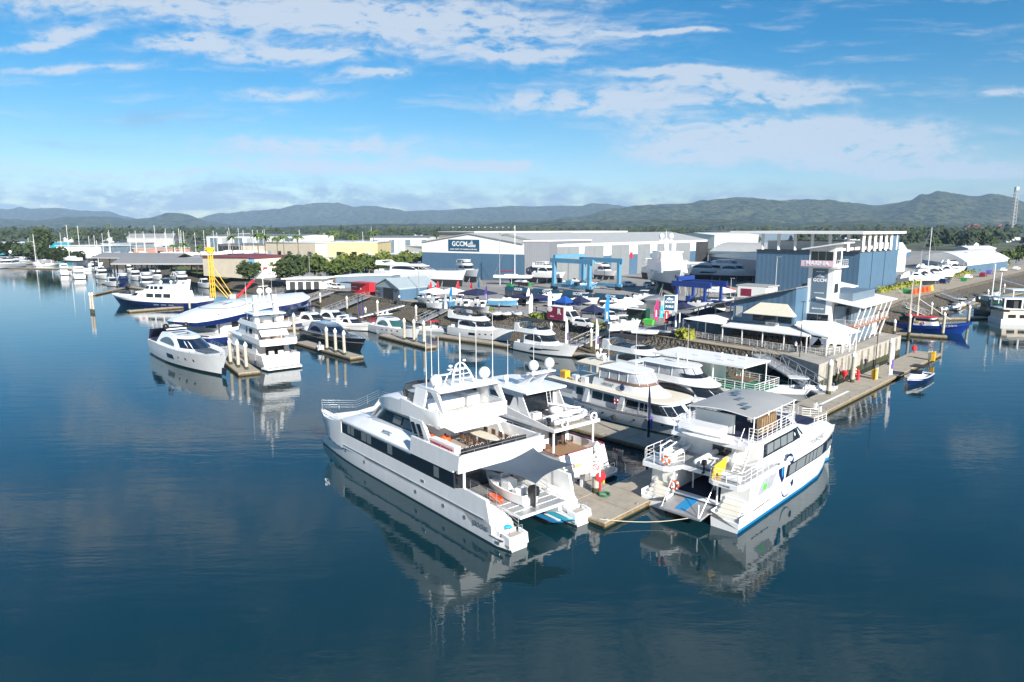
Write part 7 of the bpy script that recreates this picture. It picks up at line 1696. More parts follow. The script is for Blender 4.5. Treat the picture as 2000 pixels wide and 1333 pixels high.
# tables and chairs on the terrace, people at the rail
k = 0
for i in range(9):
    x, y = -20 + i * 2.8, -7.0 + (i % 2) * .8 - i * .1; w = rt(x, y)
    t = thing('cafe_table', 'small terrace table seen between the veranda posts of the marina restaurant', 'table', (*w, 3.3), 20 * i, 'terrace tables'); m = M(); m.tube((0, 0, .72), (0, 0, .76), .42, 'white' if i < 4 else 'wood', 10); m.build('top', t); m = M(); m.tube((0, 0, 0), (0, 0, .72), .05, 'steel'); m.build('leg', t)
    for s in (0, 180):
        c = c0.copy(); COL.objects.link(c); a = R(-43 + s); c.location = (w[0] + .75 * math.cos(a), w[1] + .75 * math.sin(a), 3.3); c.rotation_euler = (0, 0, a + math.pi); tag(c, 'terrace chair at one of the tables of the marina restaurant', 'chair', 'terrace chairs')
def person(label, loc, rz, shirt, pants='denim', arm=0.2, hat=None, group=None, sit=False):
    t = thing('person', label, 'person', loc, rz, group)
    me = bpy.data.meshes.new('body'); V = []; E = []; Rr = []
    def v(p, r): V.append(p); Rr.append(r); return len(V) - 1
    p0 = v((0, 0, .95), .15); ch = v((0, 0, 1.35), .17); nk = v((0, 0, 1.5), .065); hd = v((0, .01, 1.62), .095); ht = v((0, .01, 1.72), .08); E += [(p0, ch), (ch, nk), (nk, hd), (hd, ht)]
    for s in (1, -1):
        sh = v((s * .19, 0, 1.42), .065); el = v((s * .25, .03, 1.14), .045); wr = v((s * (.24 + arm * .1), .1 + arm * .5, .93 + arm * .3), .035); hn = v((s * .24, .16 + arm * .6, .88 + arm * .3), .035); E += [(ch, sh), (sh, el), (el, wr), (wr, hn)]
        hp = v((s * .1, 0, .9), .11); kn = v((s * .11, .03, .5), .075); an = v((s * .11, 0, .08), .05); ft = v((s * .12, .14, .04), .045); E += [(p0, hp), (hp, kn), (kn, an), (an, ft)]
    me.from_pydata(V, E, []); o = bpy.data.objects.new('body', me); COL.objects.link(o); o.parent = t
    md = o.modifiers.new('skin', 'SKIN'); 
    for d, r in zip(me.skin_vertices[0].data, Rr) if me.skin_vertices else []: d.radius = (r, r)
    o.modifiers.new('sub', 'SUBSURF').levels = 1
    bpy.context.view_layer.update(); dg = bpy.context.evaluated_depsgraph_get(); nm = bpy.data.meshes.new_from_object(o.evaluated_get(dg)); o.modifiers.clear(); o.data = nm
    for k_ in ('skin', shirt, pants, 'hair'): nm.materials.append(MATS[k_])
    for p in nm.polygons:
        z = p.center.z; x = abs(p.center.x); p.material_index = 3 if (z > 1.66 or z < .09) else 0 if (z > 1.47 or (x > .2 and z < 1.2)) else 1 if z > .95 else 2
        p.use_smooth = True
    return t
# ================================================================ things in the yard
Y3 = lambda px, py: (*at(px, py, 3), 3.03)
PEOPLE = [((1553, 688), 'person in a white shirt at the terrace rail, left of a pair', 'white'), ((1563, 688), 'person in a pale grey shirt at the terrace rail, right of a pair', 'grey_light'), ((866, 572), 'person in dark clothes near the red flags', 'navy_cloth'), ((934, 590), 'person in a red shirt among the display boats', 'red'), ((1010, 602), 'person in a white shirt behind the inflatables', 'white'), ((1222, 606), 'person in dark clothes under the white tent', 'black_cloth'), ((1312, 640), 'person in a pink shirt near the navy tent', 'pink'), ((1180, 618), 'person in blue beside the white car', 'royal')]
for p, lb, sh in PEOPLE: w = at(*p, 3.3); person(lb, (*w, 3.32 if p[0] in (1553, 1563) else 3.05), random.uniform(0, 360), sh)

def travel_lift(label, p, rz, L_, W_, H_, k, r=.45):
    t = thing('travel_lift', label, 'boat lift', p, rz, 'travel lifts')
    for y in (0, W_):
        for x in (0, L_): m = M(); m.box(x - r, x + r, y - r, y + r, 1.2, H_, k); m.build('leg', t)
        m = M(); m.box(-1.5, L_ + 1.5, y - r * .8, y + r * .8, H_, H_ + 1.3, k); m.build('top_beam', t)
        m = M(); m.box(-1.2, L_ + 1.2, y - r * .8, y + r * .8, 1.0, 1.9, k); m.build('bottom_beam', t)
        for x in (-.6, .6, L_ - .6, L_ + .6): m = M(); m.tube((x, y - .35, .75), (x, y + .35, .75), .75, 'tyre', 12); m.build('wheel', t)
    m = M(); m.box(-r, r, 0, W_, H_ + 1.3, H_ + 2.3, k); m.build('cross_beam', t)
    m = M()
    for x in (L_ * .3, L_ * .7):
        for y in (1.6, W_ - 1.6): m.tube((x, y, 3.2), (x, y, H_), .06, 'black', 4)
        m.path([(x, 1.6, 3.2), (x, W_ / 2, 2.2), (x, W_ - 1.6, 3.2)], .09, 'black', 4)
    m.build('slings', t); m = M(); m.box(L_ * .4, L_ * .55, -.9, .5, 2.0, 3.2, k); m.box(L_ * .62, L_ * .72, -.7, .4, 1.9, 2.8, 'tyre'); m.build('engine_box', t)
    return t
travel_lift('huge light blue travel lift standing in the yard before the grey doors', Y3(1082, 566), -50, 15, 13, 8.4, 'lift_blue', .5)
travel_lift('smaller dark blue travel lift behind the fuels sign', Y3(1321, 602), -48, 7.6, 6.8, 5.2, 'lift_navy', .28)

def stands(t, L_, B_, h_):
    for f in (.2, .5, .8):
        for s in (1, -1): m = M(); m.tube((L_ * f, s * B_ * .42, -h_), (L_ * f, s * B_ * .38, -.1), .09, 'alu', 5); m.tube((L_ * f, s * (B_ * .42 + .7), -h_), (L_ * f, s * B_ * .4, -.6), .06, 'alu', 4); m.build('stand', t)
def ashore(name, label, p, rz, L_, B_, zs, style, keel=1.6, **kw):
    x, y = at(*p, 3); kw.setdefault('ports', 'none'); t = motor_yacht(name, label, 'motor yacht', (x, y, 3 + keel + .35), rz, L_, B_, zs, style, draft_show=keel, group='boats standing ashore', **kw)
    stands(t, L_, B_, keel + .35); return t
EX = thing('expedition_yacht', 'big white and grey expedition yacht ashore, bow toward the harbour, twin white domes', 'motor yacht', (45.5, 213.5, 6.6), -90, 'boats standing ashore')
h = hull_mesh(27, 8.4, (3.2, 3.0, 4.2), 2.0, .85, [(-.05, 'hull_dark'), (0, 'hull_dark'), (.05, 'hull_dark'), (.6, 'gel_grey'), (1, 'gel_grey')], tm=.5); k_ = M()
h.loft([[(c[1][0], -c[1][1], 0), (c[1][0] - (1.5 if i > 18 else 0), 0, -3.1 if i < 19 else -1.6), (c[1][0], c[1][1], 0)] for i, c in enumerate(h.grid)], 'hull_dark', close=False); h.build('hull', EX); deck_mesh(h, .5, 'deck_white').build('deck', EX)
a = House((3.0, 6.0), (2, 2), (20, 18.5), (23, 20.2), (3.9, 3.7), 4); m = M(); a.body(m, 'gel'); m.build('cabin', EX); b = House((6.0, 8.4), (6, 6), (16.5, 16), (18.5, 17.4), (3.3, 3.2), 4); m = M(); b.body(m, 'gel'); m.build('bridge', EX)
g = M(); b.wind(g, -80, 80, 6.9, 8.0, 'wall_cream'); g.build('bridge_window', EX); m = M(); b.slab(m, 8.4, .25, .5, 'gel'); m.build('hardtop', EX)
m = M(); m.xz([(9, 8.6), (11, 8.6), (10.4, 12.2), (9.6, 12.2)], -.5, .5, 'gel'); m.box(9.7, 10.3, -2, 2, 11.6, 11.8, 'gel'); m.tube((10, 0, 12), (10, 0, 14.5), .06, 'gel'); m.build('mast', EX); radome((10, 1.4, 12.2), .8, EX); radome((10, -1.4, 12.2), .8, EX)
for s in (1, -1): m = M(); p = hull_side(h, 26.4, .55, s, .04); m.ball(tuple(p), .6, .12, .5, 'black', 8, 5); m.build('anchor', EX)
stands(EX, 27, 8, 3.6)
ashore('yard_yacht', 'white angular catamaran yacht ashore right behind the grey expedition yacht', (1262, 545), -55, 22, 7, (2.2, 2.2, 2.8), 'fly', 2.0, bim=None)
ashore('yard_yacht', 'long grey yacht ashore with cream flybridge and dark window band', (1325, 546), -25, 25, 6, (2.2, 2.1, 2.6), 'fly', 1.6, hk='gel_grey', bim=None, ports='slash')
ashore('yard_yacht', 'white yacht ashore with three upright wheelhouse windows, right of the long grey one', (1388, 548), -30, 19, 5.4, (2.0, 2.0, 2.7), 'pilot', 1.6)
ashore('yard_yacht', 'white cruiser ashore by the tall grey sliding doors', (1043, 552), -35, 13, 4.5, (1.9, 1.9, 2.4), 'pilot', 1.5)
ashore('yard_yacht', 'grey hulled white cabin boat ashore in front of the blue shed', (898, 548), -62, 16, 5, (2.2, 2.2, 3.0), 'pilot', 1.6, hk='gel_grey', roofk='gel')
ashore('yard_yacht', 'very long white superyacht ashore left of the gabled shed, bow to the right', (742, 553), -32, 37, 7.4, (2.6, 2.6, 3.4), 'fly', 1.8, bim=None)
ashore('yard_yacht', 'small white yacht seen through the legs of the light blue lift', (1165, 545), -60, 12, 4, (1.8, 1.8, 2.2), 'fly', 1.2, bim=None)
# stored boats behind the right hand fence
for i, (px, py, L_) in enumerate(((1752, 556, 14), (1774, 552, 13), (1790, 549, 14), (1806, 545, 12), (1822, 541, 13), (1840, 537, 12))):
    ashore('stored_boat', 'white cruiser in the stored row behind the black fence, number %s from the left' % ('one two three four five six'.split()[i]), (px, py), -12 + i * 5, L_, 4, (1.6, 1.6, 2), ('express', 'coupe', 'fly')[i % 3], 1.0, bim=None, detail=False)
def sloop(label, p, rz, L_, mast, z=0.0, k='gel', keel=False, group='sailing boats with tall masts', boom=True, cover='navy_cloth'):
    x, y = p; t = thing('sailing_boat', label, 'sailing boat', (x, y, z), rz, group)
    h = hull_mesh(L_, L_ * .29, (1.0, .95, 1.3), L_ * .06, .6, [(-.3, 'boot'), (0, 'boot'), (.1, 'navy'), (.9, k), (1, k)], n=12); h.build('hull', t); deck_mesh(h, .05, 'deck_white').build('deck', t)
    m = M(); a = House((.9, 1.4), (L_ * .3, L_ * .3), (L_ * .55, L_ * .5), (L_ * .72, L_ * .62), (L_ * .09, L_ * .07), 2.2); a.body(m, 'gel'); m.build('cabin', t)
    m = M(); m.tube((L_ * .56, 0, 1), (L_ * .56, 0, mast), .13, 'white', 6, .09); m.build('mast', t)
    m = M(); m.tube((L_ * .56, 0, mast * .62), (L_ * .56, 1.0, mast * .62), .04, 'white', 4); m.tube((L_ * .56, 0, mast * .62), (L_ * .56, -1.0, mast * .62), .04, 'white', 4); m.tube((L_ * 1.02, 0, 1.3), (L_ * .56, 0, mast * .95), .03, 'alu', 4); m.tube((0.1, 0, 1.1), (L_ * .56, 0, mast), .025, 'alu', 4); m.build('rigging', t)
    if boom: m = M(); m.tube((L_ * .55, 0, 2.3), (L_ * .12, 0, 2.2), .2, cover, 6); m.build('boom_cover', t)
    if keel: m = M(); m.xz([(L_ * .4, .0), (L_ * .62, .0), (L_ * .58, -1.8), (L_ * .44, -1.8)], -.15, .15, 'boot'); m.build('keel', t); stands(t, L_, L_ * .28, 2.2)
    return t
sloop('white sloop ashore with a very tall mast in front of the blue shed', at(965, 556, 3), -15, 13, 17.5, 5.2, keel=True, cover='maroon')
t = sloop('white sloop ashore with a tall mast beside the dry storage building on the right', at(1782, 547, 3), 20, 13, 17, 5.0, keel=True)
# vehicles
def car(label, p, rz, k='white', van=False, group='parked cars', L_=4.6, cat='car'):
    t = thing('parked_car', label, cat, p, rz, group); W_ = .92
    m = M()
    def sec(prof, y, k): m.xz(prof, -y, y, k)
    m.xz([(-L_ / 2, .35), (L_ / 2, .35), (L_ / 2 + .02, .75), (L_ / 2 - .25, .98), (L_ * .2, 1.05), (-L_ / 2 + .1, 1.08), (-L_ / 2 - .02, .8)], -W_, W_, k)
    m.loft([[(-L_ / 2 + .15, -W_ + .06, 1.06), (L_ * .24, -W_ + .06, 1.04), (L_ * .24, W_ - .06, 1.04), (-L_ / 2 + .15, W_ - .06, 1.06)], [(-L_ / 2 + .45, -W_ + .2, 1.68), (L_ * .05, -W_ + .2, 1.7), (L_ * .05, W_ - .2, 1.7), (-L_ / 2 + .45, W_ - .2, 1.68)]], k); m.build('body', t)
    m = M()
    for s in (1, -1): m.add([(-L_ / 2 + .4, s * (W_ - .06), 1.12), (L_ * .2, s * (W_ - .06), 1.1), (L_ * .05, s * (W_ - .17), 1.6), (-L_ / 2 + .55, s * (W_ - .17), 1.6)], [(0, 1, 2, 3)], 'glass')
    m.split('side_window', t, fix=False); m = M(); m.add([(L_ * .245, -W_ + .12, 1.1), (L_ * .245, W_ - .12, 1.1), (L_ * .075, W_ - .26, 1.64), (L_ * .075, -W_ + .26, 1.64)], [(0, 1, 2, 3)], 'glass'); m.build('windscreen', t, fix=False)
    for x in (-L_ * .31, L_ * .31):
        for s in (1, -1): m = M(); m.tube((x, s * (W_ - .18), .35), (x, s * (W_ + .02), .35), .35, 'tyre', 12); w_ = m.build('wheel', t); m = M(); m.tube((x, s * (W_ + .0), .35), (x, s * (W_ + .035), .35), .2, 'alu', 8); m.build('rim', w_)
    for s in (1, -1): m = M(); m.box(L_ / 2 - .04, L_ / 2 + .03, s * .65 - .2, s * .65 + .2, .68, .82, 'clear'); m.build('headlight', t)
    return t
c1 = car('white car with open rear door between the two tents behind the small runabouts', Y3(1192, 625), -75)
for (px, py, rz, lb, k) in ((630, 562, -35, 'white car leftmost of the row beside the red kiosk', 'white'), (644, 563, -35, 'white car second from left beside the red kiosk', 'white'), (659, 565, -35, 'white car fourth in the row, nearest the red kiosk', 'white'), (607, 558, -10, 'white utility with red tail in front of the white pavilion', 'red'), (871, 556, 5, 'white sedan in front of the very long superyacht', 'white'), (1276, 566, -5, 'white wagon right of the expedition yacht', 'white'), (1270, 561, -5, 'white car just behind the white wagon', 'white'), (1292, 541, -40, 'cream old van beside the angular catamaran ashore', 'wall_cream'),
                        (1845, 554, 40, 'dark blue car driving on the right hand quay road', 'navy'), (1891, 545, 45, 'white utility with its load farther along the quay road', 'white'), (1932, 536, 45, 'dark purple wagon on the quay road', 'violet'), (1985, 528, 40, 'white van parked far right at the road end', 'white'), (1920, 541, 45, 'maroon small car on the quay road', 'maroon')):
    car(lb, Y3(px, py), rz, k)
VN = thing('delivery_van', 'white van with maroon side panel lettered R on the promenade', 'van', Y3(1101, 630), -47)
m = M(); m.box(-3.6, 1.3, -1.15, 1.15, .5, 3.2, 'white'); m.build('box_body', VN); m = M(); m.loft([[(1.3, -1.05, .4), (3.4, -1.05, .4), (3.4, 1.05, .4), (1.3, 1.05, .4)], [(1.3, -1.05, 1.4), (3.35, -1.05, 1.3), (3.35, 1.05, 1.3), (1.3, 1.05, 1.4)], [(1.3, -1.0, 2.6), (2.3, -1.0, 2.6), (2.3, 1.0, 2.6), (1.3, 1.0, 2.6)]], 'white'); m.build('cab', VN)
m = M(); m.add([(2.42, -.9, 2.5), (2.42, .9, 2.5), (3.32, .95, 1.45), (3.32, -.95, 1.45)], [(0, 1, 2, 3)], 'glass'); m.build('windscreen', VN, fix=False); m = M(); m.add([(1.5, -1.07, 1.5), (3.0, -1.07, 1.45), (2.3, -1.04, 2.4), (1.5, -1.04, 2.4)], [(0, 1, 2, 3)], 'glass'); m.build('side_window', VN, fix=False)
m = M(); m.box(-3.62, .9, -1.19, -1.15, .55, 3.15, 'maroon'); m.ball((-2.85, -1.19, 2.55), .75, .02, .58, 'white', 16, 9); m.build('side_panel', VN); text('panel_lettering', 'R', 1.6, 'white', frame3((-.2, -1.23, 2.2), (1, 0, 0), (0, 0, 1)), VN, bold=.06); text('panel_lettering', 'RIVIERA', .3, 'white', frame3((-2.2, -1.22, 1.1), (1, 0, 0), (0, 0, 1)), VN)
for x in (-2.4, 2.4):
    for s in (1, -1): m = M(); m.tube((x, s * .8, .42), (x, s * 1.1, .42), .42, 'tyre', 12); m.build('wheel', VN)
# tents, flags, bins, poles
def tent(label, p, k, s=3.2, h=2.3, rz=-45, skirt=.3):
    t = thing('gazebo_tent', label, 'tent', p, rz, 'show tents'); m = M(); e = s / 2
    m.add([(-e, -e, h), (e, -e, h), (e, e, h), (-e, e, h), (0, 0, h + 1.2), (-e, -e, h - skirt), (e, -e, h - skirt), (e, e, h - skirt), (-e, e, h - skirt)], [(0, 1, 4), (1, 2, 4), (2, 3, 4), (3, 0, 4), (0, 5, 6, 1), (1, 6, 7, 2), (2, 7, 8, 3), (3, 8, 5, 0)], k); m.build('canopy', t, smooth=False)
    for x in (-e + .05, e - .05):
        for y in (-e + .05, e - .05): m = M(); m.tube((x, y, 0), (x, y, h), .035, 'alu', 4); m.build('leg', t)
for a in (('bright blue tent behind the white and maroon van', (1103, 608), 'royal'), ('slate tent right of the bright blue one', (1133, 608), 'navy_cloth'), ('navy tent in front of the slate one', (1158, 628), 'navy_cloth', 3.6), ('white tent over the white car', (1214, 620), 'white_cloth', 5.0), ('smaller white tent right of the large one', (1236, 612), 'white_cloth', 3.4), ('navy tent left of the marina restaurant', (1328, 648), 'navy_cloth', 4), ('navy tent under the dark blue lift', (1332, 622), 'navy_cloth', 4.4),
          ('black tent at the end of the blue marina wall', (1386, 634), 'black_cloth', 5.6), ('wide white marquee beside the grey gabled shed', (850, 588), 'white_cloth', 6.0), ('second wide white marquee right of the first', (884, 588), 'white_cloth', 6.0), ('navy marquee behind the display boats', (932, 590), 'navy_cloth', 7.5), ('navy cover tent beside the mesh fence', (1033, 597), 'navy_cloth', 7.0), ('white igloo tent in front of the yard office', (1405, 585), 'white_cloth', 6)):
    tent(a[0], Y3(*a[1]), a[2], a[3] if len(a) > 3 else 3.4)
def flag(label, p, k, h=4.6, lean=.9, rz=0, z=None, w=.8, band='white'):
    t = thing('feather_flag', label, 'flag', p, rz, 'feather flags'); m = M(); m.tube((0, 0, 0), (0, 0, h * .7), .03, 'alu', 4); m.tube((0, 0, h * .7), (lean * .5, 0, h), .025, 'alu', 4); m.build('pole', t)
    m = M(); n = 8; vs = []
    for i in range(n + 1):
        f = i / n; z_ = lerp(.7, h, f); wd = w * (1 - .75 * max(0, (f - .6) / .4) ** 2); x0 = lean * .5 * max(0, (z_ - h * .7) / (h * .3)); vs += [(x0, .05 * math.sin(f * 6), z_), (x0 + wd, .16 * math.sin(f * 5 + 1), z_)]
    m.add(vs, [(2 * i, 2 * i + 1, 2 * i + 3, 2 * i + 2) for i in range(n)], k); m.build('cloth', t, fix=False)
    m = M(); m.add([(.3, -.03, 1.6), (.5, -.03, 1.6), (.5, -.03, 3.0), (.3, -.03, 3.0)], [(0, 1, 2, 3)], band); m.build('print', t, fix=False)
for a in (('red feather flag left of two above the white boat on a trailer', (838, 584), 'red'), ('red feather flag right of two above the white boat on a trailer', (852, 583), 'red'), ('upright red feather flag beside the marquees', (891, 586), 'red', 5.0), ('small red feather flag right of the marquees', (918, 580), 'red', 4), ('blue feather flag right of the small red one', (933, 583), 'sky_blue', 5), ('navy feather flag left of the display row', (947, 598), 'violet', 5), ('light blue feather flag at the promenade edge, left group', (878, 604), 'sky_blue', 5.2),
          ('white feather flag left of the tall one by the gangway', (868, 610), 'white_cloth', 4.2), ('lilac feather flag left of the van, nearer the water', (1033, 622), 'white_cloth', 5.2), ('white feather flag behind the lilac one', (1028, 600), 'white_cloth', 4.6), ('white feather flag touching the rear of the van', (1070, 612), 'white_cloth', 5), ('tall blue feather flag right of the navy tents', (1181, 640), 'sky_blue', 6.4), ('pink and white feather flag left of the fuels sign', (1277, 635), 'magenta', 5), ('red feather flag below the fuels sign', (1297, 640), 'red', 5), ('white feather flag just right of the fuels sign pole', (1312, 640), 'white_cloth', 4.6), ('teal display panel flag behind the red one', (1288, 628), 'cyan', 3.4)):
    flag(a[0], Y3(*a[1]), a[2], a[3] if len(a) > 3 else 4.6, rz=random.uniform(-40, 20))
for a in (('lilac banner flag on the dock right of the white sport cruiser', (1163, 690), 'white_cloth'), ('tall white banner flag on the pile beside the rock bank', (1104, 682), 'white_cloth'), ('navy feather flag on the back walkway, left of two', (700, 622), 'navy_cloth'), ('navy feather flag on the back walkway, right of two', (708, 624), 'navy_cloth'), ('lilac banner on the pole by the near gangway', (1735, 742), 'white_cloth'), ('navy furled flag at the end of the classic yacht finger dock', (1263, 868), 'navy_cloth')):
    flag(a[0], (*at(*a[1], .5), .5), a[2], 6.0, lean=.1, rz=-10, w=.5 if a[2] != 'navy_cloth' else .28, band='violet')
def bin_(label, p, k): 
    t = thing('skip_bin', label, 'bin', p, -40, 'yard bins'); m = M(); m.loft([[(-.8, -.5, .1), (.8, -.5, .1), (.8, .5, .1), (-.8, .5, .1)], [(-1.1, -.7, 1.2), (1.1, -.7, 1.2), (1.1, .7, 1.2), (-1.1, .7, 1.2)], [(-.95, -.55, 1.2), (.95, -.55, 1.2), (.95, .55, 1.2), (-.95, .55, 1.2)], [(-.8, -.45, .4), (.8, -.45, .4), (.8, .45, .4), (-.8, .45, .4)]], k); m.build('tub', t); m = M(); m.box(-.7, .7, -.4, .4, .4, 1.0, 'walk_edge'); m.build('load', t)
for a in (('green skip with orange load by the white sloop', (996, 563), 'green'), ('green skip right of the other by the white sloop', (1031, 560), 'green'), ('lone green bin right of the expedition yacht', (1293, 568), 'green'), ('green wheelie bins behind the rear of the van', (1072, 622), 'green_deck'), ('bright green bin beside the trailer left of the fuels sign', (1268, 636), 'lime'), ('green bin on the right quay road', (1771, 574), 'green'), ('green skip farther along the quay road', (1882, 550), 'green')): bin_(a[0], Y3(*a[1]), a[2])
for i, (px, py) in enumerate(((1786, 575), (1795, 573), (1804, 571), (1812, 570), (1818, 568))):
    m = M(); m.yz([(-.3, 0), (.3, 0), (.12, .9), (-.12, .9)], -.9, .9, 'orange' if i < 4 else 'yellow'); o = m.build('road_barrier'); o.location = Y3(px, py); o.rotation_euler = (0, 0, R(46)); o.scale = (1.3, 1.6, 1.7); tag(o, 'orange plastic road barrier in the row on the right hand quay road' if i < 4 else 'yellow road barrier at the end of the orange row', 'barrier', 'road barriers')
def lamp(label, p, h=9, twin=False, group='light poles'):
    t = thing('light_pole', label, 'light pole', p, -45, group); m = M(); m.tube((0, 0, 0), (0, 0, h), .12, 'alu', 6, .07); m.build('pole', t); m = M(); m.box(-.9 if twin else -.2, .9, -.15, .15, h, h + .15, 'alu'); m.build('lamp_head', t)
for a in (('tall light pole in front of the dry storage building', (1512, 600), 12), ('light pole by the road hedge, near the shed corner', (1880, 538), 9), ('light pole left of the arched sheds', (1795, 550), 11), ('light pole over the grey gabled shed', (819, 586), 10), ('light pole by the trees left of the parked cars', (606, 556), 11), ('light pole right of the dark blue lift', (1426, 590), 6), ('light pole in front of the gabled blue shed', (976, 560), 17), ('light pole beside the arched shed wall', (1940, 530), 8)):
    lamp(a[0], Y3(*a[1]), a[2])
# mesh fence with banners
fa, fb = at(986, 578, 3), at(1238, 600, 3); L_ = math.dist(fa, fb); t = thing('mesh_fence', 'long dark mesh fence with navy GCCM banners along its top', 'fence', (*fa, 3.02), math.degrees(math.atan2(fb[1] - fa[1], fb[0] - fa[0])))
m = M(); m.box(0, L_, -.03, .03, .1, 2.4, 'mesh_fence'); m.build('mesh', t); 
for i in range(int(L_ / 3) + 1): m = M(); m.tube((i * 3, 0, 0), (i * 3, 0, 2.6), .05, 'alu', 4); m.build('post', t)
for i in range(4): m = M(); m.box(L_ * (i * .24 + .01), L_ * (i * .24 + .22), -.1, -.05, 1.5, 2.75, 'banner'); b_ = m.build('banner', t); text('banner_lettering', 'GCCM', 1.0, 'white', frame3((L_ * (i * .24 + .12), -.12, 2.1), (1, 0, 0), (0, 0, 1)), b_, bold=.03)
fa, fb = at(1746, 563, 3), at(1885, 534, 3); L_ = math.dist(fa, fb); t = thing('black_fence', 'black screened fence along the hedge of the right hand road', 'fence', (*fa, 3.02), math.degrees(math.atan2(fb[1] - fa[1], fb[0] - fa[0]))); m = M(); m.box(0, L_, -.04, .04, .1, 2.6, 'mesh_fence'); m.build('mesh', t); m = M()
for i in range(int(L_ / 5) + 1): m.tube((i * 5, .1, 0), (i * 5, .1, 2.8), .06, 'black', 4)
m.split('post', t)
# fuels sign
p = at(1307, 650, 3); t = thing('fuel_sign', 'tall navy sign reading GCCM FUELS on a white pole', 'sign', (*p, 3), -15); m = M(); m.tube((1.1, 0, 0), (1.1, 0, 7.0), .16, 'white', 8); m.build('pole', t)
m = M(); m.box(-1.15, .9, -.1, .1, 4.0, 6.9, 'white'); m.box(-1.05, .8, -.14, .14, 4.1, 6.8, 'banner'); bd = m.build('board', t); text('board_lettering', 'GCCM', .58, 'white', frame3((-.12, -.17, 5.65), (1, 0, 0), (0, 0, 1)), bd, bold=.02); text('board_lettering', 'FUELS', .55, 'white', frame3((-.12, -.17, 4.8), (1, 0, 0), (0, 0, 1)), bd, bold=.02)
m = M(); m.add([(-.75, -.16, 6.1), (.5, -.16, 6.1), (.55, -.16, 6.25), (0, -.16, 6.3), (-.15, -.16, 6.5), (-.4, -.16, 6.4)], [(0, 1, 2, 3, 4, 5)], 'white'); m.build('emblem', bd, fix=False)
# display boats on trailers
def trailered(label, p, rz, L_, hk, **kw):
    x, y = at(*p, 3); t = open_boat('trailer_boat', label, (x, y, 4.15), rz, L_, L_ * .34, hk=hk, group='display boats on trailers', ds=.55, **kw); m = M(); m.box(.3, L_ * .8, -.7, -.6, -.62, -.5, 'alu'); m.box(.3, L_ * .8, .6, .7, -.62, -.5, 'alu'); m.tube((L_ * .7, 0, -.6), (L_ + .8, 0, -.6), .06, 'alu'); m.build('trailer_frame', t)
    for s in (1, -1): m = M(); m.tube((L_ * .35, s * .8, -.78), (L_ * .35, s * 1.0, -.78), .34, 'tyre', 12); m.build('wheel', t)
for a in (('white console boat with pale motors on a trailer beside the gabled shed', (822, 594), -50, 7.5, 'gel', 'gel', 2), ('white sport boat on a trailer under the marquees', (877, 601), -35, 7, 'gel', 'gel', 1), ('white fishing boat on a trailer nearer the promenade edge', (897, 612), -60, 7, 'gel', 'gel', 1), ('blue hulled white bowrider in the display row', (955, 600), -15, 7.5, 'lift_blue', None, 0), ('black hulled sport boat in the display row', (985, 596), -15, 8, 'hull_dark', None, 0), ('navy covered boat right end of the display row', (1016, 592), -15, 9, 'navy', None, 0), ('white boat at the far left of the display row', (915, 603), -40, 6, 'gel', None, 1),
          ('white boat with black outboard facing the restaurant end', (1187, 652), 15, 6.5, 'gel', 'gel', 1), ('pale blue tinny beside the navy tent', (1150, 615), -15, 7, 'lift_blue', None, 0)): trailered(a[0], a[1], a[2], a[3], a[4], top=a[5], ob=a[6], cons=a[4] == 'gel')
for i, (px, py, rz, k, lb) in enumerate(((962, 614, -75, 'gel', 'white inflatable left of three on the promenade'), (984, 614, -80, 'gel', 'white inflatable middle of three on the promenade'), (1008, 614, -80, 'gel', 'white inflatable right of three on the promenade'), (1215, 648, -40, 'grey_light', 'grey inflatable left of the row by the restaurant'), (1238, 652, -30, 'gel', 'pale inflatable with white bow in the row by the restaurant'), (1262, 652, -35, 'grey_light', 'grey inflatable right of the pale one'), (1290, 655, -30, 'hull_dark', 'black inflatable nearest the restaurant'))):
    rib('inflatable_boat', lb, Y3(px, py), rz, 4.6, 2.3, k, True, 'inflatables on show')
t = thing('market_trailer', 'green food trailer with open hatch beside the white tent', 'trailer', Y3(1246, 628), -45); m = M(); m.box(-2.2, 2.2, -1, 1, .5, 2.7, 'green_hull'); m.build('body', t); m = M(); m.box(-1.8, 1.8, -1.06, -1, 1.2, 2.2, 'dark_int'); m.build('hatch', t); m = M(); m.box(-2.6, 2.6, -2.2, -1, 2.7, 2.78, 'white'); m.build('awning', t)
for s in (-.5, .5): m = M(); m.tube((s, -1.1, .35), (s, -.9, .35), .35, 'white', 12); m.build('wheel', t)
# yellow piling rig and red crane
x, y = at(417, 588, .5); t = thing('piling_rig', 'tall yellow piling rig with slanted braces on the water', 'piling rig', (x, y, 0), -20)
m = M(); m.box(-4, 8, -4, 4, -.3, 1.2, 'lift_blue'); m.build('barge', t); m = M()
for (a, b) in ((-.42, -.42), (.42, -.42), (.42, .42), (-.42, .42)): m.tube((a, b, 1.2), (a, b, 15.6), .13, 'yellow', 6)
for i in range(9):
    z = 1.6 + i * 1.55
    for (a, b) in (((-.42, -.42), (.42, -.42)), ((.42, -.42), (.42, .42)), ((.42, .42), (-.42, .42)), ((-.42, .42), (-.42, -.42))): m.tube((*a, z), (*b, z + 1.5), .07, 'yellow', 4)
m.build('lattice_mast', t); m = M(); m.box(-.9, .9, -.9, .9, 15.6, 16.3, 'yellow'); m.tube((0, 0, 14.8), (0, 0, 15.6), 1.0, 'yellow', 8); m.build('mast_head', t)
for (x2, z) in ((6.5, 11), (5.0, 8), (4.0, 6)): m = M(); m.tube((.5, 0, z), (x2, 1.5, 1.3), .1, 'yellow', 5); m.build('brace', t)
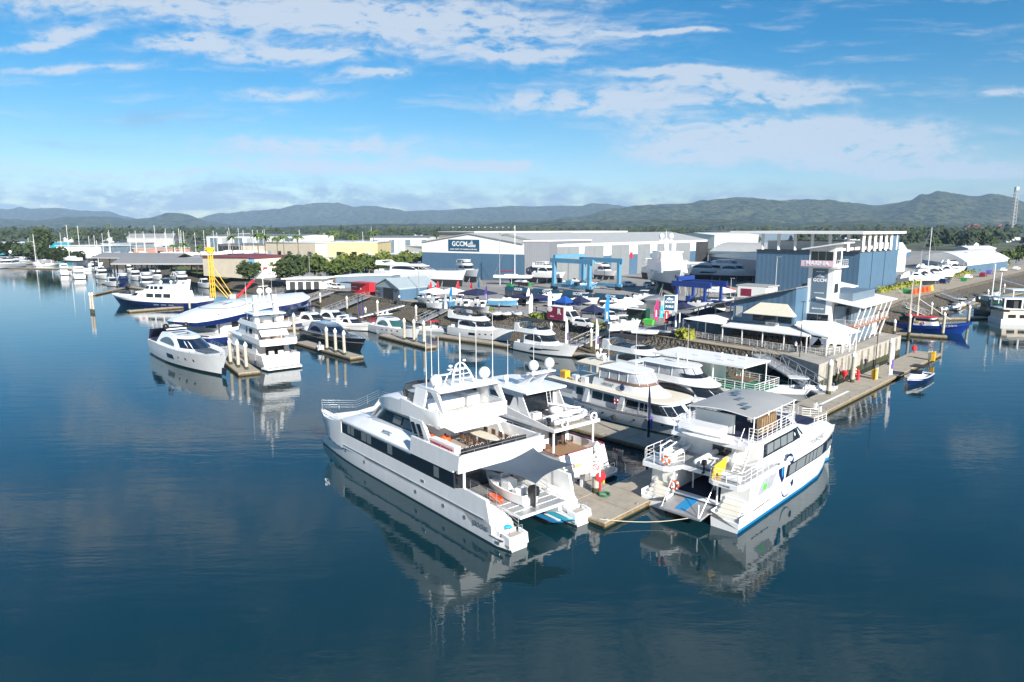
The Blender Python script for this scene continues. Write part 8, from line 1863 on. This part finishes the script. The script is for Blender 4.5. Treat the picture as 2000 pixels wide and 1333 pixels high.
x, y = at(478, 588, .5); t = thing('crane_barge', 'red and grey telescopic crane boom rising behind the curved white roof', 'crane', (x, y, 0), 10); m = M(); m.box(-5, 5, -3.5, 3.5, -.3, 1.0, 'wall_white'); m.build('barge', t)
m = M(); m.tube((-2, 0, 1.6), (3, 0, 6.8), .38, 'red', 6); m.build('boom', t); m = M(); m.tube((3, 0, 6.8), (6.2, 0, 10.1), .26, 'roof_dark', 6); m.box(5.9, 6.9, -.35, .35, 9.8, 10.4, 'red'); m.build('boom_extension', t); m = M(); m.box(-4, -2.2, -1, 1, 1.0, 2.6, 'roof_grey'); m.build('cab', t)
# right hand harbour
TR = thing('fishing_trawler', 'royal blue fishing trawler with white wheelhouse, red roof and cream mast', 'fishing boat', (*at(1750, 640), 0), -50)
h = hull_mesh(16.5, 5.2, (1.7, 1.5, 3.2), 2.2, .85, [(-.3, 'blue_hull'), (0, 'blue_hull'), (.1, 'blue_hull'), (.93, 'blue_hull'), (1, 'blue_hull')]); h.build('hull', TR); deck_mesh(h, .7, 'deck_white', .12, cap='blue_hull').build('deck', TR)
a = House((1.2, 3.3), (5, 5.2), (9.5, 9), (10.8, 9.9), (1.9, 1.8), 3); m = M(); a.body(m, 'gel'); m.build('wheelhouse', TR); g = M(); a.win(g, 5.6, 9.2, 2.4, 3.0); a.wind(g, -85, 85, 2.4, 3.0); g.build('wheelhouse_window', TR); m = M(); a.slab(m, 3.3, .15, .3, 'red', xa=3); m.build('red_roof', TR); life_ring((7.6, -1.95, 1.9), TR, 'y'); m = M(); m.box(5.6, 6.5, -1.97, -1.9, 1.9, 2.3, 'yellow'); m.build('name_plate', TR)
m = M(); m.box(1.2, 4.8, -1.5, 1.5, 1.0, 3.0, 'dark_int'); m.build('gear_deck', TR)
m = M()
for dx in (0, 1.9):
    for d in (-.35, .35): m.tube((3.4 + dx, d, 1.2), (3.4 + dx, d * .6, 12.5), .11, 'deck_cream', 5)
    for i in range(12): m.tube((3.4 + dx, -.34, 1.8 + i * .9), (3.4 + dx, .34, 1.8 + i * .9), .05, 'deck_cream', 4)
m.tube((3.4, 0, 12.2), (5.3, 0, 12.2), .09, 'deck_cream'); m.tube((5.3, 0, 7.5), (13.5, 0, 3.2), .1, 'gel'); m.tube((3.4, 0, 6), (-1.5, 2.5, 9.5), .08, 'deck_cream'); m.build('mast_gantry', TR)
m = M(); m.ball((1.6, .6, 3.4), .9, .7, .4, 'green_deck', 8, 5); m.ball((3.2, -.6, 3.3), .6, .6, .4, 'red', 8, 5); m.split('net', TR); TR.scale = (.78, .78, .9); text('bow_lettering', 'LADY JOCELYN', .5, 'white', frame3(tuple(hull_side(h, 14.0, .84, -1, .25)), (1, .22, .12), (0, -.2, 1)), TR, ext=.05); hull_rail(h, 10, 18, .8, 6, TR)
GB = motor_yacht('green_hulled_boat', 'dark green hulled white boat with two bare masts moored on the right', 'fishing boat', (*at(1915, 612), 0), -95, 13, 4.4, (1.3, 1.3, 2.0), 'pilot', hk='green_hull', ports='none')
m = M(); m.tube((4, 0, 2), (4, 0, 13), .12, 'white', 6); m.build('mast', GB); m = M(); m.tube((7, 0, 2), (7, 0, 11), .11, 'white', 6); m.build('mast', GB)
HB = thing('beige_houseboat', 'beige and white two-storey houseboat cut by the right frame edge', 'houseboat', (118.6, 158.6, 0), -10)
m = M(); m.box(-5, 10, -3, 3, -.2, 1.1, 'gel'); m.build('hull', HB); m = M(); m.box(-4.6, 9.6, -2.9, 2.9, 1.1, 2.7, 'wall_cream'); m.box(-3.2, 9, -2.6, 2.6, 2.7, 3.4, 'sand_cloth'); m.build('lower_cabin', HB)
m = M(); m.box(-4.8, 9.8, -3.1, 3.1, 3.4, 3.6, 'gel'); m.box(-2.5, 8, -2.5, 2.5, 3.6, 5.6, 'dark_int'); m.box(-4.8, 9.8, -3.1, 3.1, 5.7, 5.95, 'gel'); m.box(-3, 7, -2.5, 2.5, 7.7, 7.9, 'gel'); m.build('upper_decks', HB); m = M()
for x in (-4.6, -1, 4, 9.4):
    for y in (-2.9, 2.9): m.box(x - .15, x + .15, y - .15, y + .15, 3.6, 5.7, 'gel')
for x in (-2.8, 6.8):
    for y in (-2.4, 2.4): m.box(x - .08, x + .08, y - .08, y + .08, 5.95, 7.7, 'gel')
m.split('post', HB, smooth=False); m = M()
for x in range(5): m.box(-3.6 + x * 2.4, -2.0 + x * 2.4, -2.95, -2.88, 1.4, 2.2, 'glass')
m.split('window', HB, smooth=False)
rib('inflatable_boat', 'small white dinghy on the upper deck of the beige houseboat', (120.5, 156.5, 3.7), -20, 3, 1.5, 'gel', False)
for i, (px, py, rz, lb) in enumerate(((1832, 608, 20, 'low white boat behind the blue trawler, nearest its bow'), (1858, 600, 25, 'white boat farther along behind the blue trawler'), (1935, 580, 40, 'small boat with teal cover far right'), (1890, 590, 30, 'blue covered small boat between the two gangways'))):
    open_boat('small_moored_boat', lb, at(px, py), rz, 9, 2.9, hk='gel', top=(None, 'gel', 'green_deck', 'navy_cloth')[i], ob=1, group='small boats on the right hand walkway', ds=None)
# the amusement tower and coaster on the skyline
t = thing('drop_tower', 'very tall thin grey amusement tower on the right skyline', 'tower', (.729 * 1900 * .992, 1900, 3), 0)
m = M(); z1 = 22 + 73 / 1333 * 1900
for (a, b) in ((-5, -5), (5, -5), (5, 5), (-5, 5)): m.tube((a, b, 0), (a * .6, b * .6, z1), 1.1, 'roof_grey', 5)
for i in range(14): m.box(-4.5, 4.5, -4.5, 4.5, i * z1 / 14, i * z1 / 14 + 1.2, 'roof_grey')
m.build('lattice', t); m = M(); m.box(-4, 4, -4, 4, z1 - 6, z1 + 2, 'alu'); m.build('head', t)
t = thing('roller_coaster', 'thin red roller coaster track left of the skyline tower', 'roller coaster', (1290, 1900, 3), 0); m = M(); pts = [(-45 + i * 7, 0, 12 + 12 * math.sin(i * .45 + .2) + i) for i in range(15)]; m.path(pts, .9, 'red', 5); m.build('track', t); m = M()
for p in pts[::2]: m.tube((p[0], 0, 0), p, .5, 'red', 4)
m.build('supports', t)

# more craft, cars and visitors filling the show ground
_ob = [o for o in bpy.data.objects if o.get('group') == 'display boats on trailers']; _cr = [o for o in bpy.data.objects if o.get('group') == 'parked cars']; _pp = [o for o in bpy.data.objects if o.get('category') == 'person']
for i, (px, py, rz, lb) in enumerate(((1052, 588, -20, 'white trailer boat between the navy cover tent and the mesh fence'), (1075, 600, -20, 'trailer boat half hidden behind the van'), (1120, 596, -30, 'trailer boat between the bright blue tent and the fence'), (1172, 603, -15, 'trailer boat right of the slate tent'), (1195, 598, -20, 'trailer boat before the far end of the mesh fence'), (855, 600, -45, 'trailer boat at the foot of the left marquees'), (838, 605, -45, 'trailer boat on the promenade left of the light blue flag'), (930, 612, -60, 'trailer boat left of the three white inflatables'), (1345, 605, -40, 'trailer boat inside the dark blue lift'), (1358, 618, -30, 'trailer boat just right of the dark blue lift'), (1385, 600, -40, 'trailer boat in the open yard left of the white igloo tent'), (1238, 590, -25, 'trailer boat at the right end post of the mesh fence'), (1010, 560, -60, 'trailer boat between the two green skips'), (1100, 560, -20, 'trailer boat under the light blue lift'), (1125, 566, 10, 'trailer boat under the rear beam of the light blue lift'))):
    dup(_ob[(i * 4 + 1) % len(_ob)], (*at(px, py, 3), 4.15), rz, lb, None, .92)
for i, (px, py, rz, lb) in enumerate(((1430, 596, -40, 'car behind the blue marina roof, left one'), (1448, 600, -45, 'car behind the blue marina roof, right one'), (1228, 560, 20, 'car left of the expedition yacht hull'), (1306, 556, -40, 'car below the cream van'), (690, 560, -40, 'car just behind the red kiosk'), (1395, 573, 10, 'car at the foot of the wedge shed'), (1418, 570, 15, 'car near the dark doorway of the wedge shed'), (1960, 531, 45, 'car between the purple wagon and the road end'), (1142, 640, -45, 'car at the promenade kerb left of the tall blue flag'))):
    dup(_cr[(i * 3) % len(_cr)], Y3(px, py), rz, lb)
for i, (px, py, lb) in enumerate(((905, 585, 'person walking behind the marquees'), (975, 606, 'person beside the left white inflatable'), (1048, 612, 'person left of the van rear door'), (1135, 625, 'person under the navy tent edge'), (1205, 632, 'person behind the car with the open door'), (1255, 645, 'person among the grey inflatables'), (1345, 650, 'person at the yellow-green shrub'), (1290, 600, 'person near the site hut'), (780, 589, 'person outside the grey gabled shed'), (1640, 738, 'person on the main walkway by the gangway foot'), (1690, 720, 'person on the main walkway near the yellow bin'))):
    z = 3.05 if py < 700 else .5; dup(_pp[i % len(_pp)], (*at(px, py, z), z), i * 67, lb)
# ================================================================ trees, far boats, covered berths
def crown_mesh(r, h, n, key, seed, clump=.9, shape='round', leaf=.5):
    """leaf clumps spread unevenly through a crown"""
    rnd = random.Random(seed); m = M(); cs = []
    for i in range(n):
        while True:
            x, y, z = rnd.uniform(-1, 1), rnd.uniform(-1, 1), rnd.uniform(-1, 1)
            d = x * x + y * y + z * z
            if d < 1 and d > .12: break
        k = .75 + .4 * noise.noise(Vector((x * 2 + seed, y * 2, z * 2))); cs.append((x * r * k, y * r * k, h * (.5 + .5 * z * k)))
    for c in cs:
        for j in range(7):
            o = Vector((rnd.gauss(0, clump * .45), rnd.gauss(0, clump * .45), rnd.gauss(0, clump * .3))); s = leaf * rnd.uniform(.6, 1.3)
            a = Vector((rnd.gauss(0, 1), rnd.gauss(0, 1), rnd.gauss(0, .6))).normalized() * s; b = a.orthogonal().normalized() * s * .7; q = Vector(c) + o
            m.add([q - a, q - b, q + a, q + b], [(0, 1, 2, 3)], key)
    return m
def tree(label, p, H_, r, key, seed, n=110, group=None, cat='tree', name='broadleaf_tree', trunk=.22):
    t = thing(name, label, cat, p, seed * 40 % 360, group); m = M(); m.tube((0, 0, 0), (.1, 0, H_ * .4), r * .09 + .08, 'trunk', 6, r * .06)
    for i in range(4): a = i * 1.7 + seed; m.tube((.1, 0, H_ * .3), (math.cos(a) * r * .5, math.sin(a) * r * .5, H_ * .7), r * .045, 'trunk', 4, .03)
    m.build('trunk', t); c = crown_mesh(r, H_ * .78, n, key, seed, r * .3, leaf=r * .15); o = c.build('crown', t, smooth=False, fix=False); o.location = (0, 0, H_ * (1 - .78)); return t
tA = tree('leafy green mangrove nearest the red kiosk, right end of the row', Y3(832, 535), 9.5, 4.6, 'leaf_olive', 1, 150, 'mangrove row behind the waterfront sheds'); tB = tree('darker mangrove at the left end of the row by the white pavilion', Y3(655, 552), 8.5, 4.6, 'leaf', 2, 150, 'mangrove row behind the waterfront sheds')
n_ = 0
for i in range(26):
    px = 662 + i * 6.7 + random.uniform(-2, 2); py = 541 - i * .35 + (i % 3) * -3; s = random.uniform(.62, .95)
    dup(tA if i % 3 else tB, Y3(px, py), random.uniform(0, 360), 'green mangrove in the long unbroken row behind the low blue shed', None, (s, s, s * random.uniform(.9, 1.1)))
tC = tree('dark round tree in front of the cream factory with blue panel', Y3(488, 553), 7.5, 4.6, 'leaf_dark', 3, 130, 'dark garden trees'); dup(tC, Y3(560, 555), 40, 'dark spreading tree left of the white pavilion, front one', None, 1.15); dup(tC, Y3(580, 550), 140, 'dark spreading tree behind the white pavilion', None, 1.3); dup(tB, Y3(615, 548), 50, 'olive tree standing over the white pavilion', 'dark garden trees', 1.15)
tD = tree('big brownish gum tree rising above the left shore', Y3(88, 500), 19, 6.5, 'leaf_dark', 4, 190, 'left shore trees'); tE = tree('bushy bright green tree on the left shore by the moored yachts', Y3(108, 515), 8, 7, 'leaf_dark', 5, 150, 'left shore trees')
for i, (px, py, s, lb) in enumerate(((70, 507, 1.2, 'green shore tree left of the tall gum'), (45, 505, 1.0, 'green shore tree behind the two big motor yachts'), (128, 514, .8, 'low green shore tree right of the tall gum'), (150, 512, .7, 'shrubby shore tree near the small yellow bushes'), (20, 502, 1.2, 'green shore tree near the left frame edge'))): dup(tE, Y3(px, py), i * 70, lb, None, s)
def palm(label, p, H_=7.5, seed=0):
    rnd = random.Random(seed); t = thing('palm_tree', label, 'palm', p, seed * 50, 'palms in front of the factories'); m = M(); m.tube((0, 0, 0), (.2, 0, H_), .22, 'trunk', 6, .15); m.build('trunk', t); m = M()
    for i in range(22):
        a = i * 2.4 + rnd.random(); el0 = rnd.uniform(.1, 1.1); Lf = rnd.uniform(2.6, 3.6); pts = []
        for j in range(6): f = j / 5; pts.append(Vector((.2 + math.cos(a) * Lf * f * math.cos(el0 * .6), math.sin(a) * Lf * f * math.cos(el0 * .6), H_ + Lf * (math.sin(el0) * f - .85 * f * f))))
        sd = Vector((-math.sin(a), math.cos(a), 0)) ; vs = []
        for j, q in enumerate(pts): w_ = .5 * math.sin(math.pi * (j + .6) / 6); vs += [q - sd * w_ - Vector((0, 0, w_ * .5)), q, q + sd * w_ - Vector((0, 0, w_ * .5))]
        m.add(vs, [f_ for j in range(5) for f_ in ((3 * j, 3 * j + 3, 3 * j + 4, 3 * j + 1), (3 * j + 1, 3 * j + 4, 3 * j + 5, 3 * j + 2))], 'leaf_palm')
    m.build('crown', t, fix=False); return t
pm = palm('palm left of the yellow rig, tallest of the palms', Y3(392, 515), 9, 1)
for i, (px, py, s, lb) in enumerate(((455, 505, 1.2, 'palm in front of the cream block with dark open front'), (505, 505, 1.3, 'bushy palm left of the plain cream block'), (519, 505, 1.2, 'palm touching the bushy one'), (543, 506, 1.1, 'palm at the left half of the plain cream block'), (556, 506, 1.2, 'palm next to the middle of the plain cream block'), (584, 507, 1.2, 'lone palm at the right end of the plain cream block'), (654, 500, 1.4, 'palm left of centre before the ochre block'), (690, 502, 1.2, 'low palm at the right half of the ochre block'), (730, 500, 1.4, 'palm at the right end of the ochre block'), (340, 512, .8, 'small palm behind the covered berths'), (360, 514, .9, 'palm beside the small one behind the covered berths'))): dup(pm, Y3(px, py), i * 47, lb, None, s * 1.25)
for i, (px, py, s, lb) in enumerate(((1962, 520, 1.0, 'green tree right of the arched shed'), (1985, 515, .9, 'green tree at the right edge behind the road end'), (1998, 508, 1.1, 'dark tree at the right frame edge'))): dup(tB, Y3(px, py), i * 60, lb, 'trees at the end of the quay road', s)
# clipped yellow-green hedge along the right hand road
def hedge(name, a, b, w_, h_, key, lb, n):
    A, B_ = at(*a, 3), at(*b, 3); rnd = random.Random(9); m = M(); L_ = math.dist(A, B_)
    m.prism([(0, -w_ * .35), (L_, -w_ * .35), (L_, w_ * .35), (0, w_ * .35)], 0, h_ * .6, key)
    for i in range(n):
        q = Vector((rnd.uniform(0, L_), rnd.gauss(0, w_ * .3), rnd.uniform(.1, h_) * (1 + .25 * math.sin(i)))); s = .32; v_ = Vector((rnd.gauss(0, 1), rnd.gauss(0, 1), rnd.gauss(0, 1))).normalized() * s; u_ = v_.orthogonal().normalized() * s; m.add([q - v_, q - u_, q + v_, q + u_], [(0, 1, 2, 3)], key)
    o = m.build(name, smooth=False, fix=False); o.location = (*A, 3.03); o.rotation_euler = (0, 0, math.atan2(B_[1] - A[1], B_[0] - A[0])); tag(o, lb, 'hedge')
hedge('hedge', (1716, 573), (1968, 519), 1.6, 1.5, 'leaf_hedge', 'yellow-green hedge along the right hand quay road', 2600)
hedge('hedge', (1038, 622), (1066, 626), 1.6, 1.0, 'leaf_olive', 'short green hedge between lilac flag and van', 300); hedge('hedge', (1158, 641), (1180, 645), 1.4, 1.0, 'leaf_olive', 'short green hedge beside the tall blue flag', 250); hedge('hedge', (1325, 660), (1352, 664), 1.6, 1.4, 'leaf_hedge', 'yellow-green shrub left of the terrace rail', 350); hedge('hedge', (940, 606), (960, 610), 1.4, .9, 'leaf_olive', 'short green hedge below the display boats', 220)
leafmat('leaf_far', (.018, .03, .014), (.05, .065, .028))
# far-off woods as one mass
rnd = random.Random(5); m = M()
def far_tree(x, y, H_, r, k):
    n = 34 if y < 900 else 20
    for i in range(n):
        a = rnd.uniform(0, 6.28); rr = r * math.sqrt(rnd.random()); z = 3 + H_ * (.18 + .82 * (1 - (rr / r) ** 2 * .75) * rnd.uniform(.45, 1)); s = r * rnd.uniform(.28, .5)
        q = Vector((x + rr * math.cos(a), y + rr * math.sin(a), z)); v_ = Vector((rnd.gauss(0, 1), rnd.gauss(0, .6), rnd.gauss(0, .8))).normalized() * s; u_ = v_.orthogonal().normalized() * s; m.v += [tuple(q - v_), tuple(q - u_), tuple(q + v_), tuple(q + u_)]; o = len(m.v); m.f.append([o - 4, o - 3, o - 2, o - 1]); m.k.append(k)
for band, (y0, y1, n, H0, H1) in enumerate(((520, 800, 240, 10, 17), (800, 1300, 700, 11, 19), (1300, 2600, 1300, 12, 24))):
    for i in range(n):
        Y = rnd.uniform(y0, y1); X = rnd.uniform(-.95, .95) * Y
        r_ = X / Y
        if band == 0 and r_ < .52: 
            continue
        if band == 1 and -.45 < r_ < .2 and rnd.random() < .6: continue
        H_ = rnd.uniform(H0, H1) * (1.15 if r_ > .45 else 1); far_tree(X, Y, H_, H_ * rnd.uniform(.32, .5), 'leaf_far' if rnd.random() < .75 else 'leaf_dark')
o = m.build('distant_woodland', smooth=False, fix=False); o['kind'] = 'stuff'
# covered berths on the left
def berth_roof(label, a, b, z, w_, L2, rise=2.2):
    A, B_ = at(*a, z), at(*b, z); d = math.degrees(math.atan2(B_[1] - A[1], B_[0] - A[0])); L_ = math.dist(A, B_); t = thing('covered_berth_roof', label, 'boat shelter', (*A, 0), d, 'long grey berth roofs')
    m = M(); m.yz([(0, z), (w_ / 2, z + rise), (w_, z), (w_, z - .25), (w_ / 2, z + rise - .25), (0, z - .25)], 0, L_, 'roof_rib_d'); m.build('roof', t, smooth=False); m = M(); m.box(-.05, L_ + .05, -.08, 0, z - .5, z, 'roof_grey'); m.build('fascia', t); m = M()
    n = int(L_ / 9) + 1
    for i in range(n):
        for y in (.6, w_ - .6): m.tube((1 + i * (L_ - 2) / (n - 1), y, -1), (1 + i * (L_ - 2) / (n - 1), y, z - .2), .32, 'black', 8)
    m.split('post', t); return t
berth_roof('front long grey roof over the covered berths', (216, 515), (468, 515), 7.0, 15, 0); berth_roof('rear long grey roof over the covered berths, showing at the left', (178, 503), (340, 505), 7.6, 15, 0)
protos = []
CB = [(127, 538, 12, 'pilot'), (157, 546, 16, 'pilot'), (195, 543, 14, 'fly'), (215, 557, 13, 'coupe'), (240, 561, 13, 'pilot'), (262, 546, 13, 'fly'), (287, 558, 16, 'pilot'), (322, 560, 15, 'coupe'), (300, 545, 13, 'fly'), (352, 556, 15, 'pilot'), (340, 545, 13, 'coupe'), (395, 560, 12, 'coupe'), (250, 532, 12, 'pilot'), (185, 530, 12, 'fly')]
cl = ['outermost white cruiser left of the berth roofs', 'large white cruiser showing its stern left of the berth roofs', 'white cruiser just under the left end of the front roof', 'white boat angled at the corner of the walkway', 'navy hulled white cruiser under the front roof', 'white flybridge boat in the back row under the roof', 'white cruiser with tall superstructure under the middle of the roof', 'dark hulled cruiser under the middle of the roof', 'white boat in the back row behind the dark hulled one', 'white cruiser right of the dark hulled one', 'white boat in the back row near the grass', 'white boat nearest the yellow rig', 'white cruiser far back under the left roofs', 'small white cruiser deepest under the left roof end']
for (px, py, L_, st), lb in zip(CB, cl):
    motor_yacht('berthed_cruiser', lb, 'motor boat', at(px, py), -60 + (px % 7) * 2 if px > 170 else 130, L_, L_ * .31, (1.7, 1.7, 2.3), st, group='cruisers at the covered berths', hk='navy' if 'navy' in lb else 'hull_dark' if 'dark hulled cruiser' in lb else 'gel', bim=None, detail=False)
# far left moorings
for (px, py, L_, rz, lb) in ((8, 521, 36, -75, 'largest white yacht cut by the left frame edge'), (40, 521, 30, -80, 'white yacht with white dome, second from the left edge'), (62, 516, 20, -80, 'smaller white yacht right of the domed one'), (106, 514, 22, -80, 'white cruiser right of the tall two-masted boat'), (205, 497, 20, -30, 'white cruiser on the hard above the berth roofs')):
    t = motor_yacht('far_yacht', lb, 'motor yacht', (*at(px, py), 0 if px < 150 else 3.5), rz, L_, L_ * .25, (2.4, 2.4, 3.2), 'fly', group='big yachts at the far left mooring', bim=None, detail=False); radome((L_ * .3, 0, 8), .8, t)
SM = [(34, 465, 500), (53, 478, 505), (75, 457, 521), (81, 480, 521), (89, 462, 500), (119, 455, 508), (130, 441, 512), (152, 462, 520), (159, 440, 515), (162, 470, 530), (172, 460, 505), (181, 456, 505), (192, 454, 503), (223, 450, 505), (239, 458, 505), (243, 451, 508), (256, 453, 503), (262, 458, 506), (276, 452, 505), (287, 440, 508), (301, 453, 503), (318, 452, 503), (333, 450, 503), (346, 447, 506), (351, 452, 505), (360, 455, 504), (373, 458, 503), (377, 447, 508), (388, 450, 503), (396, 451, 503), (403, 455, 503), (425, 452, 500), (433, 445, 500), (446, 446, 500), (457, 450, 500), (476, 449, 500), (516, 448, 500), (522, 449, 500), (525, 450, 500), (575, 449, 500), (700, 453, 500), (724, 443, 500)]
sl0 = None
for i, (px, top, base) in enumerate(SM):
    x, y = at(px, base, 0 if px in (75, 81, 162, 152) else 3); v = (666.5 - top) / FOC; zt = CAM_H + (-math.sin(TH) + v * math.cos(TH)) / (math.cos(TH) + v * math.sin(TH)) * y; z0 = 0 if px in (75, 81, 162, 152) else 4.4
    lb = 'sailing boat whose bare mast is one of many thin masts on the left skyline'; sp = {75: 'white two-masted look sailing boat afloat at the far left, taller mast', 130: 'sailing boat with the tallest leaning-looking mast on the left shore', 159: 'sailing boat with the tall double-stayed mast behind the covered berths', 287: 'sailing boat with the tallest mast above the pale grey warehouse'}
    if sl0 is None: sl0 = sloop(lb, (x, y), 20, 13, zt - z0, z0, boom=False); mh = zt - z0
    else: s = dup(sl0, (x, y, z0), random.uniform(0, 180), sp.get(px, lb), None, (1, 1, (zt - z0) / mh))
tag(sl0, None, None)
# terrace and quay odds and ends
for (px, py, lb, h_) in ((1559, 735, 'tall dark flag pole in front of the terrace corner', 11), (1707, 742, 'thin dark lamp pole by the quay wall', 10), (1627, 500, 'x', 0)):
    if h_:
        m = M(); m.tube((0, 0, 0), (0, 0, h_), .07, 'black', 6, .04); m.box(-.3, .3, -.05, .05, h_ - .1, h_, 'black'); o = m.build('flag_pole'); o.location = (*at(px, py, .5), .5); tag(o, lb, 'pole')
